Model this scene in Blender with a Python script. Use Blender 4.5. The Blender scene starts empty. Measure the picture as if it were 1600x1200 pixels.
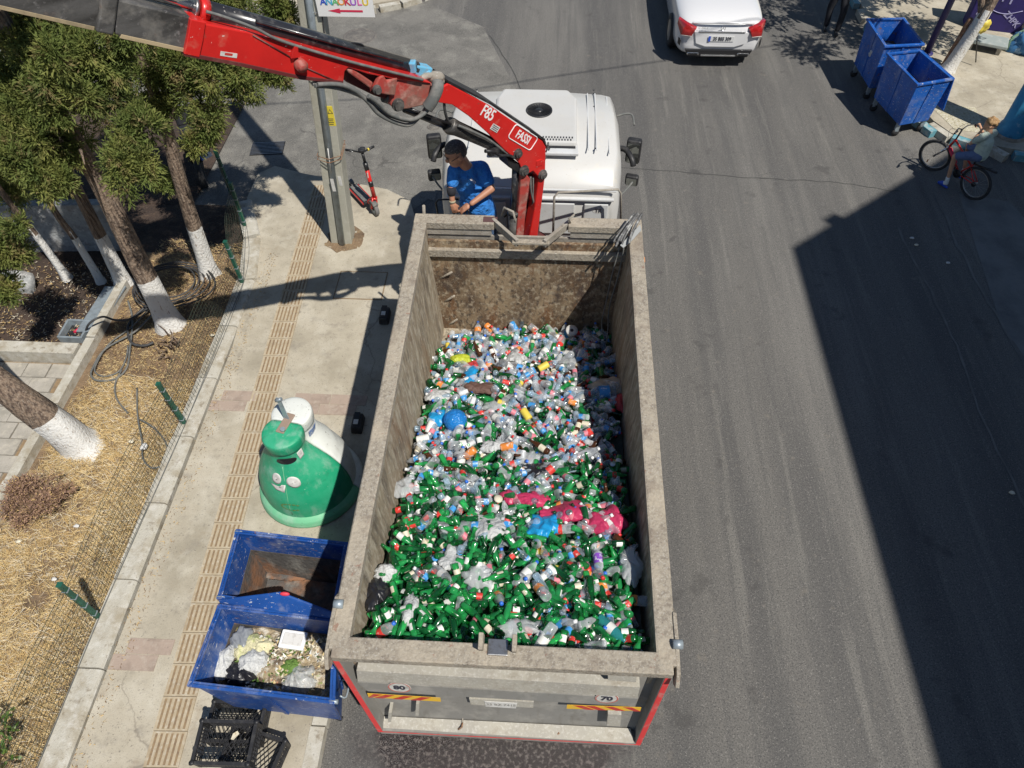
import bpy, math, random
import numpy as np
from math import sin, cos, pi, radians, sqrt, atan2
from mathutils import Vector, Matrix, noise
random.seed(7); RNG = np.random.default_rng(7)
sc = bpy.context.scene
COL = sc.collection
# ------------------------------------------------------------ camera, sky, sun, exposure
CAMQ = (51.47, -3.64, -0.79, 1144.0); CAMP = Vector((0.22, -1.79, 8.02))
def _basis():
    P, Y, R = [radians(v) for v in CAMQ[:3]]
    f = Vector((sin(Y)*cos(P), cos(Y)*cos(P), -sin(P))); r = Vector((cos(Y), -sin(Y), 0)); u = r.cross(f)
    return f, cos(R)*r + sin(R)*u, -sin(R)*r + cos(R)*u
CF, CR, CU = _basis()
cd = bpy.data.cameras.new('camera'); cam = bpy.data.objects.new('camera', cd); COL.objects.link(cam)
cd.sensor_width = 36; cd.lens = CAMQ[3]*36/1600; cd.clip_start = .05; cd.clip_end = 2000
cam.matrix_world = Matrix(((CR.x, CU.x, -CF.x, CAMP.x), (CR.y, CU.y, -CF.y, CAMP.y), (CR.z, CU.z, -CF.z, CAMP.z), (0, 0, 0, 1)))
sc.camera = cam
def gp(px, py, z=None, y=None, x=None, pl=None):
    """world point seen at a pixel of the 1600x1200 photograph, on the given plane"""
    d = CF + CR*((px-800)/CAMQ[3]) - CU*((py-600)/CAMQ[3])
    if pl: t = (pl[0]-CAMP).dot(pl[1])/d.dot(pl[1])
    elif z is not None: t = (z-CAMP.z)/d.z
    elif y is not None: t = (y-CAMP.y)/d.y
    else: t = (x-CAMP.x)/d.x
    return CAMP + d*t
SUN = Vector((.43, -.46, 1)).normalized()
w = bpy.data.worlds.new('World'); sc.world = w; w.use_nodes = True
nt = w.node_tree; bg = nt.nodes['Background']; sk = nt.nodes.new('ShaderNodeTexSky')
sk.sky_type = 'NISHITA'; sk.sun_disc = False; sk.sun_elevation = math.asin(SUN.z); sk.sun_rotation = atan2(SUN.x, SUN.y)
sk.altitude = 50; sk.air_density = 1.0; sk.dust_density = .2; sk.ozone_density = 3.0
nt.links.new(sk.outputs[0], bg.inputs[0]); bg.inputs[1].default_value = .068
sl = bpy.data.lights.new('sun', 'SUN'); sl.energy = 4.6; sl.angle = radians(.55); sl.color = (1, .955, .88)
so = bpy.data.objects.new('sun', sl); COL.objects.link(so); so.rotation_euler = SUN.to_track_quat('Z', 'Y').to_euler(); so.location = (6, -8, 20)
sc.view_settings.view_transform = 'Standard'; sc.view_settings.look = 'None'; sc.view_settings.gamma = 1
sc.view_settings.use_curve_mapping = False; sc.view_settings.exposure = 0.12
sc.render.engine = 'CYCLES'; sc.cycles.max_bounces = 8; sc.cycles.transparent_max_bounces = 10; sc.cycles.diffuse_bounces = 3
# ------------------------------------------------------------ materials
def hexc(h):
    h = h.lstrip('#'); v = [int(h[i:i+2], 16)/255 for i in (0, 2, 4)]
    return tuple(((c+.055)/1.055)**2.4 if c > .04045 else c/12.92 for c in v) + (1,)
MATS = {}
def mat(name, base, layers=(), rough=.7, metal=0, bump=None, world=False, spec=.5, clear=0, transp=None, transl=None, coat=0):
    """layers: (colour, scale, lo, hi, strength, stretch, detail)"""
    m = bpy.data.materials.new(name); m.use_nodes = True; t = m.node_tree; N = t.nodes; L = t.links
    b = N['Principled BSDF']; b.inputs['Roughness'].default_value = rough; b.inputs['Metallic'].default_value = metal
    b.inputs['Specular IOR Level'].default_value = spec; b.inputs['Coat Weight'].default_value = coat; b.inputs['Coat Roughness'].default_value = .08
    base = hexc(base) if isinstance(base, str) else tuple(base)+(1,)
    out = None
    if layers or bump:
        if world:
            g = N.new('ShaderNodeNewGeometry'); vec = g.outputs['Position']
        else:
            g = N.new('ShaderNodeTexCoord'); oi = N.new('ShaderNodeObjectInfo'); ad = N.new('ShaderNodeVectorMath'); ad.operation = 'MULTIPLY_ADD'
            L.new(oi.outputs['Random'], ad.inputs[0]); ad.inputs[1].default_value = (37, 23, 51); L.new(g.outputs['Object'], ad.inputs[2]); vec = ad.outputs[0]
    for ly in layers:
        c, s, lo, hi, st = ly[:5]; stretch = ly[5] if len(ly) > 5 else (1, 1, 1); det = ly[6] if len(ly) > 6 else 5
        mp = N.new('ShaderNodeMapping'); mp.inputs['Scale'].default_value = stretch; mp.inputs['Location'].default_value = (s*.37, s*.11, len(N)*1.7)
        L.new(vec, mp.inputs[0]); nz = N.new('ShaderNodeTexNoise'); nz.inputs['Scale'].default_value = s; nz.inputs['Detail'].default_value = det; nz.inputs['Roughness'].default_value = .62
        L.new(mp.outputs[0], nz.inputs[0]); mr = N.new('ShaderNodeMapRange'); mr.inputs[1].default_value = lo; mr.inputs[2].default_value = hi; mr.inputs[4].default_value = st
        L.new(nz.outputs[0], mr.inputs[0]); mx = N.new('ShaderNodeMix'); mx.data_type = 'RGBA'; L.new(mr.outputs[0], mx.inputs[0])
        if out: L.new(out, mx.inputs[6])
        else: mx.inputs[6].default_value = base
        mx.inputs[7].default_value = hexc(c) if isinstance(c, str) else tuple(c)+(1,)
        out = mx.outputs[2]
    if out: L.new(out, b.inputs['Base Color'])
    else: b.inputs['Base Color'].default_value = base
    if bump:
        nz = N.new('ShaderNodeTexNoise'); nz.inputs['Scale'].default_value = bump[0]; nz.inputs['Detail'].default_value = 4; L.new(vec, nz.inputs[0])
        bp = N.new('ShaderNodeBump'); bp.inputs['Strength'].default_value = bump[1]; bp.inputs['Distance'].default_value = bump[2] if len(bump) > 2 else .01
        L.new(nz.outputs[0], bp.inputs['Height']); L.new(bp.outputs[0], b.inputs['Normal'])
    if transp:      # (transparent tint, share of clear)
        tr = N.new('ShaderNodeBsdfTransparent'); tr.inputs[0].default_value = tuple(transp[0])+(1,); ms = N.new('ShaderNodeMixShader'); ms.inputs[0].default_value = transp[1]
        L.new(b.outputs[0], ms.inputs[1]); L.new(tr.outputs[0], ms.inputs[2]); L.new(ms.outputs[0], N['Material Output'].inputs[0])
    if transl:
        tr = N.new('ShaderNodeBsdfTranslucent'); ms = N.new('ShaderNodeMixShader'); ms.inputs[0].default_value = transl
        if out: L.new(out, tr.inputs[0])
        else: tr.inputs[0].default_value = base
        L.new(b.outputs[0], ms.inputs[1]); L.new(tr.outputs[0], ms.inputs[2]); L.new(ms.outputs[0], N['Material Output'].inputs[0])
    MATS[name] = m; return m
def nodes_of(m): return m.node_tree.nodes, m.node_tree.links

ASPH = mat('asphalt', (.138, .131, .120), [((.088, .085, .082), .9, .40, .62, .8, (1.6, .10, 1), 3), ((.185, .176, .160), .7, .5, .70, .8, (1.3, .16, 1), 4), ((.10, .097, .092), 3.2, .5, .66, .6, (2.6, .07, 1), 4), ((.20, .19, .17), 2.6, .56, .70, .6, (2.2, .12, 1), 5),
    ((.04, .04, .042), 58, .50, .62, .65, (1, 1, 1), 3), ((.36, .34, .31), 78, .58, .68, .5, (1, 1, 1), 3), ((.24, .21, .17), 5, .62, .74, .4), ((.055, .052, .05), 2.4, .62, .70, .5), ((.055, .052, .05), 14, .68, .72, .7)], rough=.85, bump=(120, .8, .008), world=True)
OLDASPH = mat('old_asphalt', (.185, .176, .158), [((.115, .11, .10), 1.3, .42, .62, .85), ((.26, .25, .22), 2.6, .52, .7, .8), ((.07, .07, .068), 45, .54, .66, .7, (1, 1, 1), 3), ((.38, .36, .32), 70, .58, .68, .7, (1, 1, 1), 3), ((.09, .085, .08), 6, .64, .70, .6)], rough=.9, bump=(90, .9, .012), world=True)
CONC = mat('concrete_walk', (.43, .385, .30), [((.30, .265, .20), 1.4, .44, .66, .85), ((.26, .23, .185), 5, .56, .68, .6), ((.55, .51, .42), 3, .5, .72, .6), ((.24, .21, .17), 75, .58, .66, .6, (1, 1, 1), 3), ((.21, .19, .16), 14, .61, .70, .55), ((.16, .14, .12), 42, .64, .69, .75, (1, 1, 1), 3), ((.30, .24, .17), 4.2, .60, .74, .6)], rough=.9, bump=(70, .5, .006), world=True)
KERBM = mat('kerb_concrete', (.46, .435, .37), [((.31, .265, .19), 4, .45, .66, .85), ((.20, .16, .11), 9, .58, .68, .7), ((.62, .6, .55), 9, .5, .7, .6), ((.2, .18, .15), 38, .6, .68, .6)], rough=.9, bump=(60, .6, .008))
PINK = mat('pink_paver', (.37, .29, .235), [((.27, .21, .17), 5, .45, .65, .8), ((.45, .39, .32), 12, .52, .7, .6), ((.15, .12, .1), 45, .62, .7, .5)], rough=.9, bump=(60, .5, .006))
GROOVE = mat('tactile_groove', (.27, .19, .11), [((.17, .12, .08), 25, .45, .65, .8)], rough=.95)
RIB = mat('tactile_rib', (.43, .355, .245), [((.31, .24, .155), 6, .45, .7, .8), ((.56, .52, .44), 20, .5, .7, .6), ((.2, .16, .12), 60, .62, .7, .5)], rough=.9, bump=(80, .4, .004))
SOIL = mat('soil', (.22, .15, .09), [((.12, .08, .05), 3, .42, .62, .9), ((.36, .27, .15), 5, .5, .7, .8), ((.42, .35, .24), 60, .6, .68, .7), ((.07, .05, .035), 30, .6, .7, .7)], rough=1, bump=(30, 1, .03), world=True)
DSOIL = mat('shade_toned_soil', (.065, .043, .032), [((.035, .025, .02), 3, .42, .62, .9), ((.14, .095, .06), 7, .55, .7, .8), ((.3, .25, .18), 60, .62, .7, .7)], rough=1, bump=(30, 1, .03), world=True)  # soil colour darkened to carry the deep shade under the trees
PAVER = mat('grey_paver', (.40, .37, .32), [((.28, .26, .22), 4, .4, .65, .8), ((.5, .46, .38), 11, .5, .7, .6), ((.17, .15, .12), 50, .6, .7, .5)], rough=.9, bump=(50, .6, .008))
STRAW = [mat('straw_pale', (.74, .58, .30), transl=.2), mat('straw_gold', (.60, .42, .18), transl=.2), mat('straw_brown', (.24, .15, .08)), mat('straw_grey', (.62, .55, .42))]
BARK = mat('bark', (.22, .16, .115), [((.08, .055, .042), 12, .45, .58, .95, (3, 3, .22)), ((.34, .28, .22), 22, .52, .68, .8, (3, 3, .3))], rough=.95, bump=(24, 1, .03))
LIME = mat('whitewash', (.64, .63, .60), [((.62, .60, .55), 8, .5, .7, .7), ((.28, .22, .17), 16, .58, .66, .8, (2, 2, .5), 7)], rough=.9, bump=(30, .9, .02))
LEAF = mat('cypress_leaf', (.135, .175, .045), [((.27, .28, .08), 3.2, .45, .62, .9), ((.045, .075, .025), 3.1, .52, .66, .8), ((.30, .21, .11), 5, .55, .66, .8), ((.22, .27, .08), 40, .55, .65, .6)], rough=.75, transl=.3, spec=.25, world=True)
LEAF2 = mat('broad_leaf', (.09, .18, .035), [((.18, .26, .06), 20, .45, .6, .8)], rough=.5, transl=.3)
TWIG = mat('dry_twig', (.28, .17, .12), [((.42, .27, .18), 18, .45, .6, .8), ((.16, .1, .08), 30, .5, .65, .7)], rough=.9)
GREENP = mat('green_paint_metal', (.012, .085, .055), [((.03, .14, .10), 14, .5, .65, .6)], rough=.45)
WIRE = mat('fence_wire', (.055, .075, .055), [((.13, .1, .07), 14, .5, .6, .7)], rough=.6, metal=.3)
BLACK = mat('black_plastic', (.018, .018, .02), [((.07, .068, .065), 12, .5, .7, .7)], rough=.5)
RUBBER = mat('rubber', (.03, .03, .032), [((.09, .085, .08), 20, .5, .7, .5)], rough=.8)
HOSE = mat('hose_grey', (.12, .125, .12), [((.22, .21, .19), 12, .45, .65, .8)], rough=.75)
CABLE = mat('cable_black', (.045, .045, .047), [((.10, .10, .095), 16, .5, .65, .5)], rough=.6)
STEEL = mat('steel', (.42, .42, .42), [((.25, .23, .2), 20, .5, .66, .7)], rough=.35, metal=.9)
GALV = mat('galvanised', (.36, .42, .46), [((.24, .27, .29), 12, .45, .65, .7)], rough=.45, metal=.4)
RUST = mat('rusty', (.22, .11, .06), [((.35, .25, .17), 14, .45, .65, .8), ((.1, .07, .05), 30, .5, .65, .7)], rough=.9)
def scratched(name, base, dark, light, rust=(.2, .1, .06), rough=.42, dirt=.5, stretch=(1, 1, 4)):
    return mat(name, base, [(dark, 2.5, .42, .66, .7), (light, 7, .55, .72, .5), ((.62, .62, .6), 17, .625, .65, .8, stretch, 8), ((.55, .57, .6), 3.5, .56, .70, .35, (1, 1, .4)), (rust, 9, .64, .70, .8), ((.36, .33, .28), 3.4, .55, .75, dirt)], rough=rough, bump=(9, .25, .02))
BLUE = scratched('blue_paint', (.013, .075, .30), (.008, .04, .18), (.03, .13, .40), dirt=.45)
BLUE2 = scratched('blue_paint_bright', (.014, .115, .47), (.010, .07, .30), (.05, .20, .55), dirt=.35)
BINSIDE = mat('bin_inside', (.09, .085, .08), [((.25, .12, .06), 3, .45, .62, .9), ((.28, .27, .24), 5, .52, .7, .7, (1, 1, .3)), ((.05, .045, .04), 12, .5, .66, .7)], rough=.85, bump=(20, .6, .02))
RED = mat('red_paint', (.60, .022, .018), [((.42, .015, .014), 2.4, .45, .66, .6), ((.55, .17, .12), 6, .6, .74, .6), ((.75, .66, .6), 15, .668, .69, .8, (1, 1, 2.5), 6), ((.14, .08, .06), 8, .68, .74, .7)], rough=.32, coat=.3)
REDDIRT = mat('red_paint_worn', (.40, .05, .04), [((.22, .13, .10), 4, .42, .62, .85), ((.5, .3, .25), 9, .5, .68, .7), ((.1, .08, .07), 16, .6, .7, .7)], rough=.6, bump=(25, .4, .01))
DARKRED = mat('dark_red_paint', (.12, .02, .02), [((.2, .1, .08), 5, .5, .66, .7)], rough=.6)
GREASE = mat('greasy_steel', (.13, .125, .12), [((.05, .048, .045), 2.5, .42, .62, .9, (.5, .5, 3)), ((.30, .28, .25), 5, .5, .7, .8), ((.36, .34, .33), 22, .6, .7, .5), ((.2, .12, .08), 4, .6, .7, .6)], rough=.5, metal=.35, bump=(30, .3, .01))
YELLOWISH = mat('pale_wear_strip', (.42, .33, .2), [((.2, .16, .1), 6, .45, .65, .7)], rough=.7)
CYLB = mat('cylinder_black', (.022, .022, .025), [((.12, .115, .11), 12, .52, .66, .6), ((.4, .38, .35), 18, .665, .69, .8)], rough=.28, coat=.3)
VALVE = mat('valve_light_blue', (.14, .42, .62), [((.3, .3, .28), 16, .5, .65, .6)], rough=.5)
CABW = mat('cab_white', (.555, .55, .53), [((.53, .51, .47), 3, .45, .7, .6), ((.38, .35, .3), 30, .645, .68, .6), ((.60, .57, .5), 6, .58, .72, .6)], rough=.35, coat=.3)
CABG = mat('cab_grey_panel', (.60, .61, .61), [((.45, .44, .42), 4, .45, .7, .6), ((.3, .28, .25), 26, .64, .68, .5)], rough=.5)
DUST = mat('dusty_steel', (.31, .28, .235), [((.22, .195, .16), 3, .42, .62, .85), ((.42, .39, .34), 6, .5, .68, .7), ((.10, .085, .07), 22, .6, .68, .7), ((.55, .53, .49), 38, .62, .68, .6)], rough=.85, bump=(35, .5, .01))
WALLIN = mat('scraped_steel', (.29, .24, .17), [((.47, .42, .33), 26, .47, .62, .8, (1, .55, .16), 7), ((.14, .115, .085), 22, .52, .64, .8, (1, .8, .14), 7), ((.19, .105, .05), 3, .54, .68, .65, (1, 1, .3), 6), ((.10, .08, .06), 4, .54, .68, .75, (1, 1, .3), 7), ((.56, .54, .49), 60, .6, .68, .5, (1, .5, .3))], rough=.8, bump=(30, .5, .012))
FRONTIN = mat('stained_steel', (.28, .205, .125), [((.085, .05, .028), 2.3, .45, .60, .88, (1, 1, .6), 9), ((.16, .075, .03), 4, .52, .64, .75, (1, 1, .3), 7), ((.42, .35, .25), 16, .5, .62, .75, (1, 1, .7), 8), ((.07, .05, .035), 20, .53, .62, .85, (1, 1, .6), 8), ((.05, .035, .03), 5, .57, .66, .7, (1, 1, .5), 8), ((.40, .36, .29), 60, .60, .68, .6)], rough=.85, bump=(26, .6, .012))
RIM = mat('rim_mottled', (.33, .29, .23), [((.20, .17, .135), 24, .48, .60, .75, (1, 1, 1), 8), ((.50, .48, .43), 60, .54, .66, .6, (1, 1, 1), 6), ((.10, .08, .065), 90, .58, .66, .6), ((.44, .38, .29), 2.2, .5, .66, .6), ((.17, .13, .10), 3, .55, .68, .6), ((.24, .12, .08), 12, .64, .70, .7)], rough=.9, bump=(40, .7, .012))
TAILM = mat('tailgate_grey', (.235, .228, .21), [((.13, .115, .09), 9, .52, .68, .6, (1, 1, .22), 6), ((.22, .21, .19), 2, .42, .66, .8), ((.38, .36, .32), 5, .5, .7, .6), ((.16, .15, .13), 18, .62, .7, .5)], rough=.75)
TAILL = mat('tailgate_dusty', (.40, .375, .315), [((.25, .21, .16), 8, .52, .68, .6, (1, 1, .5), 6), ((.34, .32, .28), 3, .42, .66, .8), ((.54, .52, .47), 40, .52, .66, .6), ((.2, .18, .15), 26, .64, .7, .5)], rough=.9, bump=(50, .4, .006))
REDTAPE = mat('red_reflective_tape', (.66, .05, .05), [((.5, .25, .22), 10, .52, .68, .7)], rough=.5)
YEL = mat('yellow_stripe', (.75, .45, .03), [((.5, .38, .2), 14, .5, .7, .5)], rough=.5)
REDS = mat('red_stripe', (.50, .04, .03), [((.4, .2, .15), 14, .5, .7, .5)], rough=.5)
WHITE = mat('white_plain', (.80, .80, .79), rough=.5); WORN = mat('worn_white', (.62, .61, .58), [((.4, .38, .35), 20, .5, .66, .6)], rough=.6)
INK = mat('ink_dark', (.035, .035, .05), rough=.7); REDINK = mat('ink_red', (.62, .03, .08), rough=.6); BLUEINK = mat('ink_blue', (.03, .09, .5), rough=.6)
GLASS = mat('dark_glass', (.02, .025, .03), rough=.04, spec=.9)
MIRROR = mat('mirror_glass', (.35, .36, .33), rough=.06, metal=.85)
CARW = mat('car_white', (.68, .68, .69), rough=.18, coat=.8); CARK = mat('car_black_trim', (.02, .02, .022), rough=.35)
LAMP = mat('tail_lamp_red', (.36, .012, .012), [((.6, .03, .03), 9, .5, .6, .6)], rough=.12, coat=1)
CHROME = mat('chrome', (.7, .7, .7), rough=.12, metal=1)
SKIN = mat('skin', (.42, .20, .12), [((.5, .25, .16), 12, .5, .65, .6)], rough=.5); SKIN2 = mat('skin_boy', (.60, .34, .21), [((.42, .19, .11), 10, .5, .65, .5)], rough=.55)
SHIRT = mat('blue_cotton', (.03, .21, .62), [((.015, .12, .42), 9, .46, .62, .8, (1, 1, .45))], rough=.9, bump=(11, 1, .06))
JEAN = mat('denim', (.05, .09, .17), [((.09, .15, .25), 10, .5, .65, .7)], rough=.9, bump=(30, .4, .01))
HAIRD = mat('hair_dark', (.06, .05, .045), [((.17, .15, .14), 70, .48, .62, .8)], rough=.8, bump=(160, .6, .004)); HAIRB = mat('hair_sandy', (.36, .21, .09), [((.5, .33, .16), 40, .45, .62, .8), ((.2, .11, .05), 60, .5, .66, .7)], rough=.7, bump=(90, 1, .01))
TEE = mat('pale_green_cotton', (.55, .63, .53), [((.3, .38, .33), 12, .5, .65, .6)], rough=.9, bump=(30, .6, .02)); SHORT = mat('blue_grey_shorts', (.12, .17, .31), [((.08, .11, .22), 14, .5, .65, .6)], rough=.9, bump=(30, .5, .02))
DARKCL = mat('dark_cloth', (.015, .016, .022), rough=.85)
BELLG = mat('green_plastic', (.016, .33, .165), [((.06, .40, .23), 3, .46, .66, .6), ((.34, .50, .42), 5, .52, .72, .6, (1, 1, .4)), ((.03, .16, .09), 8, .6, .7, .4, (1, 1, .3)), ((.02, .22, .11), 22, .62, .7, .5), ((.5, .55, .5), 34, .66, .7, .5)], rough=.5, bump=(20, .15, .01))
BELLG2 = mat('green_plastic_faded', (.16, .48, .27), [((.3, .5, .36), 6, .5, .68, .7), ((.1, .2, .12), 24, .62, .7, .5)], rough=.6)
BELLW = mat('white_plastic', (.68, .70, .66), [((.52, .52, .48), 5, .5, .68, .6), ((.2, .19, .17), 40, .645, .68, .75), ((.16, .15, .13), 19, .66, .69, .7)], rough=.55)
COLB = mat('column_blue_paint', (.03, .22, .40), [((.05, .34, .55), 2.2, .45, .62, .8), ((.25, .42, .5), 9, .6, .7, .6), ((.02, .1, .18), 4, .55, .68, .8)], rough=.55, bump=(12, .4, .01))
PURP = mat('purple_paint', (.035, .03, .13), rough=.5); NAVY = mat('mural_navy', (.03, .02, .14), [((.02, .014, .09), 3, .45, .6, .7)], rough=.8)
STUCCO = mat('stucco', (.42, .40, .36), [((.33, .31, .28), 2, .45, .65, .7)], rough=.9, bump=(40, .4, .01))
PEEL = mat('peeling_whitewash', (.33, .34, .34), [((.25, .24, .23), 4, .46, .6, .8), ((.55, .55, .54), 9, .52, .66, .7), ((.1, .09, .08), 24, .6, .68, .6)], rough=.9, bump=(24, .8, .02))  # peeling whitewash, its base also darkened to stand for tree shade
YSIGN = mat('yellow_sign', (.75, .60, .05), rough=.5)
# ------------------------------------------------------------ mesh builder
OFF = {}
def tag(o, label=None, cat=None, group=None, kind=None):
    for k, v in (('label', label), ('category', cat), ('group', group), ('kind', kind)):
        if v: o[k] = v
    return o
def thing(name, label, cat, loc=(0, 0, 0), rz=0, group=None, world=True):
    o = bpy.data.objects.new(name, None); COL.objects.link(o); o.location = loc; o.rotation_euler = (0, 0, rz); o.empty_display_size = .2
    OFF[o.name] = Vector(loc) if world else Vector((0, 0, 0)); return tag(o, label, cat, group)
class MB:
    def __init__(s): s.v = []; s.f = []; s.m = []; s.s = []
    def add(s, vs, fs, m=0, smooth=False):
        n = len(s.v); s.v += [tuple(v) for v in vs]
        for f in fs: s.f.append([n+i for i in f]); s.m.append(m); s.s.append(smooth)
        return s
    def box(s, c, d, R=None, m=0, tap=1.0):
        c = Vector(c); hx, hy, hz = d[0]/2, d[1]/2, d[2]/2; vs = []
        for z in (-1, 1):
            k = tap if z < 0 else 1
            for x, y in ((-1, -1), (1, -1), (1, 1), (-1, 1)):
                p = Vector((x*hx*k, y*hy*k, z*hz)); vs.append(c + (R @ p if R else p))
        return s.add(vs, [(3, 2, 1, 0), (4, 5, 6, 7), (0, 1, 5, 4), (1, 2, 6, 5), (2, 3, 7, 6), (3, 0, 4, 7)], m)
    def tube(s, pts, r, m=0, n=8, cap=True, closed=False):
        P = [Vector(p) for p in pts]; K = len(P); rs = r if isinstance(r, (list, tuple)) else [r]*K; vs = []; up = None
        for i in range(K):
            d = (P[(i+1) % K]-P[i-1]) if closed else (P[min(i+1, K-1)]-P[max(i-1, 0)])
            d.normalize()
            if up is None: up = Vector((0, 0, 1)) if abs(d.z) < .9 else Vector((1, 0, 0))
            a = d.cross(up).normalized(); up = a.cross(d).normalized()
            vs += [P[i] + (a*cos(2*pi*j/n) + up*sin(2*pi*j/n))*rs[i] for j in range(n)]
        fs = []
        for i in range(K if closed else K-1):
            for j in range(n): a0 = i*n+j; a1 = i*n+(j+1) % n; b0 = ((i+1) % K)*n+j; b1 = ((i+1) % K)*n+(j+1) % n; fs.append((a0, a1, b1, b0))
        s.add(vs, fs, m, True)
        if cap and not closed: k = len(s.v)-len(vs); s.f += [[k+j for j in range(n)][::-1], [k+(K-1)*n+j for j in range(n)]]; s.m += [m, m]; s.s += [False, False]
        return s
    def lathe(s, prof, c=(0, 0, 0), n=24, m=0, M=None, smooth=True):
        """prof: (r, z[, material])"""
        c = Vector(c); vs = []
        for p in prof:
            for j in range(n):
                q = Vector((p[0]*cos(2*pi*j/n), p[0]*sin(2*pi*j/n), p[1])); vs.append(c + (M @ q if M else q))
        k = len(s.v); s.v += [tuple(v) for v in vs]
        for i in range(len(prof)-1):
            for j in range(n):
                s.f.append([k+i*n+j, k+i*n+(j+1) % n, k+(i+1)*n+(j+1) % n, k+(i+1)*n+j]); s.m.append(prof[i][2] if len(prof[i]) > 2 else m); s.s.append(smooth)
        return s
    def prism(s, poly, ext, m=0, mside=None):
        """poly: 3-D points of a planar outline, ext: extrusion vector"""
        n = len(poly); P = [Vector(p) for p in poly]; e = Vector(ext); s.add(P + [p+e for p in P], [tuple(range(n)), tuple(range(2*n-1, n-1, -1))], m)
        k = len(s.v)-2*n
        for i in range(n): j = (i+1) % n; s.f.append([k+i, k+n+i, k+n+j, k+j]); s.m.append(m if mside is None else mside); s.s.append(False)
        return s
    def blob(s, c, d, M=None, m=0, n=10, k=7):
        pr = [(max(1e-4, sin(pi*i/k)), -cos(pi*i/k)) for i in range(k+1)]; D = Matrix.Diagonal(Vector(d)); M = (M @ D) if M else D
        return s.lathe(pr, c, n, m, M)
    def mesh(s, name, mats, off=None):
        me = bpy.data.meshes.new(name); v = s.v
        if off: v = [(a-off[0], b-off[1], c-off[2]) for a, b, c in v]
        me.from_pydata(v, [], s.f)
        for mm in (mats if isinstance(mats, (list, tuple)) else [mats]): me.materials.append(mm)
        me.polygons.foreach_set('material_index', s.m); me.polygons.foreach_set('use_smooth', s.s); me.update(); return me
    def build(s, name, mats, parent=None, at=None, bevel=0, sub=0, fix=True, solid=0, local=False):
        off = None if local else OFF.get(parent.name, Vector((0, 0, 0))) if parent else (Vector(at) if at else None)
        me = s.mesh(name, mats, off); o = bpy.data.objects.new(name, me); COL.objects.link(o)
        if parent: o.parent = parent; OFF[o.name] = off
        else:
            if at: o.location = at
            OFF[o.name] = Vector(at) if at else Vector((0, 0, 0))
        if fix:
            import bmesh
            b = bmesh.new(); b.from_mesh(me); bmesh.ops.recalc_face_normals(b, faces=b.faces); b.to_mesh(me); b.free()
        if solid: q = o.modifiers.new('solid', 'SOLIDIFY'); q.thickness = solid; q.offset = -1
        if bevel: q = o.modifiers.new('bevel', 'BEVEL'); q.width = bevel; q.segments = 2; q.limit_method = 'ANGLE'; q.angle_limit = radians(40)
        if sub: q = o.modifiers.new('sub', 'SUBSURF'); q.levels = sub; q.render_levels = sub
        return o
def piece(name, me, parent, loc, rot=(0, 0, 0)):
    o = bpy.data.objects.new(name, me); COL.objects.link(o); o.parent = parent; o.location = Vector(loc)-OFF.get(parent.name, Vector((0, 0, 0))); o.rotation_euler = rot; return o
def words(name, text, size, M, material, parent, ext=.0015, font_scale=(1, 1), align='CENTER', bold=0):
    c = bpy.data.curves.new(name, 'FONT'); c.body = text; c.size = size; c.align_x = align; c.align_y = 'CENTER'; c.extrude = ext; c.offset = bold; c.resolution_u = 3
    c.materials.append(material); o = bpy.data.objects.new(name, c); COL.objects.link(o)
    M = M @ Matrix.Diagonal((font_scale[0], font_scale[1], 1, 1))
    if parent: o.parent = parent; M = Matrix.Translation(-OFF[parent.name]) @ M; OFF[o.name] = OFF[parent.name]
    o.matrix_local = M if parent else M
    if not parent: o.matrix_world = M
    return o
def frame(o, x, y):
    """4x4 with origin o, x axis x, y axis y (orthogonalised)"""
    x = Vector(x).normalized(); z = x.cross(Vector(y)).normalized(); y = z.cross(x)
    return Matrix(((x.x, y.x, z.x, o[0]), (x.y, y.y, z.y, o[1]), (x.z, y.z, z.z, o[2]), (0, 0, 0, 1)))
def RZ(a): return Matrix.Rotation(a, 3, 'Z')
def dup(root, loc=None, rz=None, label=None, group=None, scale=None):
    r = root.copy(); COL.objects.link(r)
    if loc is not None: r.location = loc
    if rz is not None: r.rotation_euler = (0, 0, rz) if not hasattr(rz, '__len__') else rz
    if label: r['label'] = label
    if group: r['group'] = group
    for ch in root.children:
        c = ch.copy(); COL.objects.link(c); c.parent = r
        for g in ch.children: d = g.copy(); COL.objects.link(d); d.parent = c
    return r
def smoothpath(pts, k=6):
    P = [Vector(p) for p in pts]; out = []
    for i in range(len(P)-1):
        a, b, c, d = P[max(i-1, 0)], P[i], P[i+1], P[min(i+2, len(P)-1)]
        for j in range(k):
            t = j/k; out.append(.5*((2*b)+(c-a)*t+(2*a-5*b+4*c-d)*t*t+(3*b-a-3*c+d)*t**3))
    return out+[P[-1]]
# ------------------------------------------------------------ ground
def sheet(name, poly, z, m, label=None, thick=0):
    b = MB()
    if thick: b.prism([(x, y, z-thick) for x, y in poly], (0, 0, thick))
    else: b.add([(x, y, z) for x, y in poly], [tuple(range(len(poly)))])
    return tag(b.build(name, m), kind='structure')
sheet('ground', [(-300, -300), (300, -300), (300, 300), (-300, 300)], -.03, DSOIL)
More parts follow.
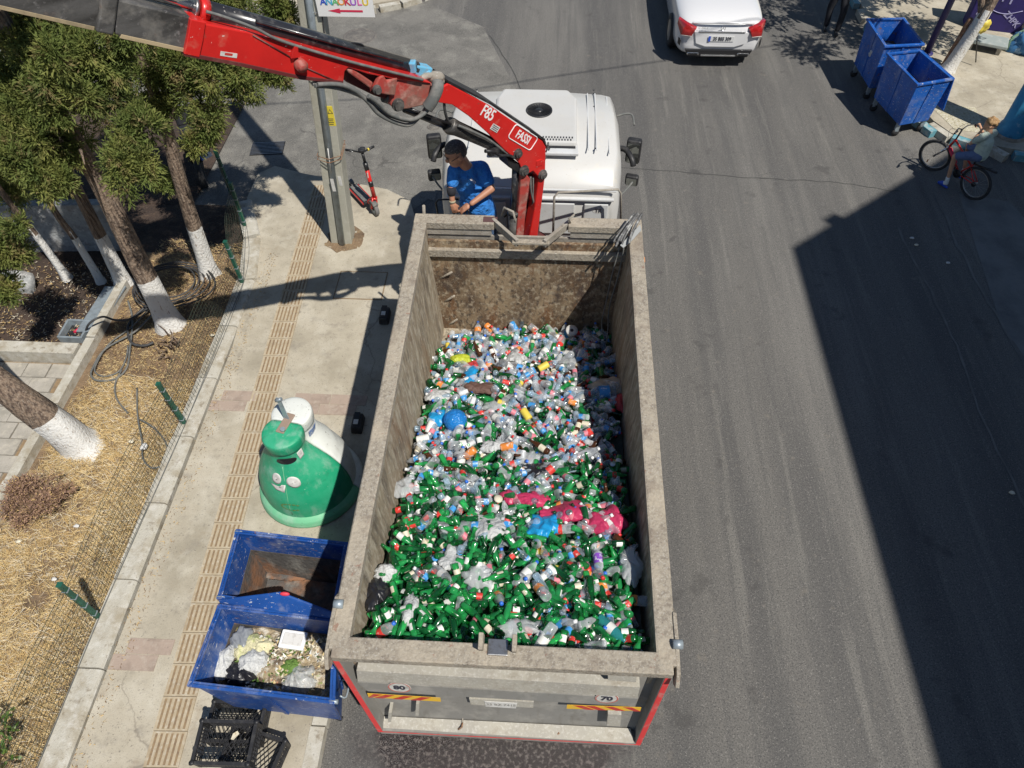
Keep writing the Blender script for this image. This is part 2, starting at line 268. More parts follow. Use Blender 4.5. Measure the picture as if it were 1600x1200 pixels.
# road: fine material with stain of leaked liquid, lane wear and cracks
N, L = nodes_of(ASPH); pb = N['Principled BSDF']; base_out = pb.inputs['Base Color'].links[0].from_socket
g = N.new('ShaderNodeNewGeometry')
def region(N, L, g, c, rad, soft, nscale, namp):
    """0..1 mask around c, noisy edge"""
    nz = N.new('ShaderNodeTexNoise'); nz.inputs['Scale'].default_value = nscale; nz.inputs['Detail'].default_value = 6; L.new(g.outputs['Position'], nz.inputs[0])
    sb = N.new('ShaderNodeVectorMath'); sb.operation = 'SUBTRACT'; L.new(g.outputs['Position'], sb.inputs[0]); sb.inputs[1].default_value = c
    dv = N.new('ShaderNodeVectorMath'); dv.operation = 'DIVIDE'; L.new(sb.outputs[0], dv.inputs[0]); dv.inputs[1].default_value = rad
    ln = N.new('ShaderNodeVectorMath'); ln.operation = 'LENGTH'; L.new(dv.outputs[0], ln.inputs[0])
    ma = N.new('ShaderNodeMath'); ma.operation = 'MULTIPLY_ADD'; L.new(nz.outputs[0], ma.inputs[0]); ma.inputs[1].default_value = namp; L.new(ln.outputs['Value'], ma.inputs[2])
    mr = N.new('ShaderNodeMapRange'); L.new(ma.outputs[0], mr.inputs[0]); mr.inputs[1].default_value = 1+namp*.5-soft; mr.inputs[2].default_value = 1+namp*.5+soft; mr.inputs[3].default_value = 1; mr.inputs[4].default_value = 0
    return mr.outputs[0]
wet = region(N, L, g, (-.1, -.12, 0), (1.35, .42, 1), .16, 2.6, 1.0)
mx = N.new('ShaderNodeMix'); mx.data_type = 'RGBA'; L.new(wet, mx.inputs[0]); L.new(base_out, mx.inputs[6]); nq = N.new('ShaderNodeTexNoise'); nq.inputs['Scale'].default_value = 26; nq.inputs['Detail'].default_value = 4; L.new(g.outputs['Position'], nq.inputs[0]); mq = N.new('ShaderNodeMapRange'); mq.inputs[1].default_value = .5; mq.inputs[2].default_value = .66; L.new(nq.outputs[0], mq.inputs[0]); mz = N.new('ShaderNodeMix'); mz.data_type = 'RGBA'; L.new(mq.outputs[0], mz.inputs[0]); mz.inputs[6].default_value = (.032, .025, .024, 1); mz.inputs[7].default_value = (.13, .11, .10, 1); L.new(mz.outputs[2], mx.inputs[7])
def cracks(N, L, g, sc_, wd, col, prev, str_, stretch=(1, 1, 1)):
    nz = N.new('ShaderNodeTexNoise'); nz.inputs['Scale'].default_value = 1.6; nz.inputs['Detail'].default_value = 6; L.new(g.outputs['Position'], nz.inputs[0])
    ad = N.new('ShaderNodeVectorMath'); ad.operation = 'MULTIPLY_ADD'; L.new(nz.outputs['Color'], ad.inputs[0]); ad.inputs[1].default_value = (.9, .9, 0); L.new(g.outputs['Position'], ad.inputs[2])
    mp = N.new('ShaderNodeMapping'); mp.inputs['Scale'].default_value = stretch; L.new(ad.outputs[0], mp.inputs[0])
    vo = N.new('ShaderNodeTexVoronoi'); vo.feature = 'DISTANCE_TO_EDGE'; vo.inputs['Scale'].default_value = sc_; L.new(mp.outputs[0], vo.inputs[0])
    mr = N.new('ShaderNodeMapRange'); mr.inputs[1].default_value = 0; mr.inputs[2].default_value = wd; mr.inputs[3].default_value = str_; mr.inputs[4].default_value = 0; L.new(vo.outputs[0], mr.inputs[0])
    n2 = N.new('ShaderNodeTexNoise'); n2.inputs['Scale'].default_value = .7; L.new(g.outputs['Position'], n2.inputs[0]); m2 = N.new('ShaderNodeMapRange'); m2.inputs[1].default_value = .5; m2.inputs[2].default_value = .6; L.new(n2.outputs[0], m2.inputs[0])
    mu = N.new('ShaderNodeMath'); mu.operation = 'MULTIPLY'; L.new(mr.outputs[0], mu.inputs[0]); L.new(m2.outputs[0], mu.inputs[1])
    mx = N.new('ShaderNodeMix'); mx.data_type = 'RGBA'; L.new(mu.outputs[0], mx.inputs[0]); L.new(prev, mx.inputs[6]); mx.inputs[7].default_value = col+(1,)
    return mx.outputs[2]
L.new(mx.outputs[2], pb.inputs['Base Color'])
rm = N.new('ShaderNodeMapRange'); L.new(wet, rm.inputs[0]); rm.inputs[3].default_value = .85; rm.inputs[4].default_value = .22; L.new(rm.outputs[0], pb.inputs['Roughness'])
N, L = nodes_of(OLDASPH); pb = N['Principled BSDF']; g = N.new('ShaderNodeNewGeometry'); L.new(cracks(N, L, g, .45, .012, (.08, .075, .07), pb.inputs['Base Color'].links[0].from_socket, .85), pb.inputs['Base Color'])
N, L = nodes_of(CONC); pb = N['Principled BSDF']; g = N.new('ShaderNodeNewGeometry'); L.new(cracks(N, L, g, .33, .005, (.22, .19, .15), pb.inputs['Base Color'].links[0].from_socket, .8), pb.inputs['Base Color'])
sheet('road', [(-3, -60), (60, -60), (60, 120), (-3, 120)], 0, ASPH)
sheet('side_street', [(-60, 8.2), (-2.2, 8.2), (-1.2, 9.6), (-.4, 12), (-1.4, 15.0), (-3.2, 16.4), (-60, 16.4)], .004, OLDASPH)
def ribbon(name, pts, wd, m, z):
    P = smoothpath([(x, y, z) for x, y in pts], 10); b = MB(); vs = []
    for i, q in enumerate(P):
        d = (P[min(i+1, len(P)-1)]-P[max(i-1, 0)]).normalized(); s_ = V3((-d.y, d.x, 0)); w_ = wd*(.6+.8*abs(noise.noise(q*7))); j = s_*.05*noise.noise(q*3)+s_*.02*noise.noise(q*14); vs += [q+s_*w_+j, q-s_*w_+j]
    b.add(vs, [(2*i, 2*i+1, 2*i+3, 2*i+2) for i in range(len(P)-1)]); return tag(b.build(name, m), kind='structure')
V3 = Vector
CRK = mat('crack_fill', (.06, .06, .058), rough=.95); SEAM = mat('worn_seam', (.17, .165, .155), [((.13, .125, .115), 3, .42, .58, 1)], rough=.9, world=True)
ribbon('road_crack', [(1.2, 9.75), (2.6, 9.62), (3.8, 9.5), (5.2, 9.45), (6.4, 9.2)], .011, CRK, .004)
ribbon('road_seam', [(7.0, 9.3), (6.95, 7.6), (7.05, 5.6), (7.3, 2.5), (7.4, -2)], .028, SEAM, .006)
ribbon('road_seam', [(6.1, 8.2), (6.2, 6), (6.15, 4), (6.3, 1.5), (6.4, -2)], .02, SEAM, .005)
ribbon('road_crack', [(-1.2, 9.6), (-.4, 12), (-1.2, 14.6)], .009, CRK, .009)
sheet('asphalt_patch', [(-2.4, 10.1), (-1.7, 9.9), (-1.75, 8.6), (-2.5, 8.9)], .008, OLDASPH)
sheet('asphalt_patch', [(7.6, -2), (9.2, -2), (9.0, 5), (8.2, 9.0), (7.4, 9.2), (7.0, 6)], .004, mat('asphalt_patch_tone', (.17, .17, .165), [((.10, .10, .10), 1.5, .42, .62, .8), ((.26, .25, .24), 70, .56, .7, .6)], rough=.85, bump=(120, .5, .006), world=True))
# ---- left walk
WK = sheet('sidewalk', [(-1.97, -6), (-1.97, 7.9), (-2.15, 8.45), (-2.6, 8.75), (-4.2, 9.15), (-4.75, 9.35), (-5.0, 9.1), (-5.0, 8.4), (-4.6, 7.6), (-4.38, 6.6), (-4.25, 5), (-4.25, -6)], .12, CONC, thick=.14)
KST = MB(); KST.box((0, 0, .06), (.15, .985, .13)); KSTM = KST.mesh('kerb_stone', KERBM)
KB = thing('kerb', None, None); tag(KB, kind='structure')
for i in range(14):
    o = piece('kerb_stone', KSTM, KB, (-1.893+random.uniform(-.006, .006), -5.5+i, .004+random.uniform(-.006, .004)), (0, 0, random.uniform(-.006, .006)))
FK = thing('fence_kerb', 'low worn concrete kerb the wire fence stands on beside the sidewalk', 'kerb', (-4.4, 3, 0))
KS2 = MB(); KS2.prism([(-.135, -.485, 0), (.135, -.485, 0), (.135, -.485, .125), (.112, -.485, .157), (.06, -.485, .163), (-.135, -.485, .158)], (0, .97, 0)); KS2M = KS2.mesh('kerb_stone', KERBM)
def fkx(y): return -4.42 if y < 6 else -4.42-(y-6)**2*.12
y = -4.0
while y < 8.4:
    a = atan2(-(fkx(y+.5)-fkx(y-.5)), 1); o = piece('kerb_stone', KS2M, FK, (fkx(y)+random.uniform(-.008, .008), y, random.uniform(-.008, .01)), (0, 0, a)); y += .985
# tactile paving strip: separate tiles with ribs
TT = MB(); TT.box((0, 0, .0005), (.345, .325, .007), m=0)
for i in range(7): TT.box((-.158+i*.0527, 0, .006), (.029, .325, .007), m=1)
for s in (-1, 1): TT.box((0, s*.153, .0062), (.343, .018, .0075), m=1)
TTM = TT.mesh('tactile_tile', [GROOVE, RIB])
TS = thing('tactile_strip', 'ribbed tan tactile paving strip running along the middle of the sidewalk', 'tactile paving', (-3.4, 3, .12))
for i in range(38):
    yy = -3.6+i*.331; xx = -3.375-(yy*.0415); piece('tactile_tile', TTM, TS, (xx+random.uniform(-.004, .004), yy, .124+random.uniform(-.001, .001)), (0, 0, .0415+random.uniform(-.006, .006)))
PT = MB(); PT.box((0, 0, 0), (.49, .165, .012)); PTM = PT.mesh('paving_slab', PINK)
PB = thing('paver_band', 'band of pinkish pavers crossing the sidewalk beyond the two bell containers', 'paving', (-3, 4, .12)); PB2 = thing('paver_band', 'band of pinkish pavers crossing the sidewalk beside the blue skips', 'paving', (-3.5, .6, .12))
for (P, yc) in ((PB, 4.02), (PB2, .61)):
    for r in range(2):
        for k in range(5):
            xx = -4.0+k*.5+(.12 if r else 0)
            if abs(xx+3.30+yc*.0415) < .40 or xx > -2.1: continue
            piece('paving_slab', PTM, P, (xx, yc+(r-.5)*.175, .121+random.uniform(-.001, .002)), (0, 0, random.uniform(-.01, .01)))
# inspection cover, street grate, round covers
cv = MB(); cv.box((0, 0, 0), (.72, .58, .012)); tag(cv.build('inspection_cover', CONC, at=(-2.62, 6.33, .122), local=True), 'thin rectangular concrete inspection cover in the sidewalk beneath the crane shadow', 'cover')
fr = MB()
for s in (-1, 1): fr.box((s*.37, 0, 0), (.014, .60, .010)); fr.box((0, s*.30, 0), (.75, .014, .010))
f0 = fr.build('cover_frame', GROOVE, at=(0, 0, 0)); f0.parent = bpy.data.objects['inspection_cover']
GR = thing('drain_grate', 'rusty rectangular drain grate in the side street by the walk end', 'drain', (-5.1, 10.05, 0), .12, world=False)
b = MB(); b.box((0, 0, .006), (.62, .42, .008)); b.build('grate_bed', CARK, GR)
gm = MB(); gm.box((0, 0, .014), (.6, .016, .014)); gmm = gm.mesh('bar', STEEL)
for i in range(9): piece('bar', gmm, GR, (0, -.18+i*.045, 0))
def round_cover(x, y, r, label, z=.008):
    b = MB(); b.lathe([(0.001, z+.006), (r*.8, z+.006), (r*.82, z+.002), (r*.9, z+.002), (r*.92, z+.008), (r, z+.006), (r*1.04, z-.004)], (x, y, 0), 28); tag(b.build('manhole_cover', mat('cast_iron', (.14, .13, .12), [((.24, .22, .19), 10, .45, .65, .8), ((.08, .07, .06), 60, .5, .6, .8)], rough=.8, bump=(70, 1, .01)), at=(x, y, 0)), label, 'manhole cover')
round_cover(-4.15, 14.45, .37, 'large round manhole cover in the side street, below the school banner'); round_cover(-2.05, 10.9, .12, 'small round valve cover in the asphalt between the scooter and the truck')
# ---- planter and left yard
def rough_sheet(name, x0, x1, y0, y1, z, amp, mt, n=60, mask=None):
    b = MB(); nx = max(2, int((x1-x0)*8)); ny = max(2, int((y1-y0)*8)); vs = []
    for j in range(ny+1):
        for i in range(nx+1):
            x = x0+(x1-x0)*i/nx; y = y0+(y1-y0)*j/ny; e = 0 if i in (0, nx) or j in (0, ny) else 1
            vs.append((x, y, z+e*amp*noise.noise((x*1.7, y*1.7, z))+e*amp*.4*noise.noise((x*6, y*6, 3))))
    b.add(vs, [(j*(nx+1)+i, j*(nx+1)+i+1, (j+1)*(nx+1)+i+1, (j+1)*(nx+1)+i) for j in range(ny) for i in range(nx)], 0, True); return tag(b.build(name, mt), kind='structure')
rough_sheet('planter_soil', -6.28, -4.55, -6, 7.0, .07, .09, SOIL)
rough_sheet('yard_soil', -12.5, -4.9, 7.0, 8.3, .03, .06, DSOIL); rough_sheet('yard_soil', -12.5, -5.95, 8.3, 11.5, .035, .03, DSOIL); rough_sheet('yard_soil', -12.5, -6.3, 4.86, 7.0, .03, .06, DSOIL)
EW = thing('planter_edging', 'long pale concrete edging along the inner side of the dry planter', 'edging', (-6.3, 3, 0))
b = MB(); b.box((-.0, 0, .09), (.13, 1.18, .24)); eme = b.mesh('edging_block', KERBM)
for i in range(10): piece('edging_block', eme, EW, (-6.30-(6-(-5.2+i*1.2))*.012, -5.2+i*1.2, random.uniform(-.01, .01)), (0, 0, -.012))
LW = thing('low_wall', 'low grey concrete kerb wall between the paved yard and the shaded soil', 'wall', (-9, 4.75, 0)); b = MB(); b.box((0, 0, .10), (1.28, .2, .26)); lme = b.mesh('kerb_block', KERBM)
for i in range(5): piece('kerb_block', lme, LW, (-7.05-i*1.3, 4.76, random.uniform(-.01, .01)))
sheet('yard_path', [(-14, -8), (-6.3, -8), (-6.3, 4.66), (-14, 4.66)], .0, GROOVE)
b = MB(); b.box((0, 0, 0), (.335, .245, .05)); pme = b.mesh('paving_stone', PAVER); YP = thing('yard_paving', None, None, (-7, 2, 0)); tag(YP, kind='structure')
for r in range(26):
    for c in range(10):
        piece('paving_stone', pme, YP, (-6.62-c*.35-(.17 if r % 2 else 0)+random.uniform(-.006, .006), 4.5-r*.26, .008+random.uniform(-.005, .005)), (random.uniform(-.01, .01), random.uniform(-.01, .01), random.uniform(-.015, .015)))
# back wall
BW = MB(); pts = [(-13, 6.75), (-6.6, 7.15), (-5.9, 7.7), (-5.35, 8.0)]
for i in range(1):
    a = Vector(pts[i]+(0,)); c = Vector(pts[i+1]+(0,)); d = (c-a).normalized(); h = .95 if i == 0 else .15; BW.box((a+c)/2+Vector((0, 0, h/2)), ((c-a).length+.02, .16, h), RZ(atan2(d.y, d.x)))
tag(BW.build('garden_wall', PEEL, bevel=.012), 'low peeling whitewashed wall behind the row of trees', 'wall')
# straw and litter (uncountable)
def blades(name, n, area, zf, lens, wid, mats, flat=.25, patchy=False):
    x = RNG.uniform(area[0], area[1], n); y = RNG.uniform(area[2], area[3], n)
    if patchy: dn = np.array([noise.noise((p*1.5, q*1.1, 4))+.5*noise.noise((p*4, q*4, 4)) for p, q in zip(x, y)]); kp = dn > RNG.uniform(-.75, .15, n); x = x[kp]; y = y[kp]; n = len(x)
    vs = np.zeros((n, 3, 3)); a = RNG.uniform(0, 2*pi, n); l = RNG.uniform(lens[0], lens[1], n); e = RNG.normal(0, flat, n)
    z = np.array([zf(p, q) for p, q in zip(x, y)]) if callable(zf) else np.full(n, zf)
    z = z + RNG.uniform(0, .02, n); dx = np.cos(a)*l*np.cos(e)/2; dy = np.sin(a)*l*np.cos(e)/2; dz = np.abs(np.sin(e))*l/2
    px = -np.sin(a)*wid; py = np.cos(a)*wid
    vs[:, 0] = np.stack([x-dx+px, y-dy+py, z], 1); vs[:, 1] = np.stack([x-dx-px, y-dy-py, z+.003], 1); vs[:, 2] = np.stack([x+dx, y+dy, z+2*dz+.004], 1)
    me = bpy.data.meshes.new(name); me.vertices.add(n*3); me.vertices.foreach_set('co', vs.reshape(-1)); me.loops.add(n*3); me.loops.foreach_set('vertex_index', np.arange(n*3, dtype=np.int32))
    me.polygons.add(n); me.polygons.foreach_set('loop_start', np.arange(0, n*3, 3, dtype=np.int32)); me.polygons.foreach_set('loop_total', np.full(n, 3, dtype=np.int32))
    for q in mats: me.materials.append(q)
    me.polygons.foreach_set('material_index', RNG.integers(0, len(mats), n).astype(np.int32)); me.update(calc_edges=True)
    o = bpy.data.objects.new(name, me); COL.objects.link(o); return tag(o, kind='stuff')
def soilz(x, y): return .07+.09*noise.noise((x*1.7, y*1.7, .07))
tag(blades('dry_grass', 52000, (-6.2, -4.6, -2.5, 4.4), soilz, (.04, .17), .0028, [STRAW[0], STRAW[1], STRAW[1], STRAW[0], STRAW[3]], .35, True), 'dry yellow grass covering the planter', 'grass')
tag(blades('dry_litter', 9000, (-6.15, -4.6, 3.9, 7.3), soilz, (.03, .09), .004, [STRAW[1], STRAW[2], STRAW[2], STRAW[0]], .3), 'dead leaves and straw lying under the trees', 'leaf litter')
tag(blades('leaf_fragments', 700, (-4.25, -4.05, -1.5, 7), .123, (.01, .05), .004, [STRAW[2], STRAW[1]], .15), 'brown debris gathered along the kerb of the walk', 'debris')
tag(blades('leaf_fragments', 2400, (-9.8, -6.45, 4.95, 6.7), .06, (.02, .07), .006, [STRAW[2], STRAW[1], STRAW[3]], .2), 'dead leaves on the shaded yard soil', 'leaf litter')
# ------------------------------------------------------------ fence
FN = thing('wire_fence', 'low green wire mesh fence with posts along the dry planter', 'fence', (-4.5, 3, .15))
fp = [(-4.56, -4.0), (-4.56, -1.6), (-4.56, .98), (-4.47, 3.60), (-4.46, 6.28), (-4.80, 7.62), (-5.3, 8.5)]
def post(x, y, h, lean=(0, 0)):
    b = MB(); t = Vector((x+lean[0], y+lean[1], .15+h)); o = Vector((x, y, .12)); d = (t-o).normalized(); R = Vector((0, 0, 1)).rotation_difference(d).to_matrix()
    b.box((o+t)/2, (.052, .052, (t-o).length), R); p = b.build('post', GREENP, FN, bevel=.006)
    c = MB(); c.box(t, (.058, .058, .012), R); c.build('post_cap', GREENP, p)
    for q in (.15, .4, .65, .85): k = MB(); k.box(o.lerp(t, q), (.062, .062, .012), R); k.build('clip', GALV, p)
leans = [(0, 0), (0, 0), (-.02, .01), (-.03, .0), (.0, -.02), (.0, .03), (0, 0)]
for (x, y), l in zip(fp, leans): post(x, y, .84, l)
for i in range(len(fp)-1):
    a = Vector(fp[i]+(0,)); c = Vector(fp[i+1]+(0,)); Ln = (c-a).length; d = (c-a)/Ln; nn = Vector((-d.y, d.x, 0)); b = MB(); H = .78
    def pt(u, v):
        sag = -.05*sin(pi*u/Ln)*(v/H)-.02*noise.noise((u*2, v*3, i)); return a+d*u+nn*(-sag)+Vector((0, 0, .16+v+.02*noise.noise((u*1.5, 0, i+9))*v))
    nu = int(Ln/.062)
    for k in range(nu+1):
        u = Ln*k/nu; b.tube([pt(u, v) for v in (0, .2, .4, .6, H)], .0021, n=3, cap=False)
    for k in range(14):
        v = H*k/13; b.tube([pt(Ln*j/10, v) for j in range(11)], .0021 if k not in (0, 13, 12, 7) else .0032, n=3, cap=False)
    tag(b.build('wire_mesh', WIRE, FN, fix=False), kind='stuff')
b = MB(); b.tube([(fp[j][0]+.02, fp[j][1], .165) for j in range(len(fp))], .007, n=6); b.tube(smoothpath([(fp[j][0]+.03, fp[j][1], .172+.01*(j % 2)) for j in range(len(fp))]), .004, n=5); b.build('bottom_cable', HOSE, FN)
# ------------------------------------------------------------ trees
def leaf_mesh(name, lobes, n_per, leaf=(.052, .0078), parent=None, m=LEAF, up=-.02, mats=None, core=.55):
    """lobes: (centre, (rx, ry, rz)); twigs of five narrow leaves through the outer shell of every lobe"""
    CS = []; AX = []
    if m is LEAF:
        L2 = []
        for c, r in lobes:
            if c[2] > 4.35: L2.append((c, r)); continue
            for _ in range(9):
                d = RNG.normal(size=3); d /= np.linalg.norm(d); d[2] = abs(d[2])*.7-.25; k = RNG.uniform(.26, .46); L2.append((tuple(np.array(c)+d*np.array(r)*.85), (r[0]*k, r[1]*k, r[2]*k*RNG.uniform(.9, 1.7))))
        lobes = L2
    SC = []
    for c, r in lobes:
        far = c[2] > 4.35 and m is LEAF; k = int(n_per*(r[0]*r[1]*r[2])**(2/3)/.16*((1.2 if far else 6.8) if m is LEAF else 1)); SC.append(np.full(k, 2.2 if far else 1.0)); d = RNG.normal(size=(k, 3)); d /= np.linalg.norm(d, axis=1)[:, None]
        rr = RNG.uniform(core, 1.0, k)**.6; bump = 1+.22*np.sin(d[:, 0]*7+c[0]*9)*np.sin(d[:, 1]*6+c[1]*7)+.14*np.sin(d[:, 2]*11+c[2]*5)
        CS.append(np.array(c)+d*np.array(r)*(rr*bump)[:, None]); ax = d+np.array([0, 0, up])+RNG.normal(0, .38, (k, 3)); ax /= np.linalg.norm(ax, axis=1)[:, None]; AX.append(ax)
    CS_ = CS; C = np.concatenate(CS); A = np.concatenate(AX); SC = np.concatenate(SC)[:, None]
    if m is LEAF: ga = np.sin(C[:, 0]*11.3+C[:, 2]*4)+np.sin(C[:, 1]*12.1+1+C[:, 2]*3)+np.sin(C[:, 2]*9.7+C[:, 0]*5); kp = ga+RNG.normal(0, .35, len(C)) > -.75; C = C[kp]; A = A[kp]; SC = SC[kp]
    n = len(C); V = []
    for j in range(5):
        dirn = A+RNG.normal(0, .42, (n, 3)); dirn /= np.linalg.norm(dirn, axis=1)[:, None]; sd = np.cross(dirn, RNG.normal(size=(n, 3))); sd /= np.linalg.norm(sd, axis=1)[:, None]
        ln = RNG.uniform(.7, 1.5, n)[:, None]*leaf[0]*SC; b0 = C+A*leaf[0]*.45*(j-1); V.append(np.stack([b0, b0+dirn*ln*.5+sd*leaf[1]*SC, b0+dirn*ln, b0+dirn*ln*.5-sd*leaf[1]*SC], 1))
    V = np.concatenate(V); q = len(V); me = bpy.data.meshes.new(name); me.vertices.add(q*4); me.vertices.foreach_set('co', (V-(np.array(OFF[parent.name]) if parent else 0)).reshape(-1))
    me.loops.add(q*4); me.loops.foreach_set('vertex_index', np.arange(q*4, dtype=np.int32)); me.polygons.add(q); me.polygons.foreach_set('loop_start', np.arange(0, q*4, 4, dtype=np.int32)); me.polygons.foreach_set('loop_total', np.full(q, 4, dtype=np.int32))
    for w_ in (mats or [m]): me.materials.append(w_)
    if mats: me.polygons.foreach_set('material_index', RNG.choice(len(mats), q, p=[.75]+[.25/(len(mats)-1)]*(len(mats)-1)).astype(np.int32))
    me.update(calc_edges=True); o = bpy.data.objects.new(name, me); COL.objects.link(o); o.parent = parent; return o
def trunk(T, pts, rads, hl, flare=1.35):
    P = smoothpath(pts, 5); n = len(P); R = [rads[0]+(rads[1]-rads[0])*(i/(n-1))**.8 for i in range(n)]; R[0] *= flare; R[1] *= 1+(flare-1)*.4
    b = MB(); NS = 18; up = Vector((0, 1, 0)); vs = []
    for i in range(n):
        d = (P[min(i+1, n-1)]-P[max(i-1, 0)]).normalized(); a = d.cross(up).normalized(); u = a.cross(d)
        for j in range(NS):
            t = 2*pi*j/NS; k = 1+.10*sin(3*t+P[0].x*5+i*.15)+.05*sin(7*t+i*.3)+.05*noise.noise((j*.9, i*.8, P[0].x)); vs.append(P[i]+(a*cos(t)+u*sin(t))*R[i]*k)
    fs = [(i*NS+j, i*NS+(j+1) % NS, (i+1)*NS+(j+1) % NS, (i+1)*NS+j) for i in range(n-1) for j in range(NS)]
    b.add(vs, fs, 0, True); b.m = [1 if P[f//NS+0].z < hl+.05*sin((f % NS)*1.3+P[0].x) else 0 for f in range(len(fs))]
    return b.build('trunk', [BARK, LIME], T)
def tree(label, base, pts, rads, hl, lobes, n=260, branches=(), name='cypress_tree', group=None, **kw):
    T = thing(name, label, 'tree', base, group=group); trunk(T, [base]+pts, rads, hl)
    for br in branches: q = MB(); q.tube(smoothpath(br[0], 4), [br[1]*(1-.8*i/(4*(len(br[0])-1))) for i in range(4*(len(br[0])-1)+1)], n=6); q.build('branch', BARK, T)
    leaf_mesh('foliage', lobes, n, parent=T, **kw); return T
V3 = Vector
def L3(px, py, y, r, sq=(.92, .92, 1.35)): p = gp(px, py, y=y); return (tuple(p), (r*sq[0], r*sq[1], r*sq[2]))
# big nearest cypress: lobes hang around its upper trunk
lobA = [L3(92, 105, 5.2, .26), L3(65, 160, 5.2, .24), L3(125, 165, 5.15, .22), L3(30, 165, 5.3, .22), L3(60, 235, 5.1, .36), L3(75, 290, 4.9, .25), L3(25, 200, 5.4, .3), L3(205, 262, 4.9, .26), L3(225, 215, 5.2, .24), L3(180, 165, 5.5, .24), L3(150, 90, 5.6, .3), L3(160, 125, 5.7, .22), L3(60, 95, 5.5, .28), L3(40, 60, 5.7, .25), L3(85, 50, 5.8, .25), L3(15, 135, 5.6, .25), L3(100, 150, 5.9, .28), L3(215, 60, 5.9, .25),
        ((-5.5, 5.2, 5.4), (.7, .7, .6)), ((-5.9, 5.9, 5.9), (.6, .6, .7)), ((-5.4, 5.6, 6.6), (.5, .5, .8)), ((-5.4, 5.5, 7.6), (.3, .3, .8))]
tree('tallest near cypress, whitewashed base crossed by the crane shadow beside a cable coil', (-5.33, 5.43, .05), [(-5.37, 5.5, 1.2), (-5.40, 5.6, 2.2), (-5.43, 5.6, 3.2), (-5.5, 5.6, 5), (-5.4, 5.6, 7.4)], (.165, .06), .88, lobA, 330,
     [([(-5.4, 5.6, 2.6), (-5.7, 5.3, 3.0), (-6.1, 5.0, 3.1)], .03), ([(-5.42, 5.6, 2.9), (-5.1, 5.2, 3.2), (-4.95, 4.95, 3.2)], .03), ([(-5.4, 5.6, 3.2), (-5.9, 5.7, 3.6), (-6.3, 5.6, 3.6)], .025)])
lobB = [L3(300, 130, 6.5, .28), L3(340, 110, 6.4, .28), L3(330, 175, 6.3, .24), L3(305, 215, 6.2, .22), L3(380, 130, 6.7, .25), L3(425, 120, 6.9, .20), L3(330, 60, 6.9, .3), L3(280, 90, 6.7, .3), L3(240, 120, 6.6, .25), L3(395, 75, 7.2, .25), L3(265, 170, 6.5, .2),
        L3(380, 20, 7.4, .3), L3(430, 22, 7.6, .26), L3(340, 5, 7.4, .26), L3(455, 40, 7.7, .14), L3(285, 30, 7.2, .3), ((-4.9, 6.9, 4.8), (.55, .55, .6)), ((-4.9, 6.9, 5.8), (.45, .45, .8)), ((-4.9, 6.9, 7), (.3, .3, .8))]
tree('leaning cypress nearest the green fence corner, trunk lit above its whitewashed base', (-5.08, 6.5, .05), [(-5.02, 6.55, 1.0), (-4.93, 6.6, 2.0), (-4.85, 6.7, 3.0), (-4.9, 6.9, 6.8)], (.135, .05), .95, lobB, 330,
     [([(-4.9, 6.6, 2.3), (-4.6, 6.5, 2.9), (-4.3, 6.6, 3.3)], .025), ([(-4.9, 6.7, 2.6), (-5.2, 6.4, 3.0), (-5.3, 6.2, 3.2)], .025)])
lobC = [L3(150, 200, 7.0, .25), L3(120, 60, 7.4, .3), L3(200, 100, 7.3, .3), L3(240, 50, 7.5, .28), L3(180, 30, 7.6, .3), L3(235, 175, 7.0, .2), L3(260, 285, 6.9, .16), ((-6.3, 6.7, 5), (.6, .6, .7)), ((-6.3, 6.8, 6.2), (.45, .45, .9))]
tree('cypress in deep shade standing between the tallest trunk and the two thin ones', (-6.37, 6.25, .05), [(-6.35, 6.3, 1.0), (-6.35, 6.4, 2.2), (-6.3, 6.7, 6)], (.12, .05), .95, lobC, 230)
lobD = [L3(40, 240, 6.9, .25), L3(85, 120, 7.3, .32), L3(20, 30, 7.6, .35), L3(90, 10, 7.8, .35), ((-6.9, 6.9, 4.9), (.6, .6, .8)), ((-6.9, 6.9, 6), (.4, .4, .8))]
tree('thin cypress with white base left of the shaded one, nearer the light box', (-6.75, 6.3, .04), [(-6.8, 6.35, .9), (-6.87, 6.4, 1.9), (-6.9, 6.9, 6)], (.06, .03), .86, lobD, 200)
lobE = [L3(10, 290, 6.8, .28), L3(0, 180, 7.1, .4), ((-7.7, 6.7, 4.6), (.6, .6, .8)), ((-7.7, 6.7, 5.8), (.4, .4, .8))]
tree('thin cypress with white base, leftmost whole trunk by the peeling wall', (-7.33, 6.35, .04), [(-7.42, 6.4, .9), (-7.6, 6.5, 1.9), (-7.7, 6.7, 5.6)], (.065, .03), .86, lobE, 200)
lobF = [L3(18, 400, 4.7, .22), L3(12, 450, 4.6, .16), L3(28, 350, 4.8, .13), L3(-10, 380, 4.8, .25), ((-7.6, 4.6, 3.2), (.65, .7, .6)), ((-7.9, 3.8, 4.0), (.7, .7, .7)), ((-7.4, 5.4, 3.6), (.5, .5, .5)), ((-8.3, 4.9, 4.2), (.8, .8, .8)), ((-8.0, 4.3, 5.2), (.7, .7, .8)), ((-8.9, 3.8, 3.9), (.7, .7, .6)), ((-8.4, 3.2, 4.6), (.6, .6, .6)), ((-7.3, 3.2, 4.6), (.5, .5, .5))]
tree('thick whitewashed trunk leaning over the dry planter at the left edge, in full sun', (-5.72, 3.22, .03), [(-5.85, 3.25, .45), (-6.12, 3.32, 1.0), (-6.5, 3.45, 1.7), (-7.2, 3.9, 3.2), (-8.0, 4.3, 5)], (.24, .10), .60, lobF, 300, [([(-7.2, 3.9, 3.1), (-7.1, 4.4, 3.1), (-6.7, 4.7, 3.0)], .035)])
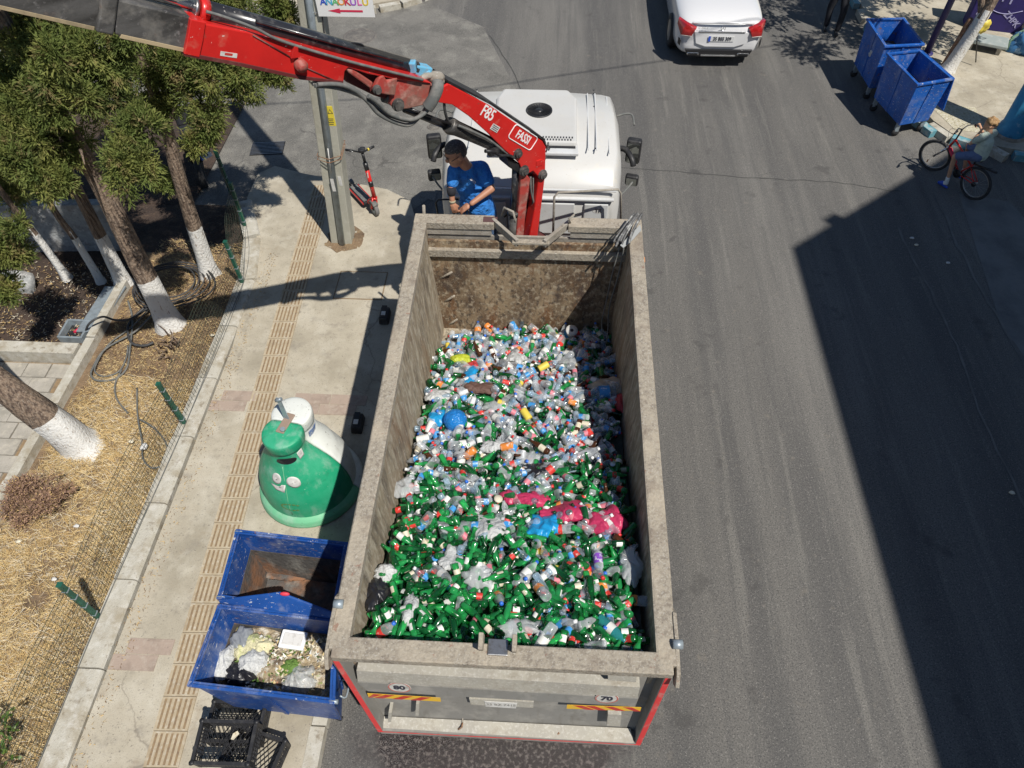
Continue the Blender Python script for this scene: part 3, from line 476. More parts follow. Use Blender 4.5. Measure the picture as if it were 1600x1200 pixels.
bl = [((-9.5+random.uniform(-1.2, 1.2), 7.2+random.uniform(-1, 1), 2.8+random.uniform(0, 2.6)), (.7, .7, .8)) for _ in range(10)]
tree('dense cypress partly seen behind the left edge near the peeling wall', (-9.3, 6.2, .0), [(-9.4, 6.4, 1.5), (-9.5, 7, 5)], (.14, .06), .9, bl, 150)
# boulder, dry shrub, leafy plant
b = MB(); b.blob((-7.95, 6.1, .13), (.26, .2, .22), n=12, k=9); b.v = [tuple(V3(v)+V3((noise.noise(V3(v)*5), noise.noise(V3(v)*5+V3((9, 0, 0))), noise.noise(V3(v)*5+V3((0, 9, 0)))))*.09) for v in b.v]; tag(b.build('boulder', PEEL, at=(-7.95, 6.1, 0)), 'pale speckled boulder at the foot of the peeling wall', 'rock')
SH = thing('dry_shrub', 'dead brown leafless shrub beside the leaning white trunk', 'shrub', (-5.85, 2.35, .08)); b = MB()
for i in range(70):
    a = random.uniform(0, 2*pi); l = random.uniform(.2, .5); e = random.uniform(.3, 1.3); p = V3((-5.85, 2.35, .08)); P = [p]
    for k in range(4): a += random.uniform(-.5, .5); e += random.uniform(-.3, .2); P.append(P[-1]+V3((cos(a)*cos(e), sin(a)*cos(e), sin(e)))*l/4)
    b.tube(P, [.005, .004, .003, .0025, .0015], n=3, cap=False)
    for k in range(3): c0 = P[2+k % 3]; b.tube([c0, c0+V3((random.uniform(-1, 1), random.uniform(-1, 1), random.uniform(0, 1)))*.11], .0018, n=3, cap=False)
b.build('stems', TWIG, SH, fix=False)
leaf_mesh('dead_leaves', [((-5.85, 2.35, .30), (.34, .34, .22)), ((-6.0, 2.2, .24), (.22, .2, .16)), ((-5.7, 2.5, .28), (.22, .2, .18))], 420, (.022, .006), parent=SH, mats=[TWIG, STRAW[2], STRAW[1]], core=.1)
for (x, y, s, lb) in ((-4.98, -.42, 1.0, 'small green weed with dark broad leaves growing behind the fence at the bottom left'), (-5.0, 6.0, .5, 'patch of dry ivy stubs at the foot of the lit cypress')):
    PL = thing('leafy_weed', lb, 'plant', (x, y, .08)); b = MB()
    for i in range(9): a = random.uniform(0, 6.3); b.tube([(x, y, .06), (x+cos(a)*.1*s, y+sin(a)*.1*s, .25*s), (x+cos(a)*.22*s, y+sin(a)*.22*s, .42*s)], .004, n=4, cap=False)
    b.build('stems', TWIG, PL, fix=False); leaf_mesh('leaves', [((x, y, .34*s), (.26*s, .3*s, .2*s)), ((x+.1, y+.2*s, .5*s), (.14*s, .14*s, .2*s))], 110, (.05, .019), parent=PL, m=LEAF2 if s == 1 else STRAW[2], core=.2)
# stub stump roots near big trunk
b = MB()
for i in range(26):
    a = random.uniform(0, 6.3); r0 = random.uniform(0, .2); p = V3((-5.18+cos(a)*r0, 4.95+sin(a)*r0*1.3, .1)); q = p+V3((random.uniform(-.12, .12), random.uniform(-.12, .12), random.uniform(.04, .2))); b.tube([p, (p+q)/2+V3((.02, 0, .01)), q], [.012, .009, .005], n=5)
tag(b.build('cut_stump_shoots', BARK, at=(-5.18, 4.95, 0)), 'cluster of cut dry shoots in front of the tallest cypress', 'plant stub')
# cables on the planter
def cable(name, label, pts, r, m=HOSE, z=.13):
    P = [gp(p[0], p[1], z=(p[2] if len(p) > 2 else z)) for p in pts]; b = MB(); b.tube(smoothpath(P, 6), r, n=7); return tag(b.build(name, m), label, 'cable')
cable('cable', 'thick grey double cable bent into a big loop on the dry planter', [(255, 470, .2), (215, 515), (165, 545), (145, 575), (143, 588), (155, 595), (180, 592), (198, 575), (203, 545), (207, 500), (200, 470, .2)], .014)
cable('cable', 'second grey cable nested inside the big loop on the dry planter', [(250, 462, .2), (210, 507), (170, 538), (150, 570), (150, 583), (165, 588), (186, 580), (197, 560), (200, 540)], .011)
cable('cable', 'grey cable running down from the loop toward the leaning white trunk', [(190, 578), (180, 600), (182, 622), (195, 640), (200, 645)], .012)
cable('cable', 'thin dark cable curling in a hook shape by the fence below the green post', [(214, 606), (215, 650), (222, 690), (223, 715), (235, 730), (252, 728), (262, 712), (258, 690), (240, 668), (218, 655)], .011)
for k in range(5):
    c = gp(262+k*3, 440+k*3, z=.2); b = MB(); R = .42+.05*k; b.tube([c+V3((cos(t)*R, sin(t)*R*.8, .02*k+.03*sin(t*2+k))) for t in [2*pi*i/28 for i in range(28)]], .012, n=6, closed=True); tag(b.build('cable_coil', CABLE), 'loop of coiled black cable around the foot of the two front cypresses', 'cable', 'loops of the black cable coil')
cable('cable', 'black cable crossing the edging toward the light utility box', [(233, 480, .2), (205, 498, .25), (180, 500, .3), (160, 495, .4), (140, 505, .35), (133, 520, .1)], .016, CABLE)
cable('cable', 'black cable lump bending at the foot of the tallest cypress', [(240, 470, .2), (215, 490), (200, 510), (205, 535), (225, 540), (240, 535)], .02, CABLE)
# utility box and lid
UB = thing('utility_box', 'open light grey utility box sunk in the shaded soil', 'utility box', (-6.66, 5.2, .05)); b = MB()
for s in (-1, 1): b.box((-6.66+s*.17, 5.2, .1), (.03, .36, .14)); b.box((-6.66, 5.2+s*.17, .1), (.31, .03, .14))
b.build('frame', GALV, UB, bevel=.006); b = MB(); b.box((-6.66, 5.2, .05), (.31, .31, .02)); b.build('bottom', BLACK, UB); b = MB(); b.tube([(-6.7, 5.2, .08), (-6.62, 5.25, .11)], .025); b.build('connector', REDINK, UB)
b = MB(); b.box((0, 0, 0), (.36, .95, .03)); o = b.build('metal_plate', GALV, at=(-6.42, 5.62, .16), bevel=.006, local=True); o.rotation_euler = (.0, -.12, -.05); tag(o, 'grey metal lid plate leaning on the edging beside the open utility box', 'lid')
# ------------------------------------------------------------ utility pole and banner
UP = thing('utility_pole', 'square concrete utility pole with a grey conduit and a yellow sign', 'pole', (-3.11, 7.42, .12))
def pol(z): return V3((-3.11+.085*(z-.12), 7.42, z))
b = MB(); top = 9.0
for (z0, z1) in ((.0, top),):
    a = pol(z0); c = pol(z1); w0, w1 = .17, .11
    P = []
    for (q, w_) in ((a, w0), (c, w1)): P += [q+V3((-w_, -w_*.9, 0)), q+V3((-w_*.30, -w_*.9, 0)), q+V3((-w_*.22, -w_*.5, 0)), q+V3((w_*.22, -w_*.5, 0)), q+V3((w_*.30, -w_*.9, 0)), q+V3((w_, -w_*.9, 0)), q+V3((w_, w_*.9, 0)), q+V3((-w_, w_*.9, 0))]
    b.add(P, [tuple(range(7, -1, -1)), tuple(range(8, 16))]+[(i, (i+1) % 8, 8+(i+1) % 8, 8+i) for i in range(8)])
b.build('post', mat('pole_concrete', (.42, .41, .34), [((.32, .30, .24), 2, .45, .65, .7, (1, 1, .3)), ((.52, .5, .44), 8, .5, .7, .5), ((.2, .18, .14), 40, .62, .7, .5)], rough=.85, bump=(40, .4, .006)), UP, bevel=.01)
b = MB(); b.tube([pol(.1)+V3((.01, -.165, 0)), pol(7)+V3((.01, -.12, 0))], .048, n=14); cdu = b.build('conduit', GALV, UP)
b = MB(); b.tube([pol(1.55)+V3((.01, -.215, 0)), pol(1.95)+V3((.01, -.21, 0))], .008); b.box(pol(1.32)+V3((.012, -.208, 0)), (.05, .006, .22)); b.build('paper_scrap', WORN, cdu)
for z in (1.72, 1.78, 3.05, 3.12):
    b = MB(); q = pol(z); ww = .175; b.tube([q+V3((-ww, -ww, .02)), q+V3((0, -.225, 0)), q+V3((ww, -ww, .03)), q+V3((ww, ww, .05)), q+V3((-ww, ww, .03))], .007, n=5, closed=True); b.build('wire_tie', RUST, UP)
MS = frame(pol(2.42)+V3((.092, -.142, 0)), (1, 0, 0), (0, 0, 1)); b = MB(); b.box(pol(2.42)+V3((.092, -.138, 0)), (.10, .006, .30)); b.build('warning_sign', YSIGN, UP, bevel=.002)
b = MB(); q = pol(2.49)+V3((.092, -.143, 0)); b.prism([q+V3((-.036, 0, -.03)), q+V3((.036, 0, -.03)), q+V3((0, 0, .038))], (0, -.001, 0)); b.build('warning_triangle', INK, UP)
b = MB(); b.prism([q+V3((-.024, -.0015, -.023)), q+V3((.024, -.0015, -.023)), q+V3((0, -.0015, .025))], (0, -.0008, 0)); b.build('warning_triangle', YSIGN, UP)
b = MB()
for k in range(4): b.box(pol(2.38-k*.028)+V3((.092, -.143, 0)), (.07-.012*(k % 2), .002, .008))
b.build('print_lines', INK, UP)
b = MB(); b.box(pol(1.35)+V3((.11, -.146, 0)), (.05, .004, .16)); b.build('sticker', WORN, UP)
b = MB(); b.tube([pol(3.0)+V3((.17, -.12, 0)), pol(3.6)+V3((.15, -.14, 0)), pol(4.6)+V3((.14, -.12, 0)), pol(7)+V3((.11, -.1, 0))], .009, n=5); b.build('cable', CABLE, UP)
# earth ring at base
b = MB(); b.lathe([(.33, .119), (.26, .126), (.2, .14), (.14, .15)], (-3.09, 7.42, 0), 18); b.v = [(x+.16*noise.noise((x*5, y*5, 1)), y+.16*noise.noise((x*5, y*5, 5)), z+.03*noise.noise((x*9, y*9, 2))) for x, y, z in b.v]; tag(b.build('rubble_ring', SOIL), 'ring of broken concrete and dirt around the pole base', 'rubble', kind='stuff')
BN = thing('banner', 'white school banner with rainbow letters and a red arrow pointing left', 'banner', (-2.33, 7.25, 3.8)); b = MB(); b.box((-2.33, 7.25, 4.04), (.70, .012, .48)); b.build('panel', WHITE, BN)
b = MB(); b.tube([(-2.8, 7.27, 4.27), (-1.98, 7.27, 4.27)], .01); b.tube([(-2.8, 7.27, 3.83), (-2.6, 7.27, 3.83)], .006); b.build('bracket', STEEL, BN)
cols = [BLUEINK, mat('letter_orange', (.75, .3, .08)), mat('letter_pink', (.7, .15, .4)), mat('letter_cyan', (.1, .45, .65)), REDINK, mat('letter_yellow', (.75, .55, .05)), mat('letter_green', (.15, .5, .2)), mat('letter_violet', (.35, .12, .55))]
for i, ch in enumerate('ANAOKULU'): words('letter', ch, .115, frame((-2.59+i*.074, 7.2425, 3.975), (1, 0, 0), (0, 0, 1)), cols[(i*3) % 8], BN, bold=.003)
b = MB(); y = 7.2435; b.prism([(-2.55, y, 3.87), (-2.40, y, 3.90), (-2.40, y, 3.882), (-2.12, y, 3.882), (-2.12, y, 3.858), (-2.40, y, 3.858), (-2.40, y, 3.84)], (0, -.002, 0)); b.build('arrow', REDINK, BN)
# overhead wires from the pole across the street (their shadows fall on the asphalt)
b = MB(); b.tube(smoothpath([(-2.4, 7.5, 8.7), (1.6, 8.2, 8.55), (5.8, 9.5, 8.6), (22, 14, 9.3)], 8), .016, n=5); tag(b.build('overhead_wire', CABLE), 'black overhead wire crossing above the street from the pole', 'wire')
# far kerb and pavement at the top left
sheet('far_sidewalk', [(-9, 16.0), (-4.5, 15.62), (-3.2, 16.2), (-1.4, 19), (-1.2, 60), (-9, 60)], .11, CONC, thick=.12)
FKB = thing('far_kerb', 'row of pale kerb stones curving at the far corner of the side street', 'kerb', (-4, 16, 0)); b = MB(); b.box((0, 0, .06), (.5, .16, .14)); fkm = b.mesh('kerb_stone', KERBM)
fpts = smoothpath([(-8.5, 15.85, 0), (-5.2, 15.52, 0), (-4.3, 15.54, 0), (-3.2, 16.05, 0), (-2.2, 17.2, 0), (-1.2, 19, 0)], 12); acc = 0; last = fpts[0]
for i in range(1, len(fpts)):
    acc += (fpts[i]-last).length; last = fpts[i]
    if acc > .52: acc = 0; d = fpts[i]-fpts[i-1]; piece('kerb_stone', fkm, FKB, fpts[i], (0, 0, atan2(d.y, d.x)))
# ------------------------------------------------------------ truck
TR = thing('tipper_truck', 'white cab tipper truck with dusty grey bed full of bottles and a red loader crane', 'truck', (0, 2.5, 0))
# chassis and running gear
b = MB(); b.box((-.42, 3.7, .82), (.1, 6.8, .26)); b.box((.42, 3.7, .82), (.1, 6.8, .26))
for y in (.5, 1.5, 3, 4.6): b.box((0, y, .8), (.8, .14, .18))
b.box((0, 5.15, 1.05), (2.2, .7, .2)); CH = b.build('chassis', BLACK, TR)
wl = MB(); wl.lathe([(.2, -.13, 1), (.28, -.15, 1), (.30, -.14, 0), (.47, -.15, 0), (.50, -.11, 0), (.50, .11, 0), (.47, .15, 0), (.30, .14, 1), (.28, .10, 1), (.10, .06, 1), (.09, .16, 1), (.001, .16, 1)], n=28, M=Matrix.Rotation(radians(90), 3, 'Y')); wme = wl.mesh('wheel', [RUBBER, STEEL])
for (x, y) in ((1.08, .9), (1.08, 2.2), (1.06, 6.9)):
    for s in (-1, 1): piece('wheel', wme, TR, (s*x, y, .5), (0, 0, 0 if s > 0 else pi))
# bed ------------------------------------------------
zr, zf, yb, yf, zb = 2.60, 2.70, 0.0, 4.80, 1.0   # rim heights rear/front
def rimz(y): return zr+(zf-zr)*(y-yb)/(yf-yb)
b = MB(); b.box((0, 2.4, zb-.04), (2.3, 4.9, .08)); BED = b.build('dump_bed', WALLIN, TR)
def quadstrip(A, B, th, m, name, mats, parent, bevel=0):
    """slab between bottom line A and top line B (two points each) thickened by vector th"""
    b = MB(); b.prism([A[0], A[1], B[1], B[0]], th, m); return b.build(name, mats, parent, bevel=bevel)
for s in (-1, 1):
    # inner wall leans outwards to the rim, outer skin with ribs
    b = MB(); b.prism([(s*1.07, yb, zb), (s*1.07, yf-.06, zb), (s*1.15, yf-.06, rimz(yf)-.06), (s*1.15, yb, rimz(yb)-.06)], (s*.035, 0, 0)); b.build('side_wall', WALLIN, BED)
    b = MB(); b.prism([(s*1.22, yb, zb-.1), (s*1.22, yf, zb-.1), (s*1.25, yf, rimz(yf)-.08), (s*1.25, yb, rimz(yb)-.08)], (-s*.03, 0, 0)); b.build('outer_skin', DUST, BED)
    for k in range(7): b = MB(); yy = .25+k*.72; b.prism([(s*1.222, yy, zb-.1), (s*1.222, yy+.09, zb-.1), (s*1.27, yy+.09, rimz(yy)-.09), (s*1.27, yy, rimz(yy)-.09)], (s*.02, 0, 0)); b.build('rib', DUST, BED)
    # rim beam: three slightly bent lengths
    b = MB(); n = 12
    for i in range(n):
        y0 = yb-.03+(yf+.06-yb)*i/n; y1 = yb-.03+(yf+.06-yb)*(i+1)/n; j0 = .006*noise.noise((y0*3, s, 0)); j1 = .006*noise.noise((y1*3, s, 0)); k = len(b.v)
        for (yy, j) in ((y0, j0), (y1, j1)):
            for (xx, zz) in ((1.135, -.085), (1.135, -.004), (1.15, .0), (1.272, .0), (1.285, -.012), (1.285, -.085)): b.v.append((s*(xx+j), yy, rimz(yy)+zz+j*.7))
        for q in range(6): b.f.append([k+q, k+(q+1) % 6, k+6+(q+1) % 6, k+6+q]); b.m.append(0); b.s.append(False)
    b.f.append([0, 1, 2, 3, 4, 5]); b.m.append(0); b.s.append(False); b.f.append([len(b.v)-1-i for i in range(6)]); b.m.append(0); b.s.append(False)
    b.build('rim', RIM, BED)
# front wall: plate, two beams, V notch behind the crane column
b = MB(); b.box((0, yf-.10, 1.72), (2.3, .04, 1.5)); b.build('front_wall', FRONTIN, BED)
b = MB(); b.prism([(-1.14, yf-.17, 2.27), (1.14, yf-.17, 2.27), (1.14, yf-.17, 2.375), (-1.14, yf-.17, 2.375)], (0, .09, 0)); b.build('front_ledge', RIM, BED, bevel=.006)
b = MB(); b.box((0, yf-.03, 2.40), (2.3, .03, .2)); b.build('front_upper_plate', DUST, BED)
xl0, xl1 = gp(772, 345, z=zf).x, gp(806, 374, z=zf).x; xr1, xr0 = gp(853, 374, z=zf).x, gp(888, 346, z=zf).x; yn = gp(830, 374, z=zf).y
for (xa, xb) in ((-1.285, xl0), (xr0, 1.285)):
    b = MB(); b.box(((xa+xb)/2, yf+.0, zf-.045), (abs(xb-xa), .16, .09)); b.build('front_rim', RIM, BED, bevel=.008)
    b = MB(); b.box(((xa+xb)/2, yf-.055, zf-.13), (abs(xb-xa)-.06, .02, .09)); b.build('front_rim_lip', DUST, BED)
for (a, c) in (((xl0, yf), (xl1, yn)), ((xr0, yf), (xr1, yn))):
    b = MB(); a = V3(a+(zf-.03,)); c = V3(c+(zf-.05,)); d = c-a; b.box((a+c)/2, (.04, d.length+.05, .10), RZ(atan2(-d.x, d.y))); b.build('notch_brace', DUST, BED, bevel=.006)
b = MB(); b.box(((xl1+xr1)/2, yn-.0, zf-.04), (xr1-xl1+.08, .07, .03)); b.build('notch_lip', RIM, BED, bevel=.004)
for sx in (-.42,): b = MB(); b.box((sx, yf+.0, zf+.003), (.16, .09, .004)); b.build('tar_blotch', mat('tar', (.10, .05, .05), rough=.8), BED)
b = MB(); b.tube([(-.30, yf+.07, zf), (-.26, yf+.04, zf+.14), (-.16, yf, zf+.12), (-.13, yf-.04, zf)], .014); b.build('hook', DUST, BED)
b = MB(); b.tube([(xr0+.02, yf-.02, zf), (xr0+.0, yf-.08, zf+.1), (xr0+.06, yf-.02, zf+.12)], .012); b.build('hook', DUST, BED)
for k in range(3):
    p = gp(682+k*6, 438+k*37, x=-1.10+.01*k); q = gp(706+k*4, 425+k*37, y=yf-.18); b = MB(); b.tube([p, q], .013, n=6); b.build('rung', RIM, BED)
b = MB(); b.prism([gp(687, 440, x=-1.11), gp(693, 440, x=-1.11), gp(699, 512, x=-1.09), gp(692, 512, x=-1.09)], (.02, 0, 0)); b.build('rung_bracket', DUST, BED)
# torn tarpaulin strap and rope at the right front corner
b = MB(); P = [gp(996, 336, z=2.86), gp(985, 352, z=2.8), gp(973, 372, z=2.74), gp(968, 384, z=2.70)]
for k in range(7):
    j = V3((random.uniform(-.02, .02)+k*.012-.03, random.uniform(-.02, .02), random.uniform(-.01, .03))); b.tube(smoothpath([p+j*(1+i*.35) for i, p in enumerate(P)], 4), .011+.004*(k % 2), n=5)
b.build('tarp_bundle', mat('tarp_grey', (.13, .13, .13), [((.4, .4, .38), 14, .5, .6, .8), ((.04, .04, .04), 20, .52, .64, .8)], rough=.7), BED)
b = MB(); b.prism([gp(1000, 352, z=2.76), gp(984, 368, z=2.76), gp(969, 384, z=2.72), gp(974, 388, z=2.70), gp(990, 374, z=2.72), gp(1002, 360, z=2.74)], (0, 0, .01)); b.build('tarp_flap', mat('tarp_pale', (.30, .31, .31), rough=.7), BED)
for pts in ([(968, 386, 4.45), (956, 430, 4.45), (948, 468, 4.45), (940, 505, 4.4), (945, 530, 4.3)], [(975, 386, 4.45), (966, 430, 4.45), (952, 480, 4.4), (950, 512, 4.35), (948, 535, 4.25)]):
    b = MB(); b.tube(smoothpath([gp(p[0], p[1], y=p[2]) for p in pts]), .008, n=5); b.build('rope', HOSE, BED)
b = MB(); b.box((1.32, yf-.28, 2.38), (.04, .08, .10)); b.build('marker_lamp', mat('amber', (.8, .25, .02), rough=.3), BED, bevel=.006)
# tailgate: tilted recessed panel; coordinates measured on its plane
TP = V3((0, -.06, 2.5)); TN = V3((0, -1, .115)).normalized()
def tg(px, py, d=0): return gp(px, py, pl=(TP+TN*d, TN))
def tpanel(name, px4, m, out=.0, th=.02, parent=None, bevel=0):
    b = MB(); b.prism([tg(p[0], p[1], out) for p in px4], -TN*th); return b.build(name, m, parent or TG, bevel=bevel)
b = MB(); b.prism([tg(p[0], p[1], -.11) for p in ((516, 1030), (1052, 1058), (996, 1166), (596, 1146))], -TN*.03); TG = b.build('tailgate', TAILM, BED)
b = MB(); b.box((0, -.015, zr-.045), (2.50, .16, .09)); b.build('tailgate_rim', RIM, BED, bevel=.01)
for i, (xa, xb) in enumerate(()): b = MB(); b.box(((xa+xb)/2, -.03, zr+.002), (xb-xa, .09, .004)); b.build('rim_scrape', RUST if i else GROOVE, BED)
# frame flanges with red tape
def flange(a, c, wv, tapew):
    A, C = tg(*a), tg(*c); wv = V3(wv); b = MB(); b.prism([A, C, C+wv, A+wv], -TN*.11); f = b.build('tailgate_flange', TAILM, TG)
    n2 = wv.normalized()*tapew; A2, C2 = A+TN*.004, C+TN*.004; b = MB(); b.prism([A2, C2, C2+n2, A2+n2], -TN*.003); b.build('red_tape', REDTAPE, TG)
flange((517, 1027), (591, 1143), (.05, 0, 0), .045); flange((1052, 1053), (1001, 1163), (-.05, 0, 0), .045)
flange((519, 1025), (1050, 1051), (0, 0, -.05), .035); flange((592, 1143), (1000, 1164), (0, .0, .035), .014)
tpanel('tailgate_crossbar', [(557, 1048), (1000, 1074), (996, 1090), (559, 1064)], TAILL, -.005, .10); tpanel('tailgate_crossbar_face', [(558, 1066), (997, 1092), (990, 1104), (575, 1080)], TAILM, -.03, .07)
b = MB(); A = [tg(600, 1119, -.10), tg(985, 1138, -.10), tg(990, 1161, .0), tg(598, 1142, .0)]; b.prism(A, (0, 0, -.02)); b.build('tailgate_sill', TAILL, TG)
for (p4) in ([(950, 1051), (995, 1054), (994, 1066), (950, 1063)], [(950, 1116), (971, 1117), (969, 1135), (948, 1134)], [(650, 1100), (655, 1100), (654, 1119), (649, 1119)], [(607, 1114), (612, 1114), (611, 1128), (606, 1128)]): tpanel('bracket', p4, TAILL, -.02, .09)
for (px, py) in ((723, 1118), (873, 1128), (612, 1118)):
    a = tg(px, py+8, -.1); b = MB(); b.tube([a, a+TN*.06+V3((0, 0, .02)), a+TN*.07+V3((-.03, 0, -.02)), a+TN*.05+V3((-.04, 0, -.05))], .008, n=6); b.build('hook', RUST, TG)
    b = MB(); b.box(a+V3((0, 0, -.02)), (.012, .04, .09)); b.build('hook_bracket', DUST, TG)
for (x0, y0, x1, y1, d, off) in ((574, 1083, 688, 1090, 1, 0), (886, 1101, 1002, 1105, -1, .06)):
    A, C = tg(x0, y0, -.026+0), tg(x1, y1, -.026); ux = (C-A); Ln = ux.length; ux.normalize(); dn = V3((0, -.115, -1)).normalized()*.075
    b = MB(); b.prism([A, C, C+dn, A+dn], TN*.003); hz = b.build('hazard_board', YEL, TG)
    step = Ln/4
    for k in range(4):
        s0 = A+ux*(k*step+.0+(0 if k else .05)); s1 = s0+ux*step*.5; sh = ux*(.10*d*-1); P = [s0+TN*.0045, s1+TN*.0045, s1+dn+sh+TN*.0045, s0+dn+sh+TN*.0045]
        P = [p if (p-A).dot(ux) > 0 else p+ux*(-(p-A).dot(ux)) for p in P]; P = [p if (p-A).dot(ux) < Ln else p-ux*((p-A).dot(ux)-Ln) for p in P]
        b = MB(); b.prism(P, TN*.001); b.build('red_stripe', REDS, TG)
for (px, py, t) in ((624, 1074, '80'), (948, 1091, '70')):
    o = tg(px, py, -.027); M = frame(o, (1, 0, 0), TN.cross(V3((1, 0, 0)))); R3 = M.to_3x3(); 
    if R3.col[2].dot(TN) < 0: M = frame(o, (1, 0, 0), V3((1, 0, 0)).cross(TN)*-1); R3 = M.to_3x3()
    b = MB(); b.lathe([(.001, .002), (.092, .002), (.095, 0)], o, 28, M=R3, smooth=False); b.build('speed_disc', mat('faded_disc', (.56, .55, .51), [((.3, .28, .25), 18, .5, .64, .7)], rough=.7) if 'faded_disc' not in MATS else MATS['faded_disc'], TG); b = MB(); b.lathe([(.080, .003), (.092, .003)], o, 28, M=R3, smooth=False); b.build('speed_ring', mat('faded_red', (.48, .14, .11), [((.35, .28, .25), 20, .48, .64, .8)], rough=.7) if 'faded_red' not in MATS else MATS['faded_red'], TG)
    words('lettering', t, .095, frame(o+TN*.004, (1, 0, 0), TN.cross(V3((1, 0, 0)))), INK, TG, bold=.004)
tpanel('plate_board', [(733, 1092), (834, 1097), (833, 1106), (736, 1101)], TAILL, -.06, .02); tpanel('number_plate', [(757, 1096), (808, 1099), (806, 1107), (759, 1104)], WORN, -.055, .004)
words('lettering', '35 BZ 7415', .052, frame(tg(783, 1101.5, -.0535), (1, 0, .01), TN.cross(V3((1, 0, 0)))), TAILM, TG)
# top hinges and latches
for s in (-1, 1):
    b = MB(); P = [(s*1.272, yy, zz) for yy, zz in ((.42, zr-.05), (.36, zr+.02), (.16, zr+.02), (-.08, zr-.02), (-.15, zr-.12), (-.10, zr-.2), (.02, zr-.18))]; b.prism(P, (s*.03, 0, 0)); b.build('hinge_plate', RIM, BED, bevel=.005)
    b = MB(); b.lathe([(.001, -.02), (.035, -.02), (.035, .05), (.001, .05)], (s*1.275, .30 if s < 0 else .12, zr+.02), 14, M=Matrix.Rotation(pi/2, 3, 'Y')); b.build('hinge_pin', GALV, BED)
for (px, py) in ((752, 1003), (804, 1006)): b = MB(); c = gp(px, py, z=zr+.05); b.box(c, (.035, .12, .17), Matrix.Rotation(.25, 3, 'X')); b.build('latch', RIM, BED, bevel=.006)
b = MB(); c = gp(778, 1012, z=zr+.0); b.box(c, (.15, .12, .03)); b.build('latch_plate', STEEL, BED, bevel=.006)
# ---- cab
b = MB(); yr, yfm = 5.74, 7.75
secs = [(5.72, 1.04, 1.05, 2.35), (5.80, 1.12, .95, 2.48), (6.2, 1.15, .9, 2.72), (6.9, 1.14, .9, 2.76), (7.45, 1.10, .9, 2.72), (7.72, 1.02, .9, 2.55), (7.86, .97, .9, 1.9), (7.92, .95, .6, 1.2)]
def cabsec(y, w_, z0, z1):
    L_ = []
    for (fx, fz) in ((1.0, 0.0), (1.0, .5), (1.0, .80), (.975, .92), (.92, .985), (.80, 1.0), (.4, 1.012), (0, 1.015)): L_.append((w_*fx, y, z0+(z1-z0)*fz))
    return L_
n = 0; vs = []
for q in secs:
    L_ = cabsec(*q); vs += L_+[(-x, y, z) for x, y, z in L_[-2::-1]]
K = 15; fs = [(i*K+j, i*K+j+1, (i+1)*K+j+1, (i+1)*K+j) for i in range(len(secs)-1) for j in range(K-1)]+[tuple(range(K)), tuple(range((len(secs)-1)*K, len(secs)*K))[::-1]]+[(i*K, (i+1)*K, (i+1)*K+K-1, i*K+K-1) for i in range(len(secs)-1)]
b.add(vs, fs, 0, True); CB = b.build('cab', CABW, TR, bevel=.02)
b = MB()
def cb(px, py, z): return gp(px, py, z=z)
# roof hatch with round fan, louvres
b.prism([(-.50, 6.18, 2.70), (.56, 6.18, 2.70), (.56, 7.2, 2.70), (.44, 7.42, 2.70), (-.42, 7.42, 2.70), (-.50, 7.2, 2.70)], (0, 0, .11)); b.build('roof_cooler', CABW, CB, bevel=.035)
b = MB(); b.prism([(-.52, 6.02, 2.72), (.58, 6.02, 2.72), (.56, 6.30, 2.72), (-.5, 6.30, 2.72)], (0, 0, .045)); b.build('cooler_skirt', CABG, CB, bevel=.012)
fc = V3((.07, 6.88, 2.815)); b = MB(); b.lathe([(.001, .0), (.15, .0), (.155, .01), (.17, .01), (.172, -.01)], fc, 28); b.build('fan_ring', BLACK, CB)
for k in range(24): a = 2*pi*k/24; b = MB(); b.box(fc+V3((cos(a)*.1, sin(a)*.1, .006)), (.09, .006, .008), RZ(a)); o = b.build('fan_slat', CARK, CB)
b = MB(); b.lathe([(.001, .012), (.045, .012), (.05, 0)], fc, 16); b.build('fan_hub', CARK, CB)
b = MB(); b.box((0, 0, 0), (.016, .035, .004)); lvm = b.mesh('louvre', CARK)
for r in range(2):
    for k in range(26): piece('louvre', lvm, CB, (-.42+k*.036+r*.018, 6.235+r*.05-.0, 2.816 if False else 2.8125))
b = MB(); b.box((.03, 6.145, 2.735), (1.02, .05, .07)); b.build('cooler_vent', CARK, CB)
b = MB()
for x in (-.78, .70, .80, .96): b.box((x, 6.75, 2.765-.045*(abs(x) > .9)), (.014, 1.3, .012))
b.build('roof_bead', CABG, CB, bevel=.003)
for (x, y) in ((.79, 7.5), (.79, 7.42), (.79, 7.1), (.79, 6.15), (-.79, 7.45), (-.79, 7.38)): b = MB(); b.lathe([(.001, .006), (.014, .004), (.016, 0)], (x, y, 2.755), 10); b.build('roof_bolt', CARK, CB)
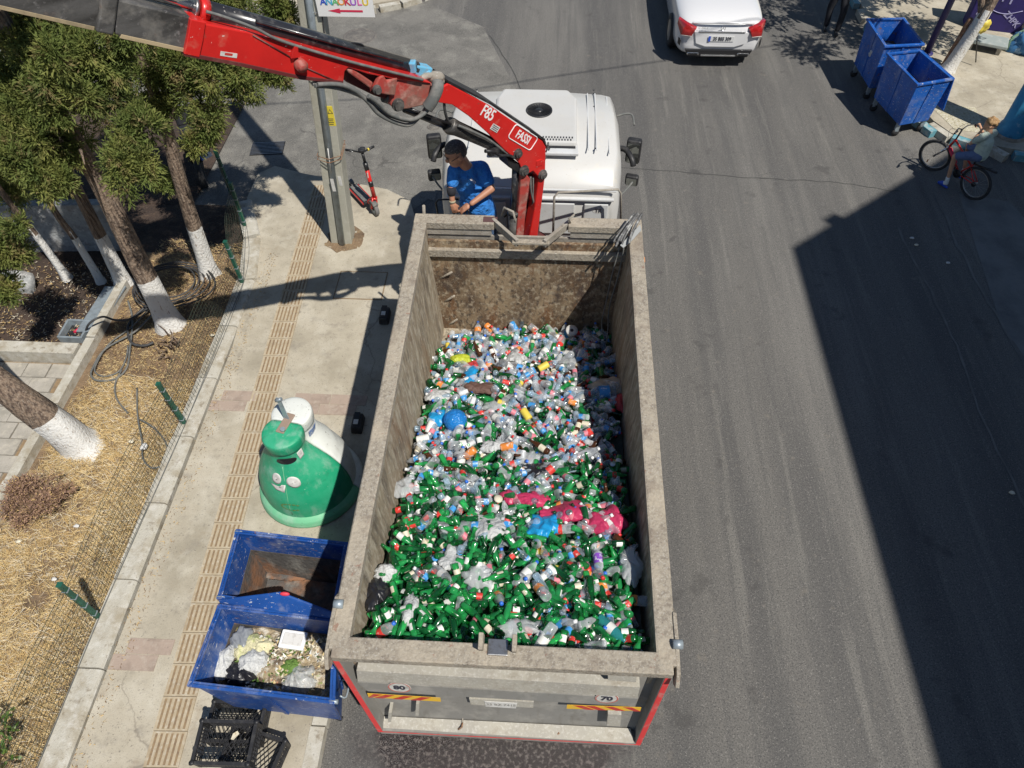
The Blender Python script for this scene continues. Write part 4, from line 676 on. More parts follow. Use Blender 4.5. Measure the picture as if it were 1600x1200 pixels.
# rear wall panels
b = MB(); b.box((0, 5.70, 2.33), (2.08, .05, .03)); b.box((0, 5.715, 2.45), (2.12, .03, .02)); b.build('rear_gutter', CABG, CB, bevel=.006)
for (x0, x1) in ((-.95, -.3), (.12, .56), (.68, .98)): b = MB(); b.box(((x0+x1)/2, 5.705, 2.02), (x1-x0, .03, .48)); b.build('rear_panel', CABG, CB, bevel=.012)
b = MB(); b.lathe([(.001, .0), (.058, .0)], (.86, 5.688, 2.17), 24, M=Matrix.Rotation(pi/2, 3, 'X')@Matrix.Diagonal((1.25, .8, 1))); b.build('country_oval', WORN, CB); words('lettering', 'TR', .072, frame((.86, 5.684, 2.17), (1, 0, 0), (0, 0, 1)), INK, CB, bold=.002)
b = MB(); b.tube([gp(864, 372, y=5.30), gp(866, 308, y=5.30), gp(872, 301, y=5.32), gp(966, 296, y=5.5), gp(970, 302, y=5.5), gp(970, 350, y=5.5)], .014); b.build('rear_guard_rail', DUST, CB)
b = MB(); b.tube([gp(686, 345, y=5.35), gp(681, 317, y=5.35), gp(685, 312, y=5.35), gp(716, 311, y=5.35)], .011); b.build('platform_rail', CARK, CB)
b = MB(); b.tube([(.22, 6.1, 2.78), (.05, 5.75, 2.5), (-.32, 5.60, 2.1)], .012); b.build('hose', CABLE, CB)
for s in (-1, 1):
    MR_ = [(s*1.12, 7.38, 2.45), (s*1.26, 7.42, 2.47), (s*1.34, 7.40, 2.45), (s*1.36, 7.25, 2.4)]; b = MB(); b.tube(smoothpath(MR_, 4), .014); b.build('mirror_arm', HOSE, CB)
    b = MB(); b.tube(smoothpath([(s*1.14, 7.0, 2.2), (s*1.25, 6.95, 2.22), (s*1.33, 6.8, 2.18), (s*1.36, 6.75, 2.1)], 4), .04); b.build('mirror_bracket', BLACK, CB)
    b = MB(); b.tube(smoothpath([(s*1.14, 6.3, 1.9), (s*1.26, 6.45, 1.92), (s*1.36, 6.6, 1.95)], 4), .014); b.build('mirror_arm', HOSE, CB)
    cM = V3((s*1.37, 7.02, 2.16)); Rm = RZ(s*-.25)@Matrix.Rotation(.12, 3, 'X'); b = MB(); b.box(cM, (.20, .11, .38), Rm); o = b.build('mirror_housing', BLACK, CB, bevel=.03); b = MB(); b.box(cM+Rm@V3((0, -.063, .0)), (.16, .004, .32), Rm); b.build('mirror_glass', MIRROR, CB, bevel=.001)
    cM = V3((s*1.37, 6.78, 1.86)); b = MB(); b.box(cM, (.18, .09, .16), Rm); b.build('mirror_housing', BLACK, CB, bevel=.025); b = MB(); b.box(cM+Rm@V3((0, -.053, 0)), (.14, .004, .12), Rm); b.build('mirror_glass', MIRROR, CB, bevel=.001)
b = MB(); b.box((0, 7.90, 1.75), (1.75, .02, .75), Matrix.Rotation(-.08, 3, 'X')); b.build('windscreen', GLASS, CB)
for s in (-1, 1): b = MB(); b.box((s*1.15, 7.05, 1.95), (.012, .8, .6)); b.build('side_window', GLASS, CB)
# ---- crane (traced on its working plane)
CO = V3((.16, 5.36, 0)); CUX = V3((-.78, -.626, 0)).normalized(); CN = V3((.626, -.78, 0)).normalized()
def cp(px, py, d=.14): return gp(px, py, pl=(CO+CN*d, CN))
def cpoly(name, pts, m, d=.14, th=.26, parent=None, bevel=.012, mside=None):
    b = MB(); b.prism([cp(p[0], p[1], d) for p in pts], -CN*th, 0, None if mside is None else 1); return b.build(name, [m, mside] if mside else m, parent, bevel=bevel)
b = MB(); b.lathe([(.26, 1.1), (.26, 1.5), (.2, 1.55), (.19, 2.0), (.001, 2.0)], (.05, 5.30, 0), 20); CRN = b.build('crane', DARKRED, TR)
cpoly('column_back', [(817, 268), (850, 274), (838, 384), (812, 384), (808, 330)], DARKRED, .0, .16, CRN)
cpoly('column_flange', [(815, 272), (822, 271), (829, 280), (822, 330), (817, 386), (806, 386), (810, 330)], REDDIRT, .14, .13, CRN)
cpoly('column_flange', [(842, 280), (852, 276), (849, 300), (838, 388), (824, 388), (835, 330)], RED, .14, .13, CRN)
b = MB(); b.tube(smoothpath([cp(829, 276, .08), cp(830, 300, .1), cp(835, 320, .1)], 5), .012, n=6); b.tube(smoothpath([cp(833, 276, .08), cp(833, 300, .1), cp(832, 322, .08)], 5), .010, n=6); b.build('column_hose', HOSE, CRN)
b = MB(); b.tube([cp(806, 258, .06), cp(803, 335, .06)], .042, n=14); b.build('lift_rod', CYLB, CRN); b = MB(); b.tube([cp(803, 331, .06), cp(802, 392, .06)], .062, n=14); b.build('lift_cylinder', GREASE, CRN); b = MB(); b.tube([cp(803.5, 328, .06), cp(803, 334, .06)], .078, n=14); b.build('lift_collar', GREASE, CRN)
main = [(687, 139), (701, 131), (765, 165), (848, 221), (853, 230), (852, 272), (846, 281), (833, 267), (824, 272), (818, 271), (812, 256), (803, 247), (788, 234), (762, 208), (733, 182), (707, 164), (683, 160)]
b = MB(); b.prism([cp(p[0], p[1], .14) for p in main], -CN*.03); b.build('boom_plate', RED, CRN, bevel=.008)
b = MB(); b.prism([cp(p[0], p[1], -.10) for p in main], -CN*.03); b.build('boom_plate', RED, CRN, bevel=.008)
core = [(690, 141), (702, 134), (764, 168), (845, 223), (849, 231), (848, 268), (832, 262), (812, 251), (790, 229), (764, 203), (735, 177), (709, 159), (688, 156)]
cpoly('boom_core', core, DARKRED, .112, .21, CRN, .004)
cpoly('boom_top_strip', [(700, 129.5), (766, 163.5), (849, 219.5), (854, 230), (853, 221), (850, 216), (767, 160), (701, 126)], BLACK, .135, .27, CRN, .003)
cpoly('boom_bracket', [(793, 247), (812, 256), (816, 262), (814, 273), (796, 262)], CARK, .12, .2, CRN)
cpoly('boom_weld', [(838, 252), (846, 249), (851, 252), (848, 258), (838, 262)], RED, .147, .01, CRN, .004)
for (px, py, r) in ((808.5, 239, .042), (818, 266, .05), (847, 272, .046)):
    c = cp(px, py, .14); R = V3((0, 0, 1)).rotation_difference(CN).to_matrix(); b = MB(); b.lathe([(r*1.25, 0), (r*1.25, .012), (r, .014), (r, .04), (r*.55, .045), (r*.5, .055), (.001, .055)], c, 18, M=R, smooth=False); b.build('pin', GREASE, CRN)
b = MB(); b.tube([cp(853, 232, .1), cp(857, 222, .1), cp(857, 226, .1), cp(853, 238, .1)], .008); b.build('lifting_eye', STEEL, CRN)
def cwords(text, px, py, size, ang_to, m=WHITE, d=.1425, bold=0.003, fs=(1, 1)):
    o = cp(px, py, d); e = cp(*ang_to, d)-o; return words('lettering', text, size, frame(o, e, CN.cross(e)), m, CRN, font_scale=fs, bold=bold)
cwords('F85', 762.5, 177.5, .16, (796, 199), bold=.002, fs=(.8, 1))
cwords('FASSI', 817.5, 215, .125, (848, 234), bold=.002, fs=(.80, 1))
o = cp(817.5, 215, .1425); e = (cp(848, 234, .1425)-o).normalized(); u = CN.cross(e); b = MB(); hw, hh = .20, .078; rp = []
for i in range(32):
    a = 2*pi*i/32; cx = hw-.035; cz = hh-.035; rp.append((math.copysign(cx, cos(a))+.035*cos(a), math.copysign(cz, sin(a))+.035*sin(a)))
b.tube([o+e*x+u*z for x, z in rp], .0055, n=6, closed=True); b.build('logo_frame', WHITE, CRN)
b = MB(); o = cp(773.5, 200, .142); b.prism([o-e*.055-u*.032, o+e*.055-u*.032, o+e*.055+u*.032, o-e*.055+u*.032], CN*.003); b.build('spec_plate', WORN, CRN)
b = MB()
for k in range(3): q = o+u*(-.018+.018*k)+CN*.004; b.prism([q-e*.045-u*.003, q+e*.045-u*.003, q+e*.045+u*.003, q-e*.045+u*.003], CN*.001)
b.build('print_lines', INK, CRN)
# elbow link, second cylinder
cpoly('elbow_link', [(622, 121), (655, 124), (678, 133), (688, 139), (683, 160), (665, 164), (640, 170), (620, 172), (611, 166), (614, 150)], REDDIRT, .12, .22, CRN)
cpoly('elbow_tab', [(585, 137), (593, 121), (600, 118), (605, 127), (622, 121), (618, 150), (602, 148), (584, 144)], REDDIRT, .15, .05, CRN)
cpoly('elbow_stay', [(540, 107), (552, 108), (584, 130), (580, 139), (545, 114)], REDDIRT, .13, .04, CRN)
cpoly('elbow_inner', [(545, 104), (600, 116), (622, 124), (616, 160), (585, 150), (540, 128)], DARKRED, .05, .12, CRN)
for (px, py, r) in ((621, 163, .045), (588, 139, .03)):
    c = cp(px, py, .15 if r < .04 else .12); R = V3((0, 0, 1)).rotation_difference(CN).to_matrix(); b = MB(); b.lathe([(r*1.3, 0), (r*1.3, .02), (r, .022), (r, .045), (.001, .045)], c, 18, M=R, smooth=False); b.build('pin', GREASE, CRN)
b = MB(); b.tube([cp(600, 151, .02), cp(618, 158, .02)], .05, n=12); b.build('knuckle', GREASE, CRN)
b = MB(); b.tube([cp(632, 170, .0), cp(705, 200, .0)], .034, n=14); b.tube([cp(636, 168, .09), cp(705, 194, .09)], .012, n=8); b.build('boom_rod', CYLB, CRN)
b = MB(); b.tube([cp(700, 194, .03), cp(704, 197, .03), cp(712, 200, .03), cp(740, 212, .03), cp(775, 228, .03), cp(800, 240, .03)], [.075, .085, .075, .07, .066, .06], n=16); b.build('boom_cylinder', GREASE, CRN)
b = MB(); b.tube(smoothpath([cp(716, 196, .12), cp(740, 206, .14), cp(765, 219, .13), cp(790, 238, .12), cp(800, 244, .12)], 5), .014, n=6); b.build('cylinder_pipe', HOSE, CRN)
b = MB(); b.box(cp(771, 237, .14), (.12, .06, .05), RZ(.7)); b.tube([cp(758, 236, .15), cp(775, 237, .16)], .02); b.tube(smoothpath([cp(770, 237, .15), cp(782, 243, .15), cp(795, 243, .15), cp(806, 247, .15)], 4), .016); b.build('valve_cluster', BLACK, CRN)
# outer boom
ob = [(298, 32), (325, 38), (387, 50), (462, 70), (525, 88), (612, 111), (655, 121), (676, 131), (622, 125), (575, 116), (545, 106), (539, 112), (537, 129), (472, 122), (375, 101), (290, 85), (294, 55)]
b = MB(); b.prism([cp(p[0], p[1], .14) for p in ob], -CN*.28); b.build('outer_boom', RED, CRN, bevel=.01)
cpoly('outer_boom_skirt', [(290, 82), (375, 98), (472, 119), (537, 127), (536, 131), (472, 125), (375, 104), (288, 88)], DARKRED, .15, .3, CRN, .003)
cpoly('outer_boom_flange', [(298, 30), (322, 35), (318, 62), (312, 90), (288, 85), (294, 55)], RED, .155, .31, CRN, .006)
b = MB(); c = cp(468, 100, .14); R = V3((0, 0, 1)).rotation_difference(CN).to_matrix(); b.lathe([(.05, 0), (.05, .05), (.034, .052), (.034, .075), (.001, .075)], c, 18, M=R); b.build('pin', REDDIRT, CRN); cpoly('boom_gusset', [(460, 73), (466, 72), (467, 90), (455, 92)], RED, .17, .04, CRN, .003)
cpoly('boom_sticker', [(345, 80), (371, 84), (370, 91), (344, 87)], WORN, .143, .003, CRN, 0); cpoly('sticker_print', [(352, 82.5), (364, 84), (363, 87.5), (351, 86)], REDS, .1445, .002, CRN, 0)
# pad straps: dark groove across the red side
b = MB(); b.tube([cp(395, 55, .142), cp(455, 90, .142)], .006); b.tube([cp(476, 105, .142), cp(525, 127, .142)], .006); b.build('welded_rib', DARKRED, CRN)
cpoly('extension', [(180, -2), (299, 27), (291, 80), (238, 68), (180, 54)], GREASE, .12, .24, CRN); cpoly('extension_pad', [(190, 54), (290, 76), (289, 82), (188, 60)], YELLOWISH, .125, .25, CRN, .002)
cpoly('extension_collar', [(157, -14), (186, -8), (183, 20), (178, 56), (150, 50), (156, 20)], GREASE, .14, .28, CRN)
cpoly('extension', [(-200, -84), (158, -8), (155, 48), (-200, -32)], GREASE, .10, .20, CRN); cpoly('extension_pad', [(-200, -37), (148, 42), (147, 48), (-200, -30)], YELLOWISH, .104, .21, CRN, .002)
# extension cylinder on top
b = MB(); b.tube([cp(318, 16, -.02), cp(470, 57, -.02), cp(644, 106, -.02)], .072, n=18); b.build('extension_cylinder', CYLB, CRN)
b = MB(); b.tube([cp(120, -38, -.02), cp(318, 14, -.02)], .03, n=12); b.build('extension_rod', CHROME, CRN)
b = MB(); b.tube([cp(300, 11, -.02), cp(306, 13, -.02)], .075, n=16); b.build('rod_end', STEEL, CRN); b = MB(); b.tube([cp(308, 14, -.02), cp(322, 18, -.02)], .09, n=16); b.build('rod_bracket', RED, CRN)
b = MB(); b.tube(smoothpath([cp(322, 18, .1), cp(355, 28, .12), cp(400, 45, .16), cp(430, 60, .16), cp(480, 77, .16), cp(560, 100, .16), cp(650, 122, .16), cp(660, 125, .15)], 5), .012, n=6); b.build('boom_pipe', HOSE, CRN)
b = MB(); b.tube([cp(640, 103, -.02), cp(650, 107, -.02)], .06, n=12); b.tube([cp(400, 33, .06), cp(560, 78, .06), cp(630, 97, .06)], .014, n=6); b.build('cylinder_end', CYLB, CRN)
b = MB(); b.box(cp(655, 111, -.02), (.20, .12, .11), frame((0, 0, 0), CUX, (0, 0, 1)).to_3x3()@Matrix.Rotation(.45, 3, 'Z')); b.box(cp(645, 104, .03), (.06, .08, .1)); b.box(cp(668, 115, .0), (.07, .1, .09)); b.build('valve_block', VALVE, CRN, bevel=.012)
b = MB(); b.tube(smoothpath([cp(546, 67, 0), cp(560, 68, 0), cp(568, 72, 0), cp(569, 80, 0)], 4), .008); b.build('guard_loop', CARK, CRN)
b = MB(); b.tube(smoothpath([cp(684, 128, .18), cp(683, 140, .22), cp(676, 156, .22), cp(668, 168, .2)], 5), .055, n=12); b.build('hose_sleeve', HOSE, CRN)
for k, pts in enumerate(([(488, 131), (515, 130), (545, 138), (570, 152), (590, 170), (625, 185), (650, 186), (668, 166)], [(492, 134), (520, 136), (550, 144), (578, 158), (600, 176), (635, 188), (655, 183), (672, 168)], [(496, 132), (530, 132), (556, 142), (576, 160), (592, 178), (620, 192), (642, 194), (664, 172)], [(575, 150), (590, 160), (610, 178), (640, 187), (662, 178), (676, 160)])):
    b = MB(); b.tube(smoothpath([cp(p[0], p[1], .12+.03*k) for p in pts], 6), .019, n=8); b.build('hose', HOSE, CRN)
b = MB(); b.tube(smoothpath([cp(694, 160, .1), cp(695, 172, .1), cp(698, 184, .08), cp(702, 192, .06)], 4), .014, n=6); b.build('hose', CABLE, CRN)
b = MB(); b.tube(smoothpath([cp(655, 125, .05), cp(670, 118, .05), cp(684, 122, .05), cp(692, 128, .05)], 4), .03, n=8); b.blob(cp(680, 120, .05), (.09, .06, .05)); b.build('fitting', DUST, CRN)
# control levers at the platform
LVB = MB(); LVB.box((-.86, 4.99, 2.22), (.5, .12, .08)); LV = LVB.build('control_bank', CARK, TR, bevel=.01)
for k, px in enumerate((709, 715, 721, 727, 732)):
    p = gp(px, 331, y=4.98); b = MB(); b.tube([p-V3((0, -.03, .18)), p], .007); b.blob(p+V3((0, 0, .012)), (.014, .014, .02)); b.build('lever', CARK, LV)
b = MB(); b.box((-.75, 5.35, 1.24), (.9, .75, .04)); b.build('platform', DUST, TR)
b = MB(); b.tube([(-1.24, 5.05, 2.3), (-1.2, 4.99, 2.72)], .018); b.build('corner_peg', DUST, TR)
# ------------------------------------------------------------ load of bottles
def LS(x, y):
    z = float(np.interp(y, [.05, .8, 1.76, 2.92, 4.65], [2.28, 2.18, 1.90, 1.58, 1.02]))
    return z+.05*(x+1.1)+.07*noise.noise((x*1.6, y*1.6, 0))+.05*noise.noise((x*4, y*4, 2))
def on_load(px, py):
    d = CF + CR*((px-800)/CAMQ[3]) - CU*((py-600)/CAMQ[3]); t = 4.0
    while t < 12:
        p = CAMP+d*t
        if p.z < LS(p.x, p.y): return p
        t += .01
    return p
def clearm(name, tint, base, share, rough=.12): return mat(name, base, rough=rough, transp=(tint, share), spec=.6)
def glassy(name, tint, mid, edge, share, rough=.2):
    """thin tinted shell: edge tone painted by view angle for round shading; edges clear less"""
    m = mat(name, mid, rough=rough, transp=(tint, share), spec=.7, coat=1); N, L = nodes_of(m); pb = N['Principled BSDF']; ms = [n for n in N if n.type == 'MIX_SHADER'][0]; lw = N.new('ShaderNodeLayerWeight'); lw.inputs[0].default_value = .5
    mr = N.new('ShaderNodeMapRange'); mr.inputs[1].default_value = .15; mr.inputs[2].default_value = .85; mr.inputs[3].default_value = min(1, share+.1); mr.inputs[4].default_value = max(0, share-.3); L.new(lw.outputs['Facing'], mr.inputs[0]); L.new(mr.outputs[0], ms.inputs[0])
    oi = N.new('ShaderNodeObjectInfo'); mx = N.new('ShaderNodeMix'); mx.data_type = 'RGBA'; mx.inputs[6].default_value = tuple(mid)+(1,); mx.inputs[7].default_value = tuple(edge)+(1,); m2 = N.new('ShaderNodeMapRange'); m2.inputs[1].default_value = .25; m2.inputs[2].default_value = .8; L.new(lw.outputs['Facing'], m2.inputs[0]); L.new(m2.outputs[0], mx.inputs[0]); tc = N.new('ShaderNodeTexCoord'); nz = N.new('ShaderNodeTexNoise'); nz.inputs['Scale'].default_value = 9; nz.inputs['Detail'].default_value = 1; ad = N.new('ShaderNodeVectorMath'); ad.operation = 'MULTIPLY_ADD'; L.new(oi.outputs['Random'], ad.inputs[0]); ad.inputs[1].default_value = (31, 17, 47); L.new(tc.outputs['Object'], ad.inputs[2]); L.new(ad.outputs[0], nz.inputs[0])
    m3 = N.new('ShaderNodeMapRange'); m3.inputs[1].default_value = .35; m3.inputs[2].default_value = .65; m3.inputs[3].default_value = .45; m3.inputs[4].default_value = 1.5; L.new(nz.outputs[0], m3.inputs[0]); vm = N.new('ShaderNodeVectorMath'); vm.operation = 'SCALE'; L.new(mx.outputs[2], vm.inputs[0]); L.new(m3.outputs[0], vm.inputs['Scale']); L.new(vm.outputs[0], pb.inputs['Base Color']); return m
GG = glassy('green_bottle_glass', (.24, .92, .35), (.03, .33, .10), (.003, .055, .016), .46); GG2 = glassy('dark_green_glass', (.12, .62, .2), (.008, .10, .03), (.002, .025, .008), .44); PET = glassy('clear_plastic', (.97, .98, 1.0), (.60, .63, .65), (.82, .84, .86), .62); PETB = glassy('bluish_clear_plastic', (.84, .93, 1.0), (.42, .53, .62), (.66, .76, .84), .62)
BRN = clearm('brown_glass', (.5, .22, .08), (.08, .03, .012), .3); FILM = mat('clear_film', (.72, .74, .74), rough=.2, transp=((.96, .97, .98), .66), bump=(20, .5, .02))
LBL = {'white': mat('label_white', (.72, .72, .68), [((.5, .35, .3), 30, .6, .68, .7)], rough=.5), 'red': mat('label_red', (.62, .04, .03), [((.75, .7, .65), 34, .58, .66, .8)], rough=.5), 'cream': mat('label_cream', (.66, .60, .46), [((.4, .3, .15), 30, .58, .68, .7)], rough=.5),
       'blue': mat('label_blue', (.05, .28, .62), [((.7, .75, .78), 24, .55, .62, .8)], rough=.4), 'orange': mat('label_orange', (.75, .25, .05), [((.75, .7, .65), 30, .56, .64, .8)], rough=.5), 'pink': mat('label_pink', (.65, .2, .25), rough=.5), 'yellow': mat('label_yellow', (.70, .55, .08), rough=.5)}
CAPS = [mat('cap_white', (.75, .75, .75), rough=.4), mat('cap_blue', (.03, .15, .6), rough=.4), mat('cap_red', (.6, .03, .03), rough=.4), mat('cap_green', (.04, .3, .1), rough=.4)]
def bottle_parts(kind):
    """profile body, label band, cap; lies along local x, centred"""
    M = Matrix.Rotation(pi/2, 3, 'Y')
    def sh(pr, n, L): b = MB(); b.lathe([(r, z-L/2) for r, z in pr], (0, 0, 0), n, M=M); return b
    if kind == 'beer': L, pr, lb, cp_ = .225, [(.001, .0), (.026, .0), (.030, .006), (.030, .115), (.028, .135), (.016, .165), (.0135, .20), (.0145, .205), (.0145, .222), (.009, .222)], (.0306, .04, .095), None
    elif kind == 'soda': L, pr, lb, cp_ = .20, [(.001, 0), (.026, 0), (.029, .006), (.029, .11), (.02, .14), (.0135, .16), (.013, .195), (.009, .195)], (.0296, .05, .09), None
    elif kind == 'water': L, pr, lb, cp_ = .215, [(.001, 0), (.024, 0), (.031, .008), (.031, .03), (.028, .036), (.031, .042), (.031, .12), (.028, .128), (.031, .136), (.030, .155), (.014, .192), (.013, .205), (.012, .205)], (.0318, .062, .112), (.016, .195, .215)
    elif kind == 'pet': L, pr, lb, cp_ = .30, [(.001, .006), (.03, 0), (.043, .012), (.044, .09), (.041, .10), (.044, .11), (.044, .19), (.040, .215), (.018, .265), (.014, .285), (.013, .285)], (.0448, .115, .18), (.017, .275, .297)
    elif kind == 'can': L, pr, lb, cp_ = .12, [(.001, .004), (.025, .002), (.030, .01), (.032, .02), (.032, .10), (.027, .118), (.024, .116), (.001, .114)], (.0325, .02, .10), None
    else: L, pr, lb, cp_ = .10, [(.030, .10), (.024, .0), (.001, .0)], (.03, .03, .06), None
    n = 12
    body = sh(pr, n, L)
    r, z0, z1 = lb; k = MB(); k.lathe([(r, z0-L/2), (r, z1-L/2)], (0, 0, 0), n, M=M); k.f = [f for i, f in enumerate(k.f) if (i < n*.62 or kind in ('water', 'pet', 'can'))]; k.m = k.m[:len(k.f)]; k.s = k.s[:len(k.f)]
    c = None
    if cp_: c = MB(); c.lathe([(cp_[0], cp_[1]-L/2), (cp_[0], cp_[2]-L/2), (.001, cp_[2]-L/2)], (0, 0, 0), 8, M=M)
    if kind in ('beer', 'soda'): # crown ring / torn paper at the neck
        pass
    return body, k, c, L
BP = {k: bottle_parts(k) for k in ('beer', 'soda', 'water', 'pet', 'can', 'cup')}
meshc = {}
def cm(key, f):
    if key not in meshc: meshc[key] = f()
    return meshc[key]
def zone(x, y): return 'by the tailgate' if y < .9 else 'just before the tailgate' if y < 1.8 else 'at mid length' if y < 3.0 else 'at the cab end'
def side(x): return 'left' if x < -.35 else ('right' if x > .35 else 'centre')
count = {}
def place_bottle(kind, bm, lcol, cap, x, y, zoff, Rm):
    z = LS(x, y)+zoff; body, lab, cpn, L = BP[kind]
    nm = {'beer': 'glass_bottle', 'soda': 'glass_bottle', 'water': 'plastic_bottle', 'pet': 'plastic_bottle', 'can': 'drink_can', 'cup': 'plastic_cup'}[kind]
    me = cm((kind, bm.name), lambda: body.mesh(nm, bm)); o = bpy.data.objects.new(nm, me); COL.objects.link(o); o.matrix_world = Matrix.Translation((x, y, z)) @ Rm.to_4x4()
    desc = {'beer': 'long-necked ', 'soda': 'short ', 'water': 'small clear ', 'pet': 'large clear ', 'can': 'crushed ', 'cup': 'empty '}[kind]; c2 = {'green_bottle_glass': 'green glass bottle', 'dark_green_glass': 'dark green glass bottle', 'brown_glass': 'brown glass bottle', 'clear_plastic': 'plastic bottle', 'bluish_clear_plastic': 'bluish plastic bottle'}.get(bm.name, 'drink can' if kind == 'can' else 'cup')
    if kind == 'cup': c2 = 'plastic cup'
    lb = f"{desc}{c2}, {(lcol or 'no')} label, {side(x)} of the load {zone(x, y)}"; tag(o, lb, 'can' if kind == 'can' else ('cup' if kind == 'cup' else 'bottle'), lb.replace('bottle', 'bottles', 1).replace('cup', 'cups', 1))
    if lcol and kind != 'cup': q = bpy.data.objects.new('label', cm((kind, 'L', lcol), lambda: lab.mesh('label', LBL[lcol]))); COL.objects.link(q); q.parent = o
    if cap is not None and cpn: q = bpy.data.objects.new('cap', cm((kind, 'C', cap), lambda: cpn.mesh('cap', CAPS[cap]))); COL.objects.link(q); q.parent = o
def rrot():
    a = random.uniform(0, 2*pi); t = random.gauss(0, .42); return Matrix.Rotation(a, 3, 'Z') @ Matrix.Rotation(t, 3, 'Y') @ Matrix.Rotation(random.uniform(0, 6.28), 3, 'X')
def pgreen(x, y):
    g = float(np.interp(y, [.0, 1.2, 1.9, 3.0, 4.6], [.84, .74, .30, .24, .22])); g += .35*noise.noise((x*1.5, y*1.5, 7)); 
    if x > .4 and y < 1.6: g -= .25
    return max(.04, min(.95, g))
STF = MB(); stuffm = [GG, GG2, PET, PETB, BRN]+list(LBL.values())+CAPS[:3]+[mat('heap_gap_shade', (.015, .025, .018), [((.05, .06, .05), 12, .45, .6, .8), ((.006, .03, .012), 6, .5, .6, .8)], rough=.6)]  # last material: dark sheet under the bottles, shade of the gaps put into its colour
LBI = {k: 5+i for i, k in enumerate(LBL)}
def stuff_bottle(kind, mi, lcol, cap, x, y, zoff, Rm):
    body, lab, cpn, L = BP[kind]; T = V3((x, y, LS(x, y)+zoff))
    for src, m_ in ((body, mi), (lab if lcol else None, LBI.get(lcol, 0)), (cpn if cap is not None else None, 5+len(LBL)+(cap or 0))):
        if src is None: continue
        if src is lab: Rm2 = Rm
        n = len(STF.v); STF.v += [tuple(T+Rm @ V3(v)) for v in src.v]
        for f, s_ in zip(src.f, src.s): STF.f.append([n+i for i in f]); STF.m.append(m_); STF.s.append(s_)
def pick(x, y):
    u = random.random(); g = pgreen(x, y)
    if u < g:
        k = 'beer' if random.random() < .66 else 'soda'; return k, (0 if random.random() < .62 else 1), random.choice(['white', 'red', 'cream', 'white', 'cream', 'white', None, None, None, None, None]), None
    u = random.random()
    if u < .06: return 'beer', 4, random.choice(['cream', 'white', None]), None
    if u < .66: return 'water', (2 if random.random() < .55 else 3), random.choice(['blue', 'white', 'blue', 'red', 'pink', None, None, None]), random.choice([0, 0, 1, 2, None])
    if u < .86: return 'pet', 2, random.choice(['orange', 'white', 'red', 'white', 'blue', None, None, None]), random.choice([0, 1, 2, None])
    if u < .95: return 'can', 2, random.choice(list(LBL)), None
    return 'cup', 2, 'white', None
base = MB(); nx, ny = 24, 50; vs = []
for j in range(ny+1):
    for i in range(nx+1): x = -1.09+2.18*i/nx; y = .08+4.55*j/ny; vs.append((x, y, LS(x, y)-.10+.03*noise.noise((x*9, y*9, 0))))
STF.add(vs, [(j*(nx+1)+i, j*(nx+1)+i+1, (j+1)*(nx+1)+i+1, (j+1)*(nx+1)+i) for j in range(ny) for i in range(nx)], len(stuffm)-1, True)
def rxy():
    while True:
        x = random.uniform(-1.03, 1.03); y = random.uniform(.12, 4.58)
        if abs(x) < 1.02+.01: return x, y
for _ in range(1900):
    x, y = rxy(); k, mi, lc, cpx = pick(x, y); stuff_bottle(k, mi, lc, cpx, x, y, random.uniform(-.09, -.005), rrot())
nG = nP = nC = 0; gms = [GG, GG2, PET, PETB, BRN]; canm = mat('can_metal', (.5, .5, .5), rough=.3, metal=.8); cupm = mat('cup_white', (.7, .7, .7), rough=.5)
tries = 0
while (nG < 285 or nP < 285) and tries < 6000:
    tries += 1; x, y = rxy(); k, mi, lc, cpx = pick(x, y)
    if k in ('beer', 'soda') and mi < 2 or mi == 4:
        if nG >= 285: continue
        nG += 1
    elif k in ('water', 'pet'):
        if nP >= 285: continue
        nP += 1
    elif k == 'can':
        if nC >= 40: continue
        nC += 1
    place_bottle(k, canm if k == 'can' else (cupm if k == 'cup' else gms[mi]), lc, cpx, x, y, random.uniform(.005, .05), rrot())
# further greens so the tailgate end reads as a green heap
for _ in range(300):
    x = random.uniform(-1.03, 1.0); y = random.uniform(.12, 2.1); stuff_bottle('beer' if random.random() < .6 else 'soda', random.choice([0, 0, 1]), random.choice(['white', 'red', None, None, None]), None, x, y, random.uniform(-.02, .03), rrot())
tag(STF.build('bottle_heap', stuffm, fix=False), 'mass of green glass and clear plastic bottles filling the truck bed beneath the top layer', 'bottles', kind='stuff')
# bags and odd items lying on the load
def crumple(name, label, cat, px, py, size, m, amp=.35, freq=4.0, seed=0, sink=.25, group=None, loc=None, rz=0, n=26, fold=.5):
    c = V3(loc) if loc else on_load(px, py); c = c+V3((0, 0, size[2]*(1-sink)*.5)); n = n if n < 20 else 34; b = MB(); b.blob((0, 0, 0), (1, 1, 1), n=n, k=n//2); out = []
    for v in b.v:
        v = V3(v); q = v*freq*.5+V3((seed*7.1, seed*3.3, seed)); rdg = (1-abs(noise.noise(q*1.6)))**3; k = 1+amp*(noise.noise(q*.55)*1.3+fold*.9*(rdg-.5))+amp*.22*noise.noise(q*3.1)-.12*amp*(1-abs(noise.noise(q*1.1+V3((3, 0, 0)))))**6
        p = V3((v.x*size[0]*k, v.y*size[1]*k, v.z*size[2]*k)); out.append(c+RZ(rz) @ p)
    b.v = [tuple(p) for p in out]; return tag(b.build(name, m, at=tuple(c)), label, cat, group)
